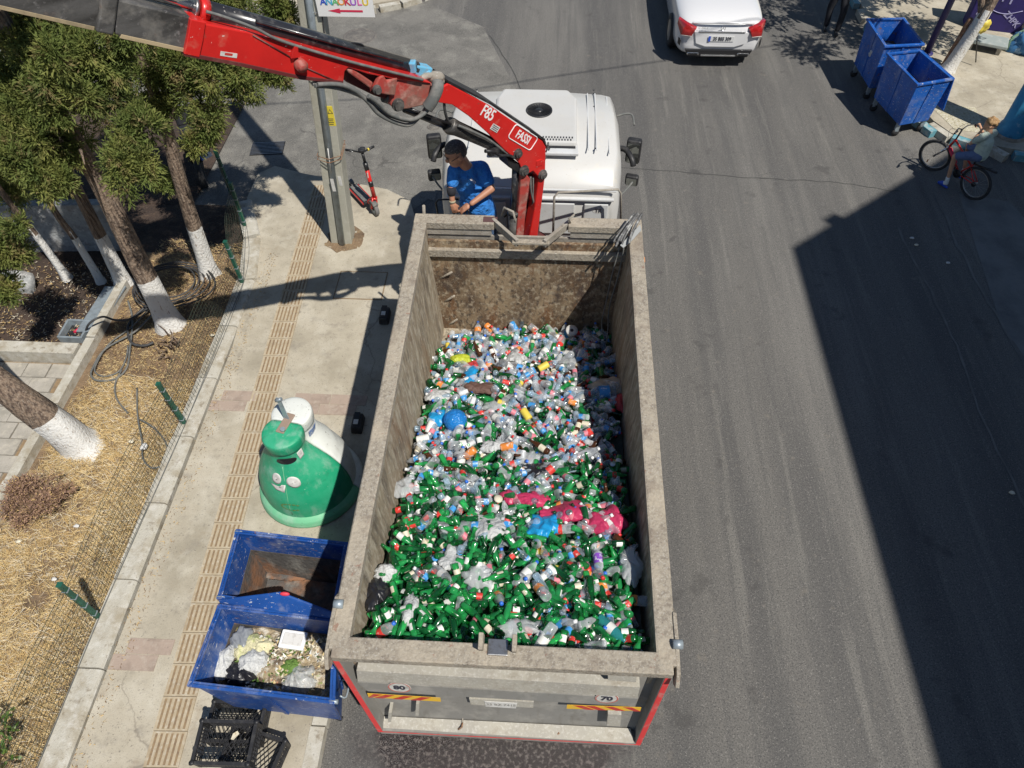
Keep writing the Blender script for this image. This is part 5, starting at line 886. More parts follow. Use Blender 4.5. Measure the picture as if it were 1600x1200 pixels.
PINKB = mat('pink_bag', (.62, .05, .14), [((.42, .03, .09), 8, .5, .66, .6)], rough=.3, transl=.2, bump=(22, .6, .02)); BLUEB = mat('bright_blue_bag', (.02, .36, .72), [((.01, .22, .55), 9, .5, .66, .6)], rough=.28, transl=.2, bump=(22, .6, .02)); WBAG = mat('white_bag', (.80, .81, .80), rough=.35, transl=.4, bump=(26, .9, .03)); KBAG = mat('black_bag', (.015, .015, .018), rough=.32, bump=(10, .6, .03)); BEIGE = mat('beige_card', (.48, .40, .29), rough=.8, bump=(20, .6, .02)); BRNB = mat('brown_paper', (.12, .065, .05), rough=.7, bump=(20, .8, .03)); LIMEB = mat('lime_bag', (.55, .62, .05), rough=.4, transl=.2, bump=(24, .8, .03)); REDB = mat('red_bag', (.60, .06, .07), rough=.4, transl=.2, bump=(24, .8, .03))
def drape(name, label, cat, px, py, size, m, seed=0, loc=None, n=30, lift=.012):
    """thin crumpled sheet lying over whatever is below"""
    c = V3(loc) if loc else on_load(px, py); b = MB(); rx, ry, rh = size; vs = []; hh = max(rh, .035)
    for j in range(n+1):
        for i in range(n+1):
            u = 2*i/n-1; v = 2*j/n-1; r = sqrt(u*u+v*v)/max(abs(u), abs(v), 1e-6) if (u or v) else 1; u2, v2 = u/r, v/r; th = atan2(v2, u2)
            ed = 1+.42*noise.noise((cos(th)*1.3+seed*3.1, sin(th)*1.3, seed))+.16*noise.noise((cos(th)*4+seed, sin(th)*4, 5)); x = u2*rx*ed; y = v2*ry*ed; q = V3((x*9+seed*4.7, y*9, seed*2.3))
            x += .18*rx*noise.noise(q*.8+V3((7, 0, 0))); y += .18*ry*noise.noise(q*.8+V3((0, 9, 0)))
            qq = V3((q.x*.9+q.y*.5, q.y*.35-q.x*.2, q.z)); rg = .9*(1-abs(noise.noise(qq*.6)*1.9))+.55*(1-abs(noise.noise(qq*1.7)*2.1))+.22*(1-abs(noise.noise(qq*3.6)*2.1)); rr = sqrt(u2*u2+v2*v2)
            base_ = 0 if loc else LS(c.x+x, c.y+y)-c.z; vs.append((c.x+x, c.y+y, c.z+base_+lift+hh*(1-rr**3)*.75+hh*.75*max(-.3, rg-.9)*(1-.5*rr)-.02*rr**6))
    b.add(vs, [(j*(n+1)+i, j*(n+1)+i+1, (j+1)*(n+1)+i+1, (j+1)*(n+1)+i) for j in range(n) for i in range(n)], 0, True)
    return tag(b.build(name, m, at=tuple(c), solid=.003, fix=False), label, cat)
for i, a in enumerate([
 ('plastic_bag', 'large pink plastic bag spread beside the bright blue bag', 'bag', 885, 803, (.21, .10, .06), PINKB), ('plastic_bag', 'deep pink bag standing crumpled nearest the right wall of the bed', 'bag', 950, 815, (.15, .13, .09), PINKB), ('plastic_bag', 'small pink bag left of the large pink one', 'bag', 836, 784, (.16, .08, .06), PINKB), ('plastic_bag', 'leftmost scrap of pink bag among clear bottles', 'bag', 798, 778, (.09, .08, .05), PINKB),
 ('plastic_bag', 'bright blue crumpled bag below the large pink bag', 'bag', 850, 826, (.13, .13, .08), BLUEB), ('plastic_bag', 'white bag spread open left of a green bottle in the middle of the load', 'bag', 765, 825, (.13, .17, .045), WBAG), ('plastic_bag', 'long white torn bag over green bottles left of centre', 'bag', 706, 878, (.11, .13, .05), WBAG), ('plastic_bag', 'black bag against the left wall near the tailgate', 'bag', 592, 930, (.10, .14, .10), KBAG),
 ('plastic_bag', 'white bag with red print above the black bag by the left wall', 'bag', 601, 900, (.10, .08, .07), WBAG), ('plastic_bag', 'black torn bag in the middle of the load', 'bag', 838, 738, (.16, .10, .05), KBAG), ('plastic_bag', 'greyish film bag above the black torn bag', 'bag', 822, 718, (.13, .09, .05), FILM), ('plastic_bag', 'lime yellow crumpled wrapper near the left wall at the cab end', 'wrapper', 720, 565, (.12, .08, .06), LIMEB), ('plastic_bag', 'red crumpled wrapper just right of the lime one', 'wrapper', 737, 575, (.10, .07, .05), REDB),
 ('plastic_bag', 'white flat bag touching the left wall beyond the blue bag', 'bag', 686, 620, (.15, .11, .05), WBAG), ('paper_sack', 'dark brown crumpled sack in the upper middle of the load', 'sack', 748, 610, (.20, .10, .06), BRNB), ('plastic_bag', 'blue shiny bag lying diagonally toward the lime wrapper', 'bag', 734, 588, (.07, .18, .05), BLUEB), ('cardboard', 'torn beige cardboard sheet leaning on the right wall', 'cardboard', 955, 606, (.22, .13, .05), BEIGE), ('net_bag', 'red net bag at the right wall below the beige cardboard', 'bag', 971, 634, (.07, .13, .07), REDB),
 ('plastic_bag', 'white bag with reddish print near the centre of the cab end', 'bag', 806, 562, (.13, .12, .07), WBAG), ('plastic_bag', 'translucent film bag caught at the tailgate latches', 'bag', 812, 985, (.17, .07, .07), FILM), ('plastic_bag', 'white upright sack near the tailgate left corner', 'bag', 640, 955, (.07, .15, .06), WBAG), ('plastic_bag', 'grey white bag hanging in the shade at the right wall', 'bag', 985, 890, (.08, .2, .05), FILM), ('plastic_bag', 'clear film bag in the shaded upper right of the load', 'bag', 890, 570, (.14, .10, .05), FILM), ('plastic_bag', 'clear crumpled film right of the long white torn bag', 'bag', 745, 905, (.12, .09, .04), FILM), ('plastic_bag', 'thin white film among clear bottles in the upper middle', 'bag', 770, 640, (.12, .09, .04), FILM), ('plastic_bag', 'white crumpled sheet left of the black torn bag', 'bag', 770, 700, (.12, .08, .05), WBAG), ('plastic_bag', 'clear film bundle by the left wall beside green bottles', 'bag', 630, 765, (.13, .12, .06), FILM)]):
    drape(a[0], a[1], a[2], a[3], a[4], tuple(s*((1.2 if a[6] in (PINKB, BLUEB) else 1.05) if q_ < 2 else .75) for q_, s in enumerate(a[5])), a[6], seed=i+1, lift=.05)
c = on_load(712, 662); b = MB(); b.blob(c+V3((0, 0, .06)), (.125, .125, .115), n=22, k=14); b.v = [tuple(V3(v)+V3((0, 0, .012*noise.noise((v[0]*30, v[1]*30, v[2]*30))))) for v in b.v]; BLB = mat('blue_bag_film', (.02, .26, .72), rough=.15, transp=((.35, .65, 1), .35), bump=(40, .8, .02)); tag(b.build('inflated_bag', BLB, at=tuple(c)), 'round inflated translucent blue bag near the left wall', 'bag')
crumple('plastic_bag', 'pale blue wrap beside the inflated blue bag', 'bag', 684, 655, (.12, .10, .05), BLUEB, seed=41)
def lying(name, label, cat, px, py, prof, mats, az, tilt=0, up=.05, lab=None):
    c = on_load(px, py)+V3((0, 0, up)); M = Matrix.Rotation(az, 3, 'Z') @ Matrix.Rotation(pi/2-tilt, 3, 'Y'); L = prof[-1][1]
    b = MB(); b.lathe([(p[0], p[1]-L/2)+tuple(p[2:]) for p in prof], c, 20, M=M); o = b.build(name, mats, at=tuple(c)); tag(o, label, cat)
    if lab: q = MB(); q.lathe([(lab[0], lab[1]-L/2), (lab[0], lab[2]-L/2)], c, 20, M=M); q.build('label', lab[3], o)
    return o
lying('water_jug', 'five litre water jug with blue and white label at the right wall', 'jug', 940, 618, [(.001, 0), (.07, 0), (.078, .02), (.075, .06), (.078, .07), (.078, .2), (.07, .24), (.03, .28, 1), (.025, .3, 1), (.001, .3, 1)], [PETB, CAPS[2]], pi+.15, 0, .05, (.0795, .07, .19, LBL['blue']))
lying('plastic_bottle', 'clear bottle standing upright against the front wall', 'bottle', 816, 508, [(.001, 0), (.036, 0), (.04, .01), (.04, .15), (.018, .2), (.014, .23, 1), (.001, .23, 1)], [PETB, CAPS[0]], 0, pi/2-.1, .06)
lying('cable_reel', 'blue and white plastic reel lying in the shaded cab end corner', 'reel', 892, 524, [(.001, 0), (.085, 0, 1), (.085, .012, 1), (.05, .014), (.05, .10), (.075, .102), (.075, .114), (.022, .114, 2), (.001, .114, 2)], [WORN, mat('reel_blue', (.03, .25, .5), rough=.4), INK], -1.2, 1.25, .06)
lying('plastic_bottle', 'bottle with a purple and white label in the right lower part', 'bottle', 934, 885, [(.001, 0), (.035, 0), (.04, .012), (.04, .15), (.018, .2), (.015, .22, 1), (.001, .22, 1)], [PET, CAPS[2]], -1.5, .25, .06, (.041, .03, .13, mat('label_purple', (.25, .08, .5), [((.8, .8, .8), 20, .55, .62, .9)], rough=.4)))
lying('plastic_bottle', 'turquoise tinted large bottle by the tailgate right corner', 'bottle', 955, 988, [(.001, 0), (.038, 0), (.044, .012), (.044, .2), (.018, .26), (.015, .28, 1), (.001, .28, 1)], [mat('turquoise_plastic', (.05, .35, .38), rough=.12, transp=((.3, .85, .85), .5)), CAPS[2]], -.75, .1, .06, (.045, .1, .16, LBL['white']))
lying('tin_can', 'open tin can near the tan lid in the middle', 'can', 745, 803, [(.001, .01), (.036, .01), (.036, 0), (.036, .08), (.033, .08), (.033, .02), (.001, .02)], [STEEL], 0, 1.2, .05)
lying('jar_lid', 'round tan lid in the middle of the load', 'lid', 779, 787, [(.001, 0), (.04, 0), (.04, .012), (.001, .012)], [LBL['cream']], 0, 1.3, .09)
lying('glass_bottle', 'brown glass bottle with cream label right of centre', 'bottle', 842, 703, [(.001, 0), (.03, 0), (.034, .01), (.034, .14), (.015, .19), (.013, .24), (.001, .24)], [BRN], 2.5, 0, .07, (.035, .04, .11, LBL['cream']))
lying('glass_bottle', 'dark wine bottle with red cap end, lying in the middle', 'bottle', 853, 695, [(.001, 0), (.03, 0), (.034, .01), (.034, .16), (.015, .2), (.013, .27), (.001, .27)], [GG2], .8, 0, .05)
for k, (px, py, nm, mm) in enumerate(((849, 577, 'yellow tin with a white rim near the centre of the cab end', LBL['yellow']), (822, 652, 'yellow patterned tin in the upper middle', LBL['yellow']), (803, 515, 'dark blue carton beside the upright clear bottle', LBL['blue']), (765, 517, 'orange snack packet by the front wall', LBL['orange']), (735, 712, 'orange carton lying left of centre', LBL['orange']), (793, 702, 'orange and white packet in the centre', LBL['orange']), (673, 672, 'white canister left of the inflated blue bag', LBL['white']), (662, 690, 'white tub touching the left wall in the middle', LBL['white']))):
    lying('tin' if 'tin' in nm else 'packet', nm, 'tin' if 'tin' in nm else 'packet', px, py, [(.001, 0), (.04, 0), (.042, .01), (.042, .12), (.04, .13), (.001, .13)], [mm], random.uniform(0, 3), random.uniform(0, .8), .05)
# ------------------------------------------------------------ waste containers at the kerb
def skip_bin(name, label, corners_top, corners_bot, mats_out, group=None, casters=True, rimw=.05, inside=BINSIDE, wallz=(0, 0), lining=.62):
    c0 = sum((V3(c) for c in corners_bot), V3())/4; T = thing(name, label, 'waste bin', tuple(c0), group=group)
    for i in range(4):
        j = (i+1) % 4; A, B_, C, D = V3(corners_bot[i]), V3(corners_bot[j]), V3(corners_top[j]), V3(corners_top[i]); n = (B_-A).cross(D-A).normalized(); mid = (A+C)/2-c0; n = n if n.dot(mid) > 0 else -n
        b = MB(); b.prism([A, B_, C, D], -n*.006, 0); b.build('panel', mats_out, T); b = MB(); q = -n*.0085; b.prism([A+q, B_+q, (B_+(C-B_)*lining)+q, (A+(D-A)*lining)+q], -n*.004); b.build('panel_lining', inside, T)
        b = MB(); e = (C-D).normalized(); up = V3((0, 0, 1)); w2 = n*rimw*.5; b.prism([D-e*rimw*.5+w2, C+e*rimw*.5+w2, C+e*rimw*.5-w2, D-e*rimw*.5-w2], up*-.035); b.build('rim', mats_out, T, bevel=.004)
        k = MB(); m0 = A.lerp(B_, .5); m1 = D.lerp(C, .5); k.prism([m0-e*.02, m0+e*.02, m1+e*.02-up*.04, m1-e*.02-up*.04], n*.012); k.build('panel_rib', mats_out, T)
    b = MB(); b.prism([V3(c)+V3((0, 0, .01)) for c in corners_bot], (0, 0, .02)); b.build('bottom', inside, T)
    for i in (range(4) if casters else ()):
        p = V3(corners_bot[i]).lerp(c0, .12); zc = .075; b = MB(); b.lathe([(.001, -.02, 0), (.07, -.02, 0), (.07, .02, 0), (.001, .02, 0)], (p.x, p.y, zc+wallz[0]), 16, M=Matrix.Rotation(pi/2, 3, 'X')@Matrix.Rotation(random.uniform(-.6, .6), 3, 'Y')); cw = b.build('caster', RUBBER, T); k = MB(); k.box((p.x, p.y, (p.z+zc+wallz[0])/2+.03), (.07, .05, max(.04, p.z-zc-wallz[0]))); k.build('caster_fork', GALV, T)
    return T
def corners(pxs, z): return [tuple(gp(p[0], p[1], z=z)) for p in pxs]
ct1 = corners([(343, 932), (371, 830), (541, 850), (521, 962)], 1.18); cx = sum((V3(c) for c in ct1), V3())/4
SB1 = skip_bin('waste_skip', 'blue steel skip standing empty beside the green bell container', ct1, [tuple(V3(c).lerp(cx, .16)+V3((0, 0, -.93))) for c in ct1], BLUE, wallz=(.12, 0))
ct2 = corners([(297, 1068), (343, 947), (524, 968), (519, 1095)], 1.16); cx = sum((V3(c) for c in ct2), V3())/4
SB2 = skip_bin('waste_skip', 'blue steel skip filled with food waste and bags, nearest the crates', ct2, [tuple(V3(c).lerp(cx, .16)+V3((0, 0, -.93))) for c in ct2], BLUE, wallz=(.12, 0))
for (T, p) in ((SB1, ct1[1]), (SB1, ct1[0]), (SB2, ct2[3])):
    b = MB(); v = V3(p); b.tube([v+V3((-.03, 0, -.02)), v+V3((.05, 0, -.02))], .022, n=8); b.build('lifting_pin', GALV, T)
b = MB(); v = V3(ct2[3]); b.tube(smoothpath([v+V3((.03, .08, -.12)), v+V3((.08, .08, -.16)), v+V3((.08, .22, -.16)), v+V3((.03, .22, -.12))], 3), .009); b.build('handle', GALV, SB2)
b = MB(); P = [gp(342, 936, z=1.19), gp(438, 924, z=1.33), gp(528, 958, z=1.20), gp(522, 964, z=1.17), gp(345, 940, z=1.16)]; b.prism(P, (0, -.02, 0)); ld = b.build('lid', BLUE, SB1, bevel=.006); b = MB(); p = gp(445, 928, z=1.335); b.blob(p, (.05, .02, .025)); b.build('grip', mat('red_grip', (.7, .05, .08), rough=.5), ld)
# waste inside the near skip
c2 = cx+V3((0, 0, -.50)); wz = .74
rs = MB(); n = 22; vs = []
for j in range(n+1):
    for i in range(n+1):
        u, v = i/n, j/n; A = V3(ct2[1]).lerp(V3(ct2[2]), u); B_ = V3(ct2[0]).lerp(V3(ct2[3]), u); p = A.lerp(B_, v); p = p.lerp(V3((cx.x, cx.y, p.z)), .10); vs.append((p.x, p.y, wz+.07*noise.noise((p.x*5, p.y*5, 0))+.05*noise.noise((p.x*14, p.y*14, 0))+.06*sin(u*pi)*sin(v*pi)))
rs.add(vs, [(j*(n+1)+i, j*(n+1)+i+1, (j+1)*(n+1)+i+1, (j+1)*(n+1)+i) for j in range(n) for i in range(n)], 0, True)
FOOD = mat('food_waste', (.34, .27, .17), [((.6, .55, .45), 16, .5, .6, .9), ((.12, .08, .05), 9, .5, .62, .9), ((.25, .34, .08), 12, .58, .66, .8), ((.5, .22, .12), 22, .62, .68, .8)], rough=.8, bump=(40, 1, .03), world=True)
tag(rs.build('food_waste', FOOD), 'layer of mixed food scraps inside the near skip', 'waste', kind='stuff')
tag(blades('scraps', 380, (cx.x-.42, cx.x+.42, cx.y-.25, cx.y+.25), wz+.06, (.02, .055), .013, [STRAW[3], STRAW[0], LEAF2, LBL['white'], LBL['cream']], .5), 'scraps of peel and paper on the waste', 'waste')
def inbin(px, py, z=.82): return tuple(gp(px, py, z=z))
drape('plastic_bag', 'black and grey bag in the lower left of the near skip', 'bag', 0, 0, (.17, .12, .08), KBAG, loc=inbin(372, 1053), lift=-.02, seed=11); drape('plastic_bag', 'white bag beside the black bag in the near skip', 'bag', 0, 0, (.16, .13, .08), WBAG, loc=inbin(395, 1035), lift=-.02, seed=12); drape('plastic_bag', 'thin white bag along the left side of the near skip', 'bag', 0, 0, (.13, .17, .08), WBAG, loc=inbin(348, 1035), lift=-.02, seed=13)
drape('plastic_bag', 'clear bag of greens at the right front of the near skip', 'bag', 0, 0, (.16, .14, .10), FILM, loc=inbin(468, 1060), lift=-.02, seed=14); drape('plastic_bag', 'grey bag at the upper left of the near skip', 'bag', 0, 0, (.12, .14, .06), mat('grey_bag', (.3, .32, .34), rough=.35, transl=.2), loc=inbin(375, 1000), lift=-.02, seed=15); drape('vegetable_waste', 'pale yellow cabbage leaves heaped in the near skip', 'food waste', 0, 0, (.18, .15, .07), mat('cabbage', (.62, .58, .36), [((.4, .45, .15), 12, .5, .65, .8)], rough=.6, bump=(20, 1, .03)), loc=inbin(392, 1012), lift=-.02, seed=16)
drape('greens', 'clump of green leaves near the clear bag in the near skip', 'food waste', 0, 0, (.10, .07, .04), mat('greens', (.12, .22, .04), rough=.7, bump=(30, 1, .03)), loc=inbin(452, 1040), lift=-.02, seed=17)
b = MB(); c = V3(inbin(458, 1000, .86)); b.box(c, (.25, .18, .035), Matrix.Rotation(.12, 3, 'Y') @ RZ(-.05)); o = b.build('foam_tray', WHITE, at=tuple(c), bevel=.012); tag(o, 'white foam food box lying on the waste in the near skip', 'food box'); k = MB(); k.box(c+V3((0, 0, .02)), (.19, .12, .012), Matrix.Rotation(.12, 3, 'Y') @ RZ(-.05)); k.build('tray_lid', WORN, o, bevel=.01)
crumple('trash_pile', 'brown dried scraps lying on the bottom of the empty skip', 'waste', 0, 0, (.3, .14, .03), BINSIDE, loc=inbin(440, 890, .30), seed=18, amp=.5)
# twin bell container: a green and a white half shell on one round base
gc = (-2.585, 2.80, .12); gv = V3(gc); BNRM = V3((.15, .9887, 0)); BLL = thing('bell_container', 'bell shaped recycling container with a green front half and a white back half', 'recycling container', gc)
BPR = [(.565, .14), (.562, .30), (.54, .44), (.49, .59), (.405, .73), (.305, .85), (.235, .94), (.198, 1.01), (.19, 1.14)]
def br(z): return float(np.interp(z, [q[1] for q in BPR], [q[0] for q in BPR]))
def half(name, prof, m, sg, shift=lambda z: min(1, max(0, (z-.62)/.34))*.135, n=48, gap=.006, **kw):
    pr = []
    for i in range(len(prof)-1):
        for t in (0, .33, .66): pr.append((prof[i][0]+(prof[i+1][0]-prof[i][0])*t, prof[i][1]+(prof[i+1][1]-prof[i][1])*t))
    pr.append(prof[-1]); b = MB(); b.lathe(pr, (0, 0, 0), n); out = []
    for v in b.v:
        p = V3(v); q = p+BNRM*sg*shift(p.z); d = q.dot(BNRM)*sg
        if d < gap: q = q+BNRM*sg*(gap-d)
        out.append(gv+q)
    b.v = [tuple(q) for q in out]; return b.build(name, m, BLL, **kw)
for sg, mt, mb in ((-1, BELLG, BELLG2), (1, BELLW, BELLW)):
    half('base_ring', [(.62, 0), (.64, .02), (.62, .10), (.59, .13), (.56, .15)], mb, sg); half('half_shell', BPR, mt, sg)
    half('cap', [(.19, 1.12), (.222, 1.15), (.23, 1.26), (.222, 1.295), (.19, 1.31), (.001, 1.32)], mt, sg)
gcn = gv-BNRM*.135
def on_bell(az, z, r, out=.004): a = radians(az); s_ = min(1, max(0, (z-.62)/.34))*.135; return gv-BNRM*s_+V3((cos(a)*(r+out), sin(a)*(r+out), z))
hd = V3((cos(radians(-80)), sin(radians(-80)), 0)); sd_ = V3((-hd.y, hd.x, 0)); hp_ = gcn+hd*.222+V3((0, 0, 1.03)); b = MB(); b.prism([hp_+sd_*(.11*cos(t))+V3((0, 0, .05*sin(t)))-hd*(.028*cos(t)**2) for t in [2*pi*i/20 for i in range(20)]], -hd*.012); b.build('opening', CARK, BLL)
hk = gv+V3((-.0, -.03, 1.32)); b = MB(); b.box(hk, (.10, .27, .025), RZ(-.26)); b.build('hook_plate', mat('hook_plate_paint', (.30, .22, .17), rough=.6), BLL, bevel=.008)
b = MB(); b.prism([hk+V3((-.03, .06, .0)), hk+V3((.035, .04, .0)), hk+V3((-.01, .10, .30)), hk+V3((-.06, .115, .30))], (0.0, .016, .0)); b.tube([hk+V3((-.06, .1, .28)), hk+V3((.01, .1, .31))], .022, n=8); b.tube([hk+V3((0, -.10, .01)), hk+V3((0, -.10, .04))], .028); b.build('lifting_hook', GALV, BLL)
def patch(name, poly, m, T, az0, z0, out=.004):
    """poly in metres around (azimuth, height); fan wrapped on the curved body"""
    ctr = (sum(p[0] for p in poly)/len(poly), sum(p[1] for p in poly)/len(poly)); b = MB(); rings = []; K = len(poly)
    for f in (0, .35, .7, 1): rings.append([(ctr[0]+(p[0]-ctr[0])*f, ctr[1]+(p[1]-ctr[1])*f) for p in poly])
    vs = []
    for rg in rings:
        for (u, v) in rg: z = z0+v; r = br(z); vs.append(on_bell(az0+math.degrees(u/max(r, .2)), z, r, out))
    b.add(vs, [(i*K+j, i*K+(j+1) % K, (i+1)*K+(j+1) % K, (i+1)*K+j) for i in range(3) for j in range(K)], 0, True); return b.build(name, m, T, solid=.002)
circ = lambda r, n=20, sx=1, sy=1: [(r*cos(2*pi*i/n)*sx, r*sin(2*pi*i/n)*sy) for i in range(n)]
patch('round_sticker', circ(.078), WORN, BLL, -82, .74); patch('round_sticker', circ(.062, sy=1.2), WORN, BLL, -112, .76)
patch('sticker_piece', [(-.11, -.02), (-.02, -.07), (.09, -.075), (.10, .04), (.05, .03), (.04, -.005), (-.02, -.01)], WORN, BLL, -110, .66)
FPM = mat('faded_print', (.12, .22, .06), [((.02, .3, .14), 20, .5, .6, .8)], rough=.6)
for i in range(12):
    t = 2*pi*(i+2)/16; patch('recycling_print', [(.14*cos(t), .06*sin(t)), (.14*cos(t+.3), .06*sin(t+.3)), (.115*cos(t+.3), .042*sin(t+.3)), (.115*cos(t), .042*sin(t))], FPM, BLL, -94, .36, .003)
patch('sticker', [(-.035, -.06), (.035, -.05), (.04, .06), (-.035, .05)], WORN, BLL, -32, 1.04, .006)
b = MB(); b.tube([on_bell(-97, z, br(z), .001) for z in (.2, .35, .5, .65, .8, .88, .94)], .005, n=6); b.build('mould_seam', BELLG2, BLL)
wq = gv+BNRM*.135; al = radians(-18); b = MB(); b.add([wq+V3((cos(al+u)*.234, sin(al+u)*.234, z)) for z in (1.0, 1.13) for u in (-.3, 0, .3)], [(0, 1, 4, 3), (1, 2, 5, 4)]); b.v = [(x-(x-wq.x)*(.0 if z > gv.z+1.1 else .12), y-(y-wq.y)*(.0 if z > gv.z+1.1 else .12), z) for x, y, z in b.v]; b.build('blue_label', mat('label_pale_blue', (.18, .30, .6), [((.7, .7, .7), 30, .5, .6, .9)], rough=.5), BLL, solid=.002)
# small black bait boxes at the kerb
for (px, py, lb) in ((602, 497, 'small black plastic box with pale sticker, on the lit walk by the truck'), (560, 665, 'small black plastic box in shade between the bell container and the truck')):
    c = gp(px, py, z=.13); T = thing('bait_box', lb, 'box', tuple(c)); b = MB(); b.box(c+V3((0, 0, .06)), (.13, .24, .13), None, 0, 1.15); b.build('box_body', BLACK, T, bevel=.02); b = MB(); b.prism([c+V3((-.04, -.105, .13)), c+V3((.04, -.105, .13)), c+V3((.04, .1, .16)), c+V3((-.04, .1, .16))], (0, 0, .012)); b.build('box_lid', CARK, T, bevel=.005); b = MB(); b.box(c+V3((0, -.04, .146)), (.06, .08, .02)); b.build('sticker', WORN, T)
# crates
def crate(label, loc, rz, tilt=0):
    T = thing('plastic_crate', label, 'crate', loc, rz, group=None, world=False); T.rotation_euler = (tilt, 0, rz); W, D, H = .52, .36, .22
    for s, (cx_, cy_, ln, rot) in enumerate(((0, -D/2, W, 0), (0, D/2, W, pi), (-W/2, 0, D, -pi/2), (W/2, 0, D, pi/2))):
        b = MB(); R = RZ(rot); c = V3((cx_, cy_, 0)); nb = int(ln/.032)
        for z in (.008, .05, .10, .15): b.box(c+V3((0, 0, z)), (ln, .010, .010), R)
        b.box(c+V3((0, 0, H-.012)), (ln+.02, .032, .018), R)
        for k in range(nb+1): b.box(c+R @ V3((-ln/2+ln*k/nb, 0, H/2-.01)), (.006, .009, H-.03), R)
        for q in (-1, 1): b.box(c+R @ V3((q*(ln/2-.012), 0, H/2)), (.03, .016, H-.01), R)
        b.build('crate_side', BLACK, T)
    b = MB()
    for k in range(-11, 12):
        for sg in (-1, 1):
            a = V3((k*.045, -D/2, 0)); d = V3((sg*D*.6, D, 0)); x0 = a.x; x1 = a.x+d.x
            t0, t1 = 0, 1
            if x1 > W/2: t1 = (W/2-x0)/(x1-x0)
            if x1 < -W/2: t1 = (-W/2-x0)/(x1-x0)
            if abs(x0) > W/2: continue
            p = a; q = a+d*t1; b.box((p+q)/2+V3((0, 0, .006)), ((q-p).length, .006, .006), RZ(atan2(d.y, d.x)))
    b.build('crate_floor', BLACK, T); b = MB()
    for (x, y) in ((-1, -1), (1, -1), (1, 1), (-1, 1)): b.lathe([(.02, H-.02), (.026, H), (.001, H+.002)], (x*(W/2-.0), y*(D/2-.0), 0), 10)
    b.build('corner_cap', BLACK, T); return T
crate('lower black plastic crate sticking out beneath the other, by the near skip', (-2.42, -.32, .14), -.22); crate('upper black plastic crate with a yellow leaf lying in it', (-2.62, -.28, .38), .03, .05)
crate('bottom black plastic crate of the stack touching the near skip', (-2.66, -.05, .14), .03)
b = MB(); c = V3((-2.60, -.20, .42)); b.prism([c+V3((-.03, -.03, 0)), c+V3((.0, -.035, .01)), c+V3((.045, .02, .02)), c+V3((.02, .045, .02)), c+V3((-.02, .02, .01))], (0, 0, .004)); tag(b.build('leaf', LBL['cream'], at=tuple(c)), 'pale yellow leaf lying in the upper black crate', 'leaf')
# loose litter on the ground
LT = [WORN, LBL['cream'], STRAW[3], LBL['blue']]
for k, (px, py, lb) in enumerate(((225, 698, 'white stone lying on the dry planter by the fence'), (332, 524, 'scrap of white paper by the fence kerb below the crane shadow'), (85, 905, 'white and blue paper cup crushed by the lowest green post'), (1581, 770, 'bright white scrap on the shaded road at the right edge'), (1481, 411, 'tiny white scrap on the shaded road below the bicycle'), (1432, 383, 'small pale leaf on the shaded road'), (1425, 372, 'pale twig on the shaded road'), (205, 690, 'pale pebble beside the white stone'), (120, 822, 'white scrap in the dry grass by the lowest post'), (30, 846, 'white scrap far left in the dry grass'))):
    c = gp(px, py, z=.13 if px < 500 else .01); crumple('litter', lb, 'litter', 0, 0, (.035+.02*(k == 0), .025+.03*(k == 0), .012), LT[k % 2], loc=tuple(c), seed=60+k, n=12)
# ------------------------------------------------------------ people
def flesh(name, caps, blobs, m, parent, vox=.011, smooth=3, bump=None):
    """one continuous surface grown round tapered limbs"""
    b = MB()
    for (p, q, r1, r2) in caps:
        p, q = V3(p), V3(q); n = 5; P = [p.lerp(q, i/n) for i in range(n+1)]; R = [r1+(r2-r1)*i/n for i in range(n+1)]; d = (q-p).normalized()
        b.tube([p-d*r1*.8, p-d*r1*.45]+P+[q+d*r2*.45, q+d*r2*.8], [r1*.45, r1*.86]+R+[r2*.86, r2*.45], n=12)
    for (c, d, M) in blobs: b.blob(c, d, M, n=16, k=10)
    o = b.build(name, m, parent); r = o.modifiers.new('remesh', 'REMESH'); r.mode = 'VOXEL'; r.voxel_size = vox; r.use_smooth_shade = True
    s = o.modifiers.new('smooth', 'SMOOTH'); s.factor = .5; s.iterations = smooth; return o
def head_parts(c, face, up, s=1.0):
    """skull, jaw, nose, ears around centre c looking along face"""
    f = V3(face).normalized(); r = f.cross(V3(up)).normalized(); u = r.cross(f); M = Matrix((r, f, u)).transposed(); c = V3(c)
    bl = [(c+u*.02*s, (.076*s, .094*s, .105*s), M), (c+f*.03*s-u*.055*s, (.058*s, .062*s, .06*s), M), (c+f*.096*s-u*.012*s, (.014*s, .02*s, .026*s), M), (c+f*.078*s+u*.03*s, (.05*s, .016*s, .012*s), M), (c+f*.08*s-u*.052*s, (.027*s, .012*s, .01*s), M)]
    for q in (-1, 1): bl.append((c+r*q*.078*s-f*.005*s-u*.005*s, (.011*s, .02*s, .032*s), M))
    return bl, M, f, r, u
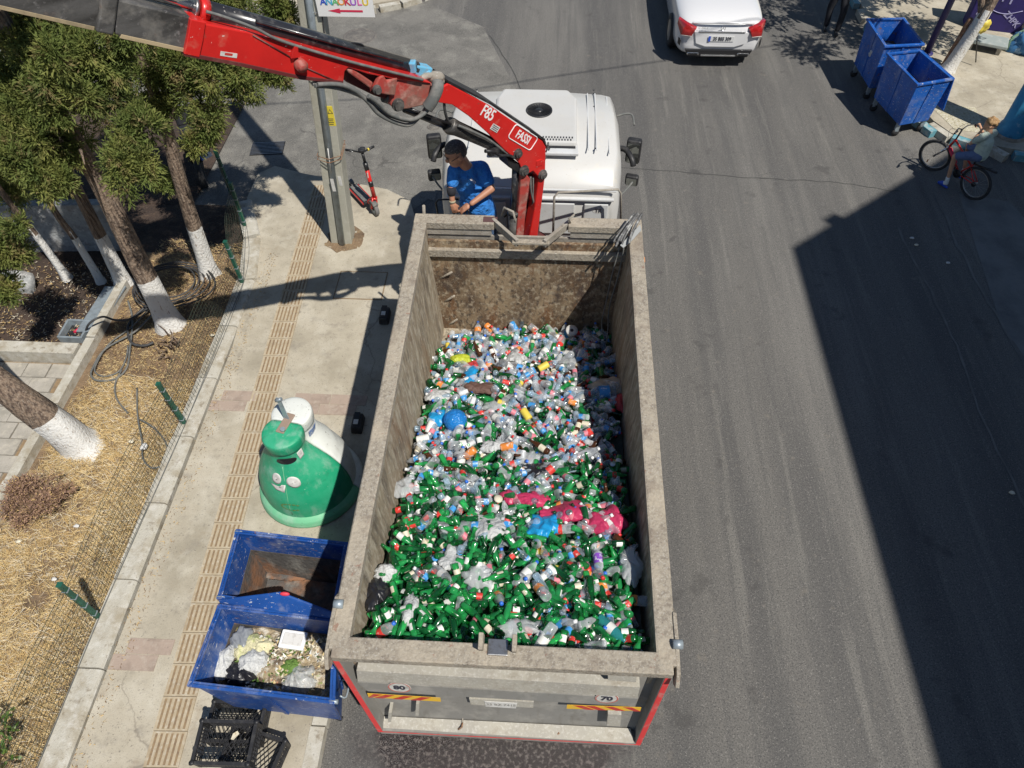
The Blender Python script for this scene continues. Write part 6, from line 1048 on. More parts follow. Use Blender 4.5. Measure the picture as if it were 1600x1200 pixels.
def hand(c, d, side_, s=1.0, curl=.5, down=V3((0, 0, -1))):
    """palm and five bent fingers; d points from the wrist to the knuckles"""
    d = V3(d).normalized(); sd = V3(side_).normalized(); n = d.cross(sd).normalized(); n = n if n.dot(down) > 0 else -n; c = V3(c); L = []
    L.append((c, c+d*.055*s, .026*s, .024*s)); L.append((c+sd*.02*s, c+d*.05*s+sd*.022*s, .019*s, .016*s)); L.append((c-sd*.02*s, c+d*.05*s-sd*.022*s, .018*s, .015*s))
    for i, (off, ln) in enumerate(((-.03, .056), (-.010, .070), (.011, .076), (.031, .068))):
        k = c+d*.075*s+sd*off*s; a = k+(d*cos(curl*.6)+n*sin(curl*.6))*ln*.5*s; e = a+(d*cos(curl*1.5)+n*sin(curl*1.5))*ln*.5*s; L += [(c+d*.05*s+sd*off*s, k, .011*s, .0095*s), (k, a, .0095*s, .0088*s), (a, e, .0088*s, .0075*s)]
    t0 = c+sd*.035*s+d*.01*s; t1 = t0+(sd*.5+d*.7+n*.4).normalized()*.035*s; L += [(t0, t1, .012*s, .0105*s), (t1, t1+(d*.8+n*.6).normalized()*.028*s, .0105*s, .009*s)]
    return L
def mp(px, py, y): return gp(px, py, y=y)
MAN = thing('person', 'man in a blue T-shirt working the crane levers behind the bed front wall', 'person', tuple(V3((mp(745, 338, 5.15).x, 5.15, 1.26))))
hc = mp(713, 240, 5.08); nk = mp(729, 262, 5.18); sl_ = mp(710, 266, 5.13); sr = mp(753, 263, 5.30); ch = mp(737, 287, 5.27); be = mp(744, 313, 5.28); hp = mp(750, 338, 5.30)
el = mp(705, 297, 5.02); wl_ = mp(707, 316, 4.98); hl = mp(708, 320, 4.97); er = mp(768, 295, 5.14); wr = mp(737, 318, 4.98); hr = mp(731, 322, 4.98)
bl, HM, hf, hrr, hu = head_parts(hc, (-.80, -.50, -.28), (0, 0, 1), 1.28)
lev = mp(714, 331, 4.96)
caps = [(nk, hc-hf*.02-hu*.03, .068, .062), (sl_, el, .052, .042), (el, wl_, .041, .029), (sr, er, .054, .045), (er, wr, .044, .031), (nk, ch, .08, .13), (ch, be, .15, .16), (be, hp, .16, .16),
        (hp+V3((.09, 0, -.05)), V3((hp.x+.10, 5.15, .85+.9)), .10, .07), (V3((hp.x+.10, 5.15, 1.75)), V3((hp.x+.10, 5.15, 1.34)), .065, .045), (hp+V3((-.09, 0, -.05)), V3((hp.x-.12, 5.13, 1.75)), .10, .07), (V3((hp.x-.12, 5.13, 1.75)), V3((hp.x-.12, 5.15, 1.34)), .065, .045)]
caps += hand(hl, lev-hl+V3((-.02, 0, 0)), (1, .3, 0), 1.05, .7)+hand(hr, (mp(719, 330, 4.96)-hr), (-.3, .9, .3), 1.05, .7)
flesh('body', caps, bl, SKIN, MAN, .009)
flesh('t_shirt', [(sl_, sl_.lerp(el, .62), .082, .072), (sr, sr.lerp(er, .66), .088, .078), (sl_, sr, .082, .09), (nk+V3((0, 0, .0)), nk-V3((0, 0, .07)), .082, .115), (nk-V3((0, 0, .06)), ch, .10, .155), (ch, be, .168, .182), (be, hp+V3((.02, 0, .06)), .190, .190)], [(ch+V3((-.02, -.02, 0)), (.17, .14, .19), None), (be+V3((-.01, -.03, 0)), (.19, .165, .16), None)], SHIRT, MAN, .013, 4)
flesh('jeans', [(hp+V3((.09, 0, -.02)), V3((hp.x+.10, 5.15, 1.75)), .125, .09), (V3((hp.x+.10, 5.15, 1.75)), V3((hp.x+.10, 5.15, 1.32)), .088, .08), (hp+V3((-.09, 0, -.02)), V3((hp.x-.12, 5.13, 1.75)), .125, .09), (V3((hp.x-.12, 5.13, 1.75)), V3((hp.x-.12, 5.15, 1.32)), .088, .08), (hp+V3((-.07, 0, -.02)), hp+V3((.07, 0, -.02)), .165, .165)], [], JEAN, MAN, .016)
for s in (-1, 1): flesh('shoe', [(V3((hp.x+s*.11, 5.17, 1.31)), V3((hp.x+s*.11-.04, 5.02, 1.30)), .045, .04)], [], CARK, MAN, .012)
b = MB(); q = HM; cc = hc+hu*.027-hf*.002; b.blob(cc, (.104, .128, .141), HM, n=30, k=22)
hk_ = lambda q: q.dot(hu)-.25*q.dot(hf) > .028 or (q.dot(hf) < -.005 and q.dot(hu) > -.06); keep = [i for i, f in enumerate(b.f) if all(hk_(V3(b.v[j])-cc) for j in f)]; b.f = [b.f[i] for i in keep]; b.m = [0]*len(b.f); b.s = [True]*len(b.f); b.build('hair', HAIRD, MAN, solid=.004)
b = MB()
for s in (-1, 1): c = hc+hf*.122+hrr*s*.041+hu*.028; b.box(c, (.05, .006, .032), HM); b.box(hc+hf*.055+hrr*s*.104+hu*.03, (.004, .10, .008), HM)
b.box(hc+hf*.125+hu*.032, (.03, .005, .006), HM); b.build('sunglasses', CARK, MAN, bevel=.002)
b = MB(); b.tube([el.lerp(wl_, -.02)+V3((0, 0, .04)), el.lerp(wl_, .16), el.lerp(wl_, .40)], [.052, .050, .044], n=14); b.build('elbow_band', DARKCL, MAN); b = MB(); b.tube([el.lerp(wl_, .86), el.lerp(wl_, 1.02)], .037, n=14); b.build('wrist_band', mat('knit_tan', (.36, .32, .22), rough=.95), MAN)
o = mp(740, 276, 5.02); words('shirt_print', 'SATO', .040, frame(mp(739, 283, 5.085), mp(741.5, 281, 4.975)-mp(735, 275, 4.95), (0, .3, 1)), WHITE, MAN)
# boy on bicycle
BD = V3((-.49, .872, 0)); BS = V3((.872, .49, 0)); rw = V3((7.52, 9.09, .29)); fw = V3((7.08, 9.90, .29))
BK = thing('bicycle', 'red children bicycle with black tyres, ridden by the boy at the kerb', 'bicycle', (7.3, 9.5, 0))
def wheel(nm, c, ax, R_, T):
    M = V3((0, 0, 1)).rotation_difference(ax).to_matrix(); b = MB(); b.tube([c+M @ V3((R_*cos(t), R_*sin(t), 0)) for t in [2*pi*i/32 for i in range(32)]], .024, n=8, closed=True); t = b.build('tyre', RUBBER, T)
    b = MB(); b.tube([c+M @ V3(((R_-.03)*cos(t), (R_-.03)*sin(t), 0)) for t in [2*pi*i/32 for i in range(32)]], .010, n=6, closed=True); b.tube([c-ax*.04, c+ax*.04], .018); b.build('rim', STEEL, t)
    b = MB()
    for i in range(16): a = 2*pi*i/16; b.tube([c+M @ V3((.02*cos(a+1), .02*sin(a+1), .02*(-1)**i)), c+M @ V3(((R_-.03)*cos(a), (R_-.03)*sin(a), 0))], .0012, n=3, cap=False)
    b.build('spokes', STEEL, t)
wheel('front', fw, (BS+BD*.25).normalized(), .265, BK); wheel('rear', rw, BS, .265, BK)
bb = rw+BD*.36+V3((0, 0, -.01)); st = rw+BD*.20+V3((0, 0, .26)); hd_ = rw+BD*.70+V3((0, 0, .44)); hd0 = rw+BD*.75+V3((0, 0, .28)); hb = hd_-BD*.02+V3((0, 0, .22))
b = MB()
for p, q, r in ((bb, st, .015), (bb, hd0, .02), (st-V3((0, 0, .05)), hd_, .017), (hd0, hd_, .021)): b.tube([p, q], r)
for s in (-1, 1): b.tube([bb+BS*s*.03, rw+BS*s*.05], .010); b.tube([st-V3((0, 0, .06))+BS*s*.02, rw+BS*s*.05], .009)
b.build('frame', RED, BK)
b = MB()
for s in (-1, 1): b.tube([hd0+BS*s*.045-V3((0, 0, .02)), fw+BS*s*.05], [.015, .011])
b.tube([hd0-BS*.05, hd0+BS*.05], .016); b.build('fork', CHROME, BK)
b = MB(); b.tube([hd_, hb], .014); b.tube(smoothpath([hb-BS*.28-BD*.07+V3((0, 0, .05)), hb-BS*.12+V3((0, 0, .04)), hb, hb+BS*.12+V3((0, 0, .04)), hb+BS*.28-BD*.07+V3((0, 0, .05))], 4), .011); hbm = b.build('handlebar', CARK, BK)
b = MB()
for s in (-1, 1): b.tube([hb+BS*s*.20-BD*.05+V3((0, 0, .046)), hb+BS*s*.30-BD*.08+V3((0, 0, .05))], .017)
b.build('grips', BLACK, hbm); b = MB()
for s in (-1, 1): b.tube(smoothpath([hb+BS*s*.17+V3((0, 0, .05)), hb+BS*s*.2+BD*.06+V3((0, 0, .03)), hb+BS*s*.1+BD*.14-V3((0, 0, .1)), hd0+BD*.04], 4), .003, n=4)
b.build('brake_cables', CABLE, hbm)
b = MB(); b.blob(st+V3((0, 0, .12)), (.07, .12, .03), Matrix((BS, BD, V3((0, 0, 1)))).transposed()); b.tube([st, st+V3((0, 0, .1))], .013); b.build('saddle', CARK, BK)
b = MB(); Mx = V3((0, 0, 1)).rotation_difference(BS).to_matrix(); b.lathe([(.001, -.004), (.075, -.004), (.075, .004), (.001, .004)], bb-BS*.05, 20, M=Mx); b.tube([bb-BS*.06, bb-BS*.07+BD*.1+V3((0, 0, .10))], .01); b.tube([bb+BS*.06, bb+BS*.07-BD*.1-V3((0, 0, .10))], .01); b.box(bb-BS*.11+BD*.1+V3((0, 0, .10)), (.09, .08, .02)); b.lathe([(.001, -.01), (.04, -.01), (.04, .01), (.001, .01)], rw-BS*.05, 16, M=Mx); b.build('crankset', CARK, BK)
b = MB(); b.box(fw+V3((0, 0, -.16))+BS*.0+BD*.08, (.05, .02, .03), RZ(1)); b.build('reflector', LBL['orange'], BK)
b = MB(); b.tube([st-V3((0, 0, .05)), rw-BD*.12+V3((0, 0, .38))], .006); b.tube([rw-BD*.22+V3((0, 0, .36)), st-BD*.02+V3((0, 0, .02))], .02); b.build('rear_carrier', CARK, BK)
b = MB(); a = bb.lerp(hd0, .35); c = bb.lerp(hd0, .92); b.tube([a+V3((0, 0, .01)), c+V3((0, 0, .01))], .031); b.build('frame_pad', REDINK, BK)
BOY = thing('person', 'fair haired boy in a pale green T-shirt sitting on the red bicycle', 'person', tuple(rw+BD*.22-V3((0, 0, .29))))
hip = st+V3((0, 0, .20))-BD*.02; chs = hip+V3((0, 0, .23))+BD*.02; nk2 = chs+V3((0, 0, .15))+BD*.03; hd2 = nk2+V3((0, 0, .125))+BD*.05; s1 = nk2-BS*.125-V3((0, 0, .035)); s2 = nk2+BS*.125-V3((0, 0, .035))
kn1 = hip-BS*.20+BD*.28-V3((0, 0, .13)); ft1 = V3((7.20, 9.36, .09)); kn2 = hip+BS*.10+BD*.32-V3((0, 0, .03)); ft2 = bb+BS*.1-BD*.04-V3((0, 0, .06))
bl, HM2, f2, r2, u2 = head_parts(hd2, (-.75, .55, -.38), (0, 0, 1), .93)
e1 = s1+BD*.12-V3((0, 0, .19))-BS*.03; w1 = hd2+f2*.10-u2*.05; e2 = s2+BD*.16-V3((0, 0, .10)); w2_ = hb+BS*.22-BD*.1+V3((0, 0, .09))
caps = [(nk2, hd2-u2*.03, .038, .042), (s1, e1, .033, .027), (e1, w1-(w1-e1).normalized()*.06, .026, .019), (s2, e2, .033, .027), (e2, w2_, .026, .019), (nk2, chs, .05, .085), (chs, hip, .09, .095), (hip-BS*.06, kn1, .062, .045), (kn1, ft1+V3((0, 0, .02)), .043, .028), (hip+BS*.06, kn2, .062, .045), (kn2, ft2, .043, .028)]
caps += hand(w1-(w1-e1).normalized()*.05, w1-e1, f2.cross(u2), .72, .6)+hand(w2_, hb+BS*.23-w2_-V3((0, 0, .02)), BS, .75, 1.0)
flesh('body', caps, bl, SKIN2, BOY, .010)
flesh('t_shirt', [(s1, s1.lerp(e1, .6), .058, .052), (s2, s2.lerp(e2, .55), .058, .052), (s1, s2, .066, .066), (nk2-V3((0, 0, .05)), chs, .075, .112), (chs, hip, .118, .125)], [], TEE, BOY, .013, 4)
flesh('shorts', [(hip-BS*.05, kn1.lerp(hip, .12), .09, .066), (hip+BS*.05, kn2.lerp(hip, .15), .09, .066), (hip-BS*.05, hip+BS*.05, .105, .105)], [], SHORT, BOY, .013)
b = MB(); cc = hd2+u2*.035-f2*.014; b.blob(cc, (.080, .095, .092), HM2, n=24, k=16); b.v = [tuple(V3(v)+(V3(v)-cc)*.38*noise.noise(V3(v)*30)) for v in b.v]
keep = [i for i, f in enumerate(b.f) if all((V3(b.v[j])-cc).dot(u2)-(V3(b.v[j])-cc).dot(f2)*.5 > -.02 for j in f)]; b.f = [b.f[i] for i in keep]; b.m = [0]*len(b.f); b.s = [True]*len(b.f); b.build('hair', HAIRB, BOY, solid=.004)
for (k_, f_) in ((kn1, ft1), (kn2, ft2)): flesh('sock', [(k_.lerp(f_, .78), f_, .036, .036), (f_, f_+BD*.08-V3((0, 0, .03)), .034, .028)], [], WHITE, BOY, .010); flesh('slipper', [(f_-BD*.05-V3((0, 0, .055)), f_+BD*.13-V3((0, 0, .06)), .022, .028), (f_+BD*.05-V3((0, 0, .03)), f_+BD*.08-V3((0, 0, .035)), .042, .038)], [], BLUEINK, BOY, .010)
# standing person at the top right, only legs reach the picture
PB_ = V3((6.42, 15.2, 0)); PS = thing('person', 'standing person in dark trousers beyond the far blue bin at the top edge', 'person', tuple(PB_))
L1 = gp(1290, 42, z=.06); L2 = gp(1307, 50, z=.06); hp3 = (L1+L2)/2+V3((0.02, .1, .84))
bl, HM3, f3, r3, u3 = head_parts(hp3+V3((0, 0, .76)), (-.3, -1, -.1), (0, 0, 1)); tc = hp3+V3((0, 0, .35))
caps = [(hp3+V3((-.08, 0, 0)), L1+V3((-.02, .02, .42)), .09, .06), (L1+V3((-.02, .02, .42)), L1+V3((0, 0, .05)), .058, .038), (hp3+V3((.08, 0, 0)), L2+V3((.02, .02, .42)), .09, .06), (L2+V3((.02, .02, .42)), L2+V3((0, 0, .05)), .058, .038), (hp3, tc, .14, .15), (tc, hp3+V3((0, 0, .6)), .15, .06), (hp3+V3((0, 0, .6)), hp3+V3((0, 0, .72)), .055, .05)]
for s in (-1, 1): a = hp3+V3((s*.2, 0, .52)); e = a+V3((s*.06, .03, -.28)); h_ = e+V3((0, -.08, -.22)); caps += [(hp3+V3((0, 0, .5)), a, .08, .055), (a, e, .048, .038), (e, h_, .036, .027)]+hand(h_, (0, -.1, -1), (s, 0, 0), 1, .4)
flesh('body', caps, bl, SKIN, PS, .012)
flesh('trousers', [(hp3+V3((-.08, 0, 0)), L1+V3((-.02, .02, .42)), .105, .075), (L1+V3((-.02, .02, .42)), L1+V3((0, 0, .06)), .073, .058), (hp3+V3((.08, 0, 0)), L2+V3((.02, .02, .42)), .105, .075), (L2+V3((.02, .02, .42)), L2+V3((0, 0, .06)), .073, .058)], [], DARKCL, PS, .016)
flesh('shirt', [(hp3, tc, .16, .17), (tc, hp3+V3((0, 0, .56)), .17, .08)]+[(hp3+V3((s*.12, 0, .5)), hp3+V3((s*.23, .01, .34)), .085, .065) for s in (-1, 1)], [], DARKCL, PS, .016)
b = MB(); cc = hp3+V3((0, .02, .79)); b.blob(cc, (.085, .1, .1), n=16, k=10); b.build('hair', HAIRD, PS)
for L_ in (L1, L2): flesh('shoe', [(L_+V3((0, .06, .0)), L_+V3((-.03, -.14, -.01)), .045, .04)], [], CARK, PS, .014)
# ------------------------------------------------------------ e-scooter
SC = thing('electric_scooter', 'red and black electric scooter parked beside the utility pole', 'scooter', (-2.76, 8.1, .12)); 
fwc = gp(585, 326, z=.24); bwc = gp(549, 289, z=.22); dd = (bwc-fwc); dd.z = 0; dl = dd.length; dd.normalize(); sd = V3((-dd.y, dd.x, 0))
def sw(c, r, a): M = V3((0, 0, 1)).rotation_difference(a).to_matrix(); b = MB(); b.lathe([(.001, -.02, 1), (r*.55, -.025, 1), (r*.62, -.03, 0), (r*.95, -.032, 0), (r, -.015, 0), (r, .015, 0), (r*.95, .032, 0), (r*.62, .03, 1), (r*.55, .025, 1), (.001, .02, 1)], c, 24, M=M); w_ = b.build('wheel', [mat('scooter_tyre', (.16, .155, .15), rough=.8) if 'scooter_tyre' not in MATS else MATS['scooter_tyre'], GALV], SC); k = MB(); k.lathe([(.001, -.034), (r*.2, -.034), (r*.2, .034), (.001, .034)], c, 12, M=M); k.build('hub', BLACK, w_)
sw(fwc, .125, sd); sw(V3((bwc.x, bwc.y, .235)), .11, sd)
b = MB(); p0 = fwc+dd*.2; p1 = V3((bwc.x, bwc.y, .24))-dd*.05; mid = (p0+p1)/2; mid.z = .235; R = RZ(atan2(dd.y, dd.x)); b.box(mid, ((p1-p0).length, .17, .05), R); b.build('deck', BLACK, SC, bevel=.015); b = MB()
for s in (-1, 1): b.box(mid+sd*s*.09+V3((0, 0, -.005)), ((p1-p0).length*.9, .014, .04), R)
b.build('deck_side', RED, SC, bevel=.004); b = MB(); b.box(mid+V3((0, 0, .028)), ((p1-p0).length*.86, .13, .006), R); b.build('deck_mat', HOSE, SC)
st0 = gp(585, 308, z=.44); st1 = gp(566, 238, z=1.20); b = MB(); b.tube([st0, st0.lerp(st1, .75)], .036, n=12); stem = b.build('stem', RED, SC); b = MB(); b.tube([st0.lerp(st1, .25), st0.lerp(st1, .37)], .039, n=12); b.tube([st0.lerp(st1, .62), st0.lerp(st1, .78)], .039, n=12); b.tube([st0.lerp(st1, .78), st1], .024, n=12); b.build('grip_tape', CARK, stem); b = MB(); b.box(st0.lerp(st1, .5)+V3((0, -.036, 0)), (.016, .008, .14)); b.build('print', WORN, stem)
b = MB()
for s in (-1, 1): b.tube([st0+sd*s*.03, fwc+sd*s*.05+V3((0, 0, .02))], .02); 
b.tube([st0, st0.lerp(fwc, .2)], .045); b.tube(smoothpath([st0, st0.lerp(mid, .3)-V3((0, 0, .06)), p0], 4), .035); b.build('fork', RED, SC)
b = MB(); q = [fwc+V3((0, 0, 0))+(V3((dd.x*cos(t), dd.y*cos(t), sin(t))))*.15 for t in [radians(a) for a in range(20, 131, 10)]]
b.add([tuple(p+sd*s) for p in q for s in (-.045, .045)], [(2*i, 2*i+1, 2*i+3, 2*i+2) for i in range(len(q)-1)], 0, True); b.build('mudguard', HOSE, SC, solid=.006)
hL = gp(540, 234, z=1.17); hR = gp(584, 229, z=1.17); hm_ = st1; b = MB(); b.tube(smoothpath([hL, hL.lerp(hm_, .6), hm_, hR.lerp(hm_, .6), hR], 3), .014); HB = b.build('handlebar', CARK, SC); b = MB(); b.tube([hL, hL.lerp(hm_, .42)], .02); b.tube([hR, hR.lerp(hm_, .42)], .02); b.build('grips', BLACK, HB)
b = MB(); b.tube([hR.lerp(hm_, .45), hR.lerp(hm_, .55)], .024); b.build('bell_ring', LBL['yellow'], HB); b = MB(); b.box(hm_+V3((0, .02, .03)), (.08, .12, .05)); b.box(hm_+V3((-.04, .04, .02)), (.06, .05, .04)); b.build('display', BLACK, HB, bevel=.01); b = MB(); b.tube([hL.lerp(hm_, .5), hL.lerp(hm_, .2)+V3((0, -.06, -.02))], .006); b.build('brake_lever', STEEL, HB)
# ------------------------------------------------------------ motorcycle behind the cypress
MO = thing('motorcycle', 'parked dark motorcycle half hidden behind the leaning cypress, plate showing', 'motorcycle', (-6.0, 9.0, 0)); mc = gp(313, 268, z=.3); md = V3((-.42, .9, 0)).normalized(); ms = V3((md.y, -md.x, 0))
for c in (mc, mc+md*1.3): M = V3((0, 0, 1)).rotation_difference(ms).to_matrix(); b = MB(); b.tube([c+M @ V3((.24*cos(t), .24*sin(t), 0)) for t in [2*pi*i/28 for i in range(28)]], .055, n=10, closed=True); t_ = b.build('tyre', RUBBER, MO); b = MB(); b.lathe([(.001, -.02), (.17, -.02), (.17, .02), (.001, .02)], c, 18, M=M); b.build('rim', CARK, t_)
MM = Matrix((ms, md, V3((0, 0, 1)))).transposed(); b = MB(); b.box(mc+md*.55+V3((0, 0, .22)), (.24, .8, .35), MM); b.build('engine_body', CARK, MO, bevel=.06); b = MB(); b.box(mc+md*.25+V3((0, 0, .52)), (.24, .75, .10), MM); b.build('seat', BLACK, MO, bevel=.04); b = MB(); b.box(mc+md*1.0+V3((0, 0, .55)), (.3, .2, .4), MM@Matrix.Rotation(-.4, 3, 'X')); b.build('fairing', CARK, MO, bevel=.05)
b = MB(); q = mc+md*1.0+V3((0, 0, .78)); b.tube([q-ms*.35-md*.1, q, q+ms*.35-md*.1], .014); b.build('handlebar', STEEL, MO); b = MB(); b.box(mc-md*.02+V3((0, 0, .42)), (.16, .22, .05), MM@Matrix.Rotation(.5, 3, 'X')); b.build('rear_fender', CARK, MO, bevel=.01)
pc = gp(320, 240, z=.62); b = MB(); pn = (CAMP-pc); pn = V3((.15, -.75, .64)).normalized(); px_ = V3((.88, .40, .26)); fm = frame(pc, px_, pn.cross(px_)); b.box(pc, (.20, .17, .012), fm.to_3x3()); pl_ = b.build('plate', WHITE, MO)
for t, dy in (('35 CZH', .04), ('088', -.035)): words('lettering', t, .072, fm @ Matrix.Translation((.008, dy, .0075)), INK, MO, font_scale=(.75, 1), bold=.001)
b = MB(); b.box(pc+fm.to_3x3() @ V3((-.09, 0, .0072)), (.022, .168, .002), fm.to_3x3()); b.build('plate_band', BLUEINK, MO)
# ------------------------------------------------------------ white car
CAR = thing('parked_car', 'white saloon car seen from behind at the top edge of the road', 'car', (3.68, 15.5, 0)); cx0, cy0 = 3.66, 13.36
def P_(x, y, z): return (cx0+x, cy0+y, z)
secs = [ # y, half width, z bottom, belt z, top z, top half width factor
 (0.0, .66, .34, .66, .74, .90), (.05, .76, .26, .74, .86, .88), (.16, .84, .22, .84, .97, .86), (.40, .885, .20, .90, 1.03, .84), (.75, .90, .19, .92, 1.06, .83), (1.1, .905, .19, .93, 1.07, .83), (1.8, .905, .19, .95, 1.04, .84), (2.6, .90, .19, .94, 1.02, .84), (3.4, .89, .20, .90, .98, .84), (4.1, .87, .22, .82, .90, .82), (4.45, .78, .26, .70, .78, .82), (4.6, .62, .34, .58, .66, .85)]
b = MB(); vs = []; prof = lambda w_, zb_, zm, zt, tf: [(0, zb_), (.6*w_, zb_), (.93*w_, zb_+.03), (w_, zb_+.16), (w_*1.0, (zb_+zm)/2), (w_*.985, zm-.05), (w_*.95, zm), (w_*tf, zm+(zt-zm)*.55), (w_*.55, zt-.008), (0, zt)]
for (y, w_, zb_, zm, zt, tf) in secs:
    h = prof(w_, zb_, zm, zt, tf); vs += [P_(x, y, z) for x, z in h]+[P_(-x, y, z) for x, z in h[-2:0:-1]]
K = 18; fs = [(i*K+j, i*K+(j+1) % K, (i+1)*K+(j+1) % K, (i+1)*K+j) for i in range(len(secs)-1) for j in range(K)]+[tuple(range(K)), tuple(range((len(secs)-1)*K, len(secs)*K))[::-1]]
b.add(vs, fs, 0, True); b.build('body', CARW, CAR, sub=2)
gl = [(.95, .72, 1.04, 1.06), (1.3, .74, 1.02, 1.24), (1.75, .70, 1.0, 1.40), (2.4, .66, 1.0, 1.43), (2.9, .68, 1.0, 1.36), (3.5, .74, .98, 1.02)]
b = MB(); vs = []
for (y, w_, z0, z1) in gl: vs += [P_(x, y, z) for x, z in ((-w_-.06, z0), (-w_+.02, z1-.04), (-w_*.6, z1), (w_*.6, z1), (w_-.02, z1-.04), (w_+.06, z0))]
fs = [(i*6+j, i*6+j+1, (i+1)*6+j+1, (i+1)*6+j) for i in range(len(gl)-1) for j in range(5)]; b.add(vs, fs, 0, True); b.build('window_glass', GLASS, CAR, solid=.01)
b = MB(); b.prism([P_(-.62, 1.72, 1.415), P_(.62, 1.72, 1.415), P_(.60, 2.75, 1.42), P_(-.60, 2.75, 1.42)], (0, 0, .03)); b.build('roof', CARW, CAR, bevel=.03)
# rear details follow the bumper surface
b = MB(); b.prism([P_(-.56, -.012, .76), P_(.56, -.012, .76), P_(.50, -.02, .52), P_(.30, -.03, .46), P_(-.30, -.03, .46), P_(-.50, -.02, .52)], (0, .05, 0)); b.build('boot_panel', CARW, CAR, bevel=.012)
b = MB(); b.tube(smoothpath([P_(-.62, .08, .90), P_(-.4, .035, .925), P_(0, .02, .935), P_(.4, .035, .925), P_(.62, .08, .90)], 4), .022, n=8); b.build('boot_lip', CARW, CAR)
b = MB(); b.prism([P_(-.48, -.022, .775), P_(.48, -.022, .775), P_(.46, -.024, .750), P_(-.46, -.024, .750)], (0, .02, 0)); b.build('chrome_strip', CHROME, CAR, bevel=.004)
for s in (-1, 1):
    b = MB(); P = [P_(s*.52, .01, .83), P_(s*.72, .06, .90), P_(s*.865, .30, .90), P_(s*.875, .30, .80), P_(s*.80, .07, .66), P_(s*.60, .0, .67)]; vs = [V3(p)+V3((s*.022, -.045, .0)) for p in P]; ct_ = sum(vs, V3())/6+V3((s*.045, -.055, 0)); b.add(vs+[ct_]+[q+V3((-s*.03, .10, 0)) for q in vs], [(q, (q+1) % 6, 6) for q in range(6)]+[(q, 7+q, 7+(q+1) % 6, (q+1) % 6) for q in range(6)], 0, True); tl = b.build('tail_light', LAMP, CAR, bevel=.008)
    b = MB(); b.tube([V3(P[5])+V3((s*.01, -.047, .012)), V3(P[4])+V3((s*.022, -.047, .012))], .006, n=6); b.build('light_strip', WORN, tl)
    b = MB(); b.box(P_(s*.52, -.015, .315), (.26, .05, .055)); b.build('exhaust_trim', CHROME, CAR, bevel=.02); b = MB(); b.box(P_(s*.52, -.036, .315), (.19, .02, .03)); b.build('exhaust_hole', CARK, CAR)
    b = MB(); b.prism([P_(s*.80, .02, .56), P_(s*.84, .10, .60), P_(s*.845, .10, .48), P_(s*.81, .02, .46)], (s*.012, -.012, 0)); b.build('bumper_slot', CARK, CAR)
    for yy in (.95, 3.75): wb = MB(); wb.lathe([(.001, -.10, 1), (.19, -.10, 1), (.21, -.11, 0), (.32, -.11, 0), (.335, -.08, 0), (.335, .08, 0), (.32, .11, 0), (.21, .11, 1), (.19, .08, 1), (.001, .08, 1)], P_(s*.83, yy, .335), 26, M=Matrix.Rotation(pi/2, 3, 'Y')); wb.build('wheel', [RUBBER, STEEL], CAR)
    b = MB(); b.lathe([(.37, -.02), (.37, .02)], P_(s*.865, .95, .34), 26, M=Matrix.Rotation(pi/2, 3, 'Y')); b.lathe([(.001, 0), (.36, 0)], P_(s*.84, .95, .34), 26, M=Matrix.Rotation(pi/2, 3, 'Y')); b.build('wheel_arch', CARK, CAR)
    b = MB(); b.blob(P_(s*1.0, 2.95, 1.02), (.11, .07, .07)); b.build('side_mirror', CARW, CAR)
b = MB(); b.prism([P_(-.70, -.03, .40), P_(.70, -.03, .40), P_(.62, -.03, .25), P_(-.62, -.03, .25)], (0, .06, 0)); b.build('diffuser', CARK, CAR, bevel=.015); b = MB(); b.box(P_(0, -.045, .285), (.72, .03, .03)); b.build('diffuser_strip', STEEL, CAR, bevel=.008)
pm = frame(V3(P_(0, -.040, .635)), (1, 0, 0), (0, -.08, 1)); b = MB(); b.box(P_(0, -.034, .635), (.52, .008, .115), pm.to_3x3() @ Matrix.Rotation(-pi/2, 3, 'X')); b.build('plate', WHITE, CAR); words('lettering', '35 BSS 309', .105, pm @ Matrix.Translation((.02, -.002, .002)), INK, CAR, font_scale=(.78, 1), bold=.002)
b = MB(); b.box(P_(-.237, -.0405, .635), (.045, .004, .11)); b.build('plate_band', BLUEINK, CAR)
ec = V3(P_(0, -.026, .845)); b = MB(); RX = Matrix.Rotation(pi/2, 3, 'X'); b.tube([ec+RX @ V3((.045*cos(t), .045*sin(t), 0)) for t in [2*pi*i/24 for i in range(24)]], .005, n=6, closed=True)
for k in range(3): a = pi/2+k*2*pi/3; b.tube([ec, ec+RX @ V3((.043*cos(a), .043*sin(a), 0))], [.006, .003], n=5)
b.build('emblem', CHROME, CAR); words('badge', 'C 200 d', .06, frame(V3(P_(-.40, -.012, .84)), (1, .02, 0), (0, 0, 1)), STEEL, CAR)
# ------------------------------------------------------------ right-hand side
sheet('right_sidewalk', [(7.35, 60), (7.35, 12.2), (7.55, 11.3), (7.75, 10.9), (8.3, 10.55), (9.1, 10.3), (40, 8.6), (40, 60)], .12, CONC, thick=.14)
RK = thing('right_kerb', 'pale blue and grey painted kerb under the bins on the far side of the road', 'kerb', (7.5, 12, 0)); b = MB(); b.box((0, 0, .055), (.48, .15, .15)); kg = b.mesh('kerb_stone', KERBM); b = MB(); b.box((0, 0, .055), (.48, .15, .15)); kb_ = b.mesh('kerb_stone', mat('kerb_blue', (.12, .32, .38), [((.4, .42, .4), 8, .48, .62, .8)], rough=.8))
rp_ = smoothpath([(7.28, 22, 0), (7.28, 12.2, 0), (7.48, 11.25, 0), (7.70, 10.84, 0), (8.28, 10.48, 0), (9.1, 10.22, 0), (14, 9.6, 0)], 16); acc = 0; k = 0
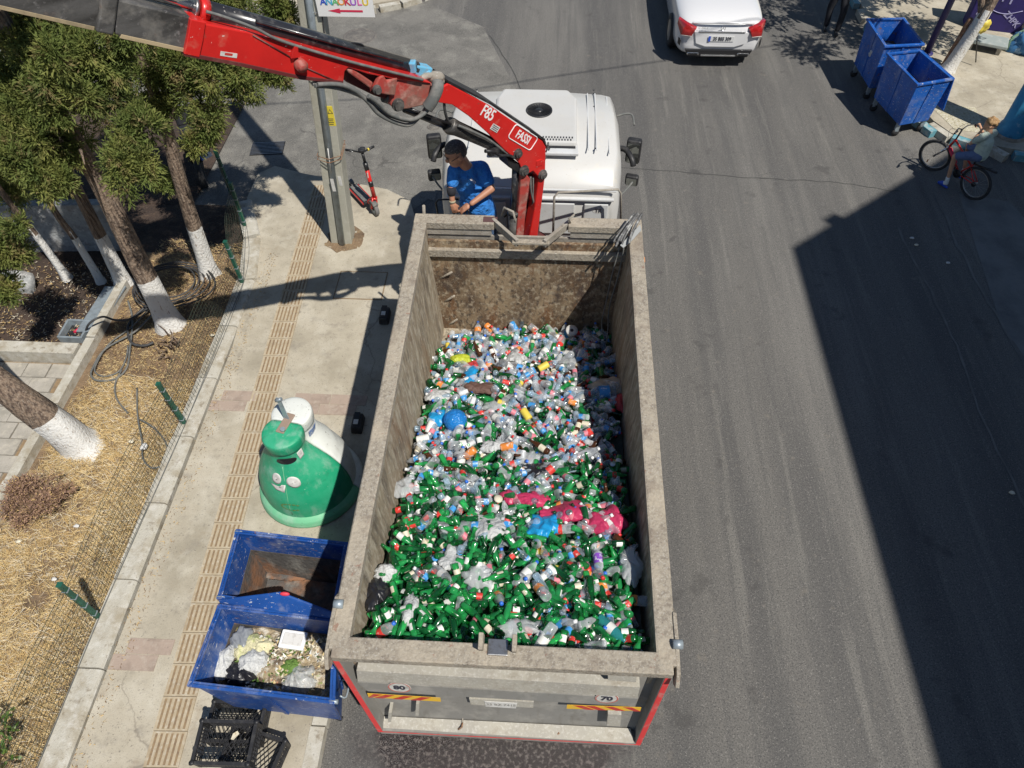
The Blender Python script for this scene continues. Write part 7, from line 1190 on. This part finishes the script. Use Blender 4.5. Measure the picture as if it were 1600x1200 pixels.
for i in range(1, len(rp_)):
    acc += (rp_[i]-rp_[i-1]).length
    if acc > .5: acc = 0; d = rp_[i]-rp_[i-1]; piece('kerb_stone', kb_ if k % 2 else kg, RK, rp_[i], (0, 0, atan2(d.y, d.x))); k += 1
sheet('gravel_strip', [(7.62, 11.9), (8.5, 11.8), (8.4, 10.9), (7.85, 11.0)], .125, mat('pale_gravel', (.50, .46, .33), [((.62, .58, .5), 30, .5, .6, .8), ((.3, .26, .16), 22, .52, .62, .8)], rough=.95, bump=(40, 1, .02), world=True))
def rbin(label, px4, ztop, lid=False):
    T_ = corners(px4, ztop); cx = sum((V3(c) for c in T_), V3())/4; B_ = [tuple(V3(c).lerp(V3((cx.x, cx.y, c[2])), .10)+V3((0, 0, -(ztop-.26)))) for c in T_]; T = skip_bin('waste_bin', label, T_, B_, BLUE2, group=None, inside=BINSIDE, wallz=(.0, 0), lining=.5); return T, T_
RB1, q1 = rbin('far tall blue wheeled bin with rubbish inside, beside the purple pole', [(1384, 71), (1356, 29), (1412, 28), (1443, 68)], 1.15)
RB2, q2 = rbin('near tall blue wheeled bin, empty and scratched, in front of the other', [(1435, 131), (1388, 83), (1437, 78), (1488, 122)], 1.12)
b = MB(); P = [V3(q2[3])+V3((.03, 0, .0)), V3(q2[2])+V3((.03, 0, 0)), V3(q2[2])+V3((.10, -.02, -.62)), V3(q2[3])+V3((.10, -.02, -.62))]; b.prism(P, (.02, 0, 0)); b.build('hanging_lid', BLUE2, RB2, bevel=.005)
c = sum((V3(p) for p in q1), V3())/4
for k, (dx, dy, mm, lb) in enumerate(((-.12, -.1, WBAG, 'white wrapper in the far tall bin'), (.05, -.22, KBAG, 'black bag in the far tall bin'), (.0, .1, PETB, 'clear plastic in the far tall bin'))): crumple('plastic_bag', lb, 'bag', 0, 0, (.22, .2, .12), mm, loc=(c.x+dx, c.y+dy, .68), seed=80+k)
# purple pole, street tree, bench slab, mural block, blue column
PP = thing('purple_pole', 'dark purple painted steel pole between the bins and the whitewashed tree', 'pole', (8.18, 13.9, .12)); b = MB(); b.tube([(8.18, 13.9, .12), (8.30, 13.9, 5)], .065, n=16); b.build('shaft', PURP, PP); b = MB(); b.lathe([(.13, 0), (.13, .02), (.07, .03)], (8.18, 13.9, .12), 16); b.build('foot_plate', PURP, PP); b = MB(); b.tube([(8.24, 13.88, 2.4), (9.0, 13.4, .2)], .012); b.build('stay', CABLE, PP)
rl = []
for _ in range(46): a = random.uniform(0, 6.3); r_ = random.uniform(.3, 3.6); rl.append(((8.9+cos(a)*r_*1.05, 14.6+sin(a)*r_*.8, random.uniform(3.4, 5.2)), (.55, .55, .38)))
tree('street tree with forked whitewashed trunk between the purple pole and the navy mural', (8.37, 13.18, .1), [(8.50, 13.2, .75), (8.60, 13.2, 1.35), (8.9, 13.6, 2.6), (9.0, 14.2, 4.4)], (.135, .08), 1.22, rl, 130, [([(8.58, 13.2, 1.2), (8.2, 13.6, 2.2), (7.6, 14.2, 3.6)], .08), ([(8.7, 13.3, 1.7), (9.4, 13.3, 2.8), (10.2, 13.6, 4.0)], .06)], name='street_tree', leaf=(.07, .028), m=LEAF2, core=.1)
b = MB(); b.tube(smoothpath([gp(1474, 102, y=13.3), gp(1498, 62, y=13.3), gp(1511, 38, y=13.3), gp(1519, 28, y=13.3)], 3), [.05]*9+[.03], n=8); tag(b.build('bark_strip', RUST, at=(8.2, 13.35, .1)), 'rusty brown old pipe standing against the whitewashed street tree', 'pipe')
crumple('yellow_cloth', 'yellow plastic cloth tied to the whitewashed street tree', 'cloth', 0, 0, (.10, .08, .14), LBL['yellow'], loc=tuple(gp(1533, 44, y=13.2)), seed=91, amp=.6)
b = MB(); b.box((9.45, 14.15, .30), (.80, .46, .07), RZ(-.42)); bs = b.build('bench_slab', mat('bench_grey', (.30, .34, .33), [((.42, .44, .42), 8, .5, .65, .7)], rough=.7), at=(9.45, 14.15, .12), bevel=.015); tag(bs, 'grey green slab bench on the shaded pavement in front of the navy mural', 'bench')
for s in (-1, 1): b = MB(); b.box(V3((9.45, 14.15, .19))+RZ(-.42) @ V3((s*.28, 0, 0)), (.08, .36, .15), RZ(-.42)); b.build('leg', KERBM, bs)
MU = thing('mural_wall', 'dark navy mural block with white chalk lettering behind the street tree', 'wall', (10.0, 15.15, .12)); mcx, mcy = 9.95, 14.95; Rm = RZ(-.25)
b = MB(); b.box((mcx, mcy+.2, .72), (1.15, .4, 1.25), Rm); b.build('wall_block', NAVY, MU, bevel=.03)
CHK = mat('chalk_lilac', (.42, .40, .62), rough=.9)
fmm = frame(V3((mcx, mcy, .7)), Rm @ V3((1, 0, 0)), (0, 0, 1)); nrm = fmm.to_3x3().col[2]
for (t, x, z, sz, a) in (('+1', -.05, .10, .30, 0), ('SSRY', .05, .44, .17, -.5), ('ZHPK', .22, -.30, .17, -.6), ('ARI', -.42, -.22, .13, .2)): words('lettering', t, sz, fmm @ Matrix.Translation((x, z, .012)) @ Matrix.Rotation(a, 4, 'Z'), CHK, MU, bold=.004)
b = MB(); b.tube([fmm @ V3((-.35+.7*i/12, -.1-.10*sin(pi*i/12), .01)) for i in range(13)], .008, n=4); b.tube([fmm @ V3((-.2+.5*i/10, .27+.08*sin(pi*i/10), .01)) for i in range(11)], .007, n=4); b.build('chalk_curve', CHK, MU)
crumple('painted_rock', 'blue and pale green painted rock at the right edge beyond the blue column', 'rock', 0, 0, (.38, .30, .30), mat('painted_rock', (.04, .16, .36), [((.35, .55, .3), 3, .5, .55, .9), ((.3, .45, .6), 5, .55, .6, .8)], rough=.8), loc=(10.25, 14.1, .15), seed=95, amp=.35, sink=0)
crumple('boulder', 'grey rock beside the navy mural at the top right corner', 'rock', 0, 0, (.4, .35, .4), PEEL, loc=(10.8, 14.9, .12), seed=96, amp=.35, sink=0)
CB_ = thing('blue_column', 'thick round blue painted column standing behind the boy on the bicycle', 'column', (8.78, 10.88, .12)); b = MB(); b.lathe([(.25, .0), (.25, .18), (.225, .22), (.225, 5.2)], (8.82, 10.88, .12), 32); b.build('shaft', COLB, CB_); b = MB(); b.lathe([(.27, 0), (.27, .05), (.24, .07)], (8.82, 10.88, .12), 32); b.build('column_base', DUST, CB_)
# ------------------------------------------------------------ building beside the road (its shadow lies on the asphalt)
HB_ = 12.0; ex, ey = SUN.x/SUN.z*HB_, SUN.y/SUN.z*HB_
cA = V3((4.28+ex, 7.60+ey, 0)); cB = V3((6.94+ex, 9.78+ey, 0)); e2 = (cB-cA).normalized(); cC = cA+e2*16
BL = thing('apartment_building', 'plain stuccoed apartment building beyond the right edge, casting the large road shadow', 'building', (cA.x+6, -6, 0))
b = MB(); foot = [(cA.x, -34, 0), (cA.x, cA.y, 0), (cC.x, cC.y, 0), (cC.x+1, -34, 0)]; b.prism(foot, (0, 0, HB_)); b.build('walls', STUCCO, BL)
b = MB(); b.prism([(x+(.0), y, HB_-.02) for x, y, z in foot], (0, 0, .12)); b.build('parapet', KERBM, BL)
nb = V3((e2.y, -e2.x, 0)); nb = -nb if nb.dot(V3((-1, 1, 0))) < 0 else nb; q = cA+e2*.95
b = MB(); b.prism([q+V3((0, 0, HB_-.5)), q+e2*.32+V3((0, 0, HB_-.5)), q+e2*.32+nb*.22+V3((0, 0, HB_-.5)), q+nb*.22+V3((0, 0, HB_-.5))], (0, 0, .5)); b.build('balcony_bump', GALV, BL)  # unseen balcony box, shaped for the bump in the roof's shadow edge
for fl in range(4):
    z = 1.0+fl*3.0
    for k in range(8):
        y = cA.y-2-k*3.6; b = MB(); b.box((cA.x-.0, y, z+.8), (.10, 1.3, 1.5)); wf = b.build('window_frame', WHITE, BL); b = MB(); b.box((cA.x-.045, y, z+.8), (.03, 1.15, 1.35)); b.build('pane', GLASS, wf)
    for k in range(4): c = cA+e2*(2+k*3.4)+V3((0, 0, z+.8)); R = RZ(atan2(e2.y, e2.x)); b = MB(); b.box(c, (1.3, .10, 1.5), R); wf = b.build('window_frame', WHITE, BL); b = MB(); b.box(c+nb*.045, (1.15, .03, 1.35), R); b.build('pane', GLASS, wf)

# ------------------------------------------------------------ lettering curves become meshes
bpy.context.view_layer.update(); dg = bpy.context.evaluated_depsgraph_get()
for o in [o for o in sc.objects if o.type == 'FONT']:
    me = bpy.data.meshes.new_from_object(o.evaluated_get(dg)); n = bpy.data.objects.new(o.name+'_m', me); COL.objects.link(n); n.parent = o.parent; n.matrix_local = o.matrix_local.copy(); nm = o.name; bpy.data.objects.remove(o); n.name = nm
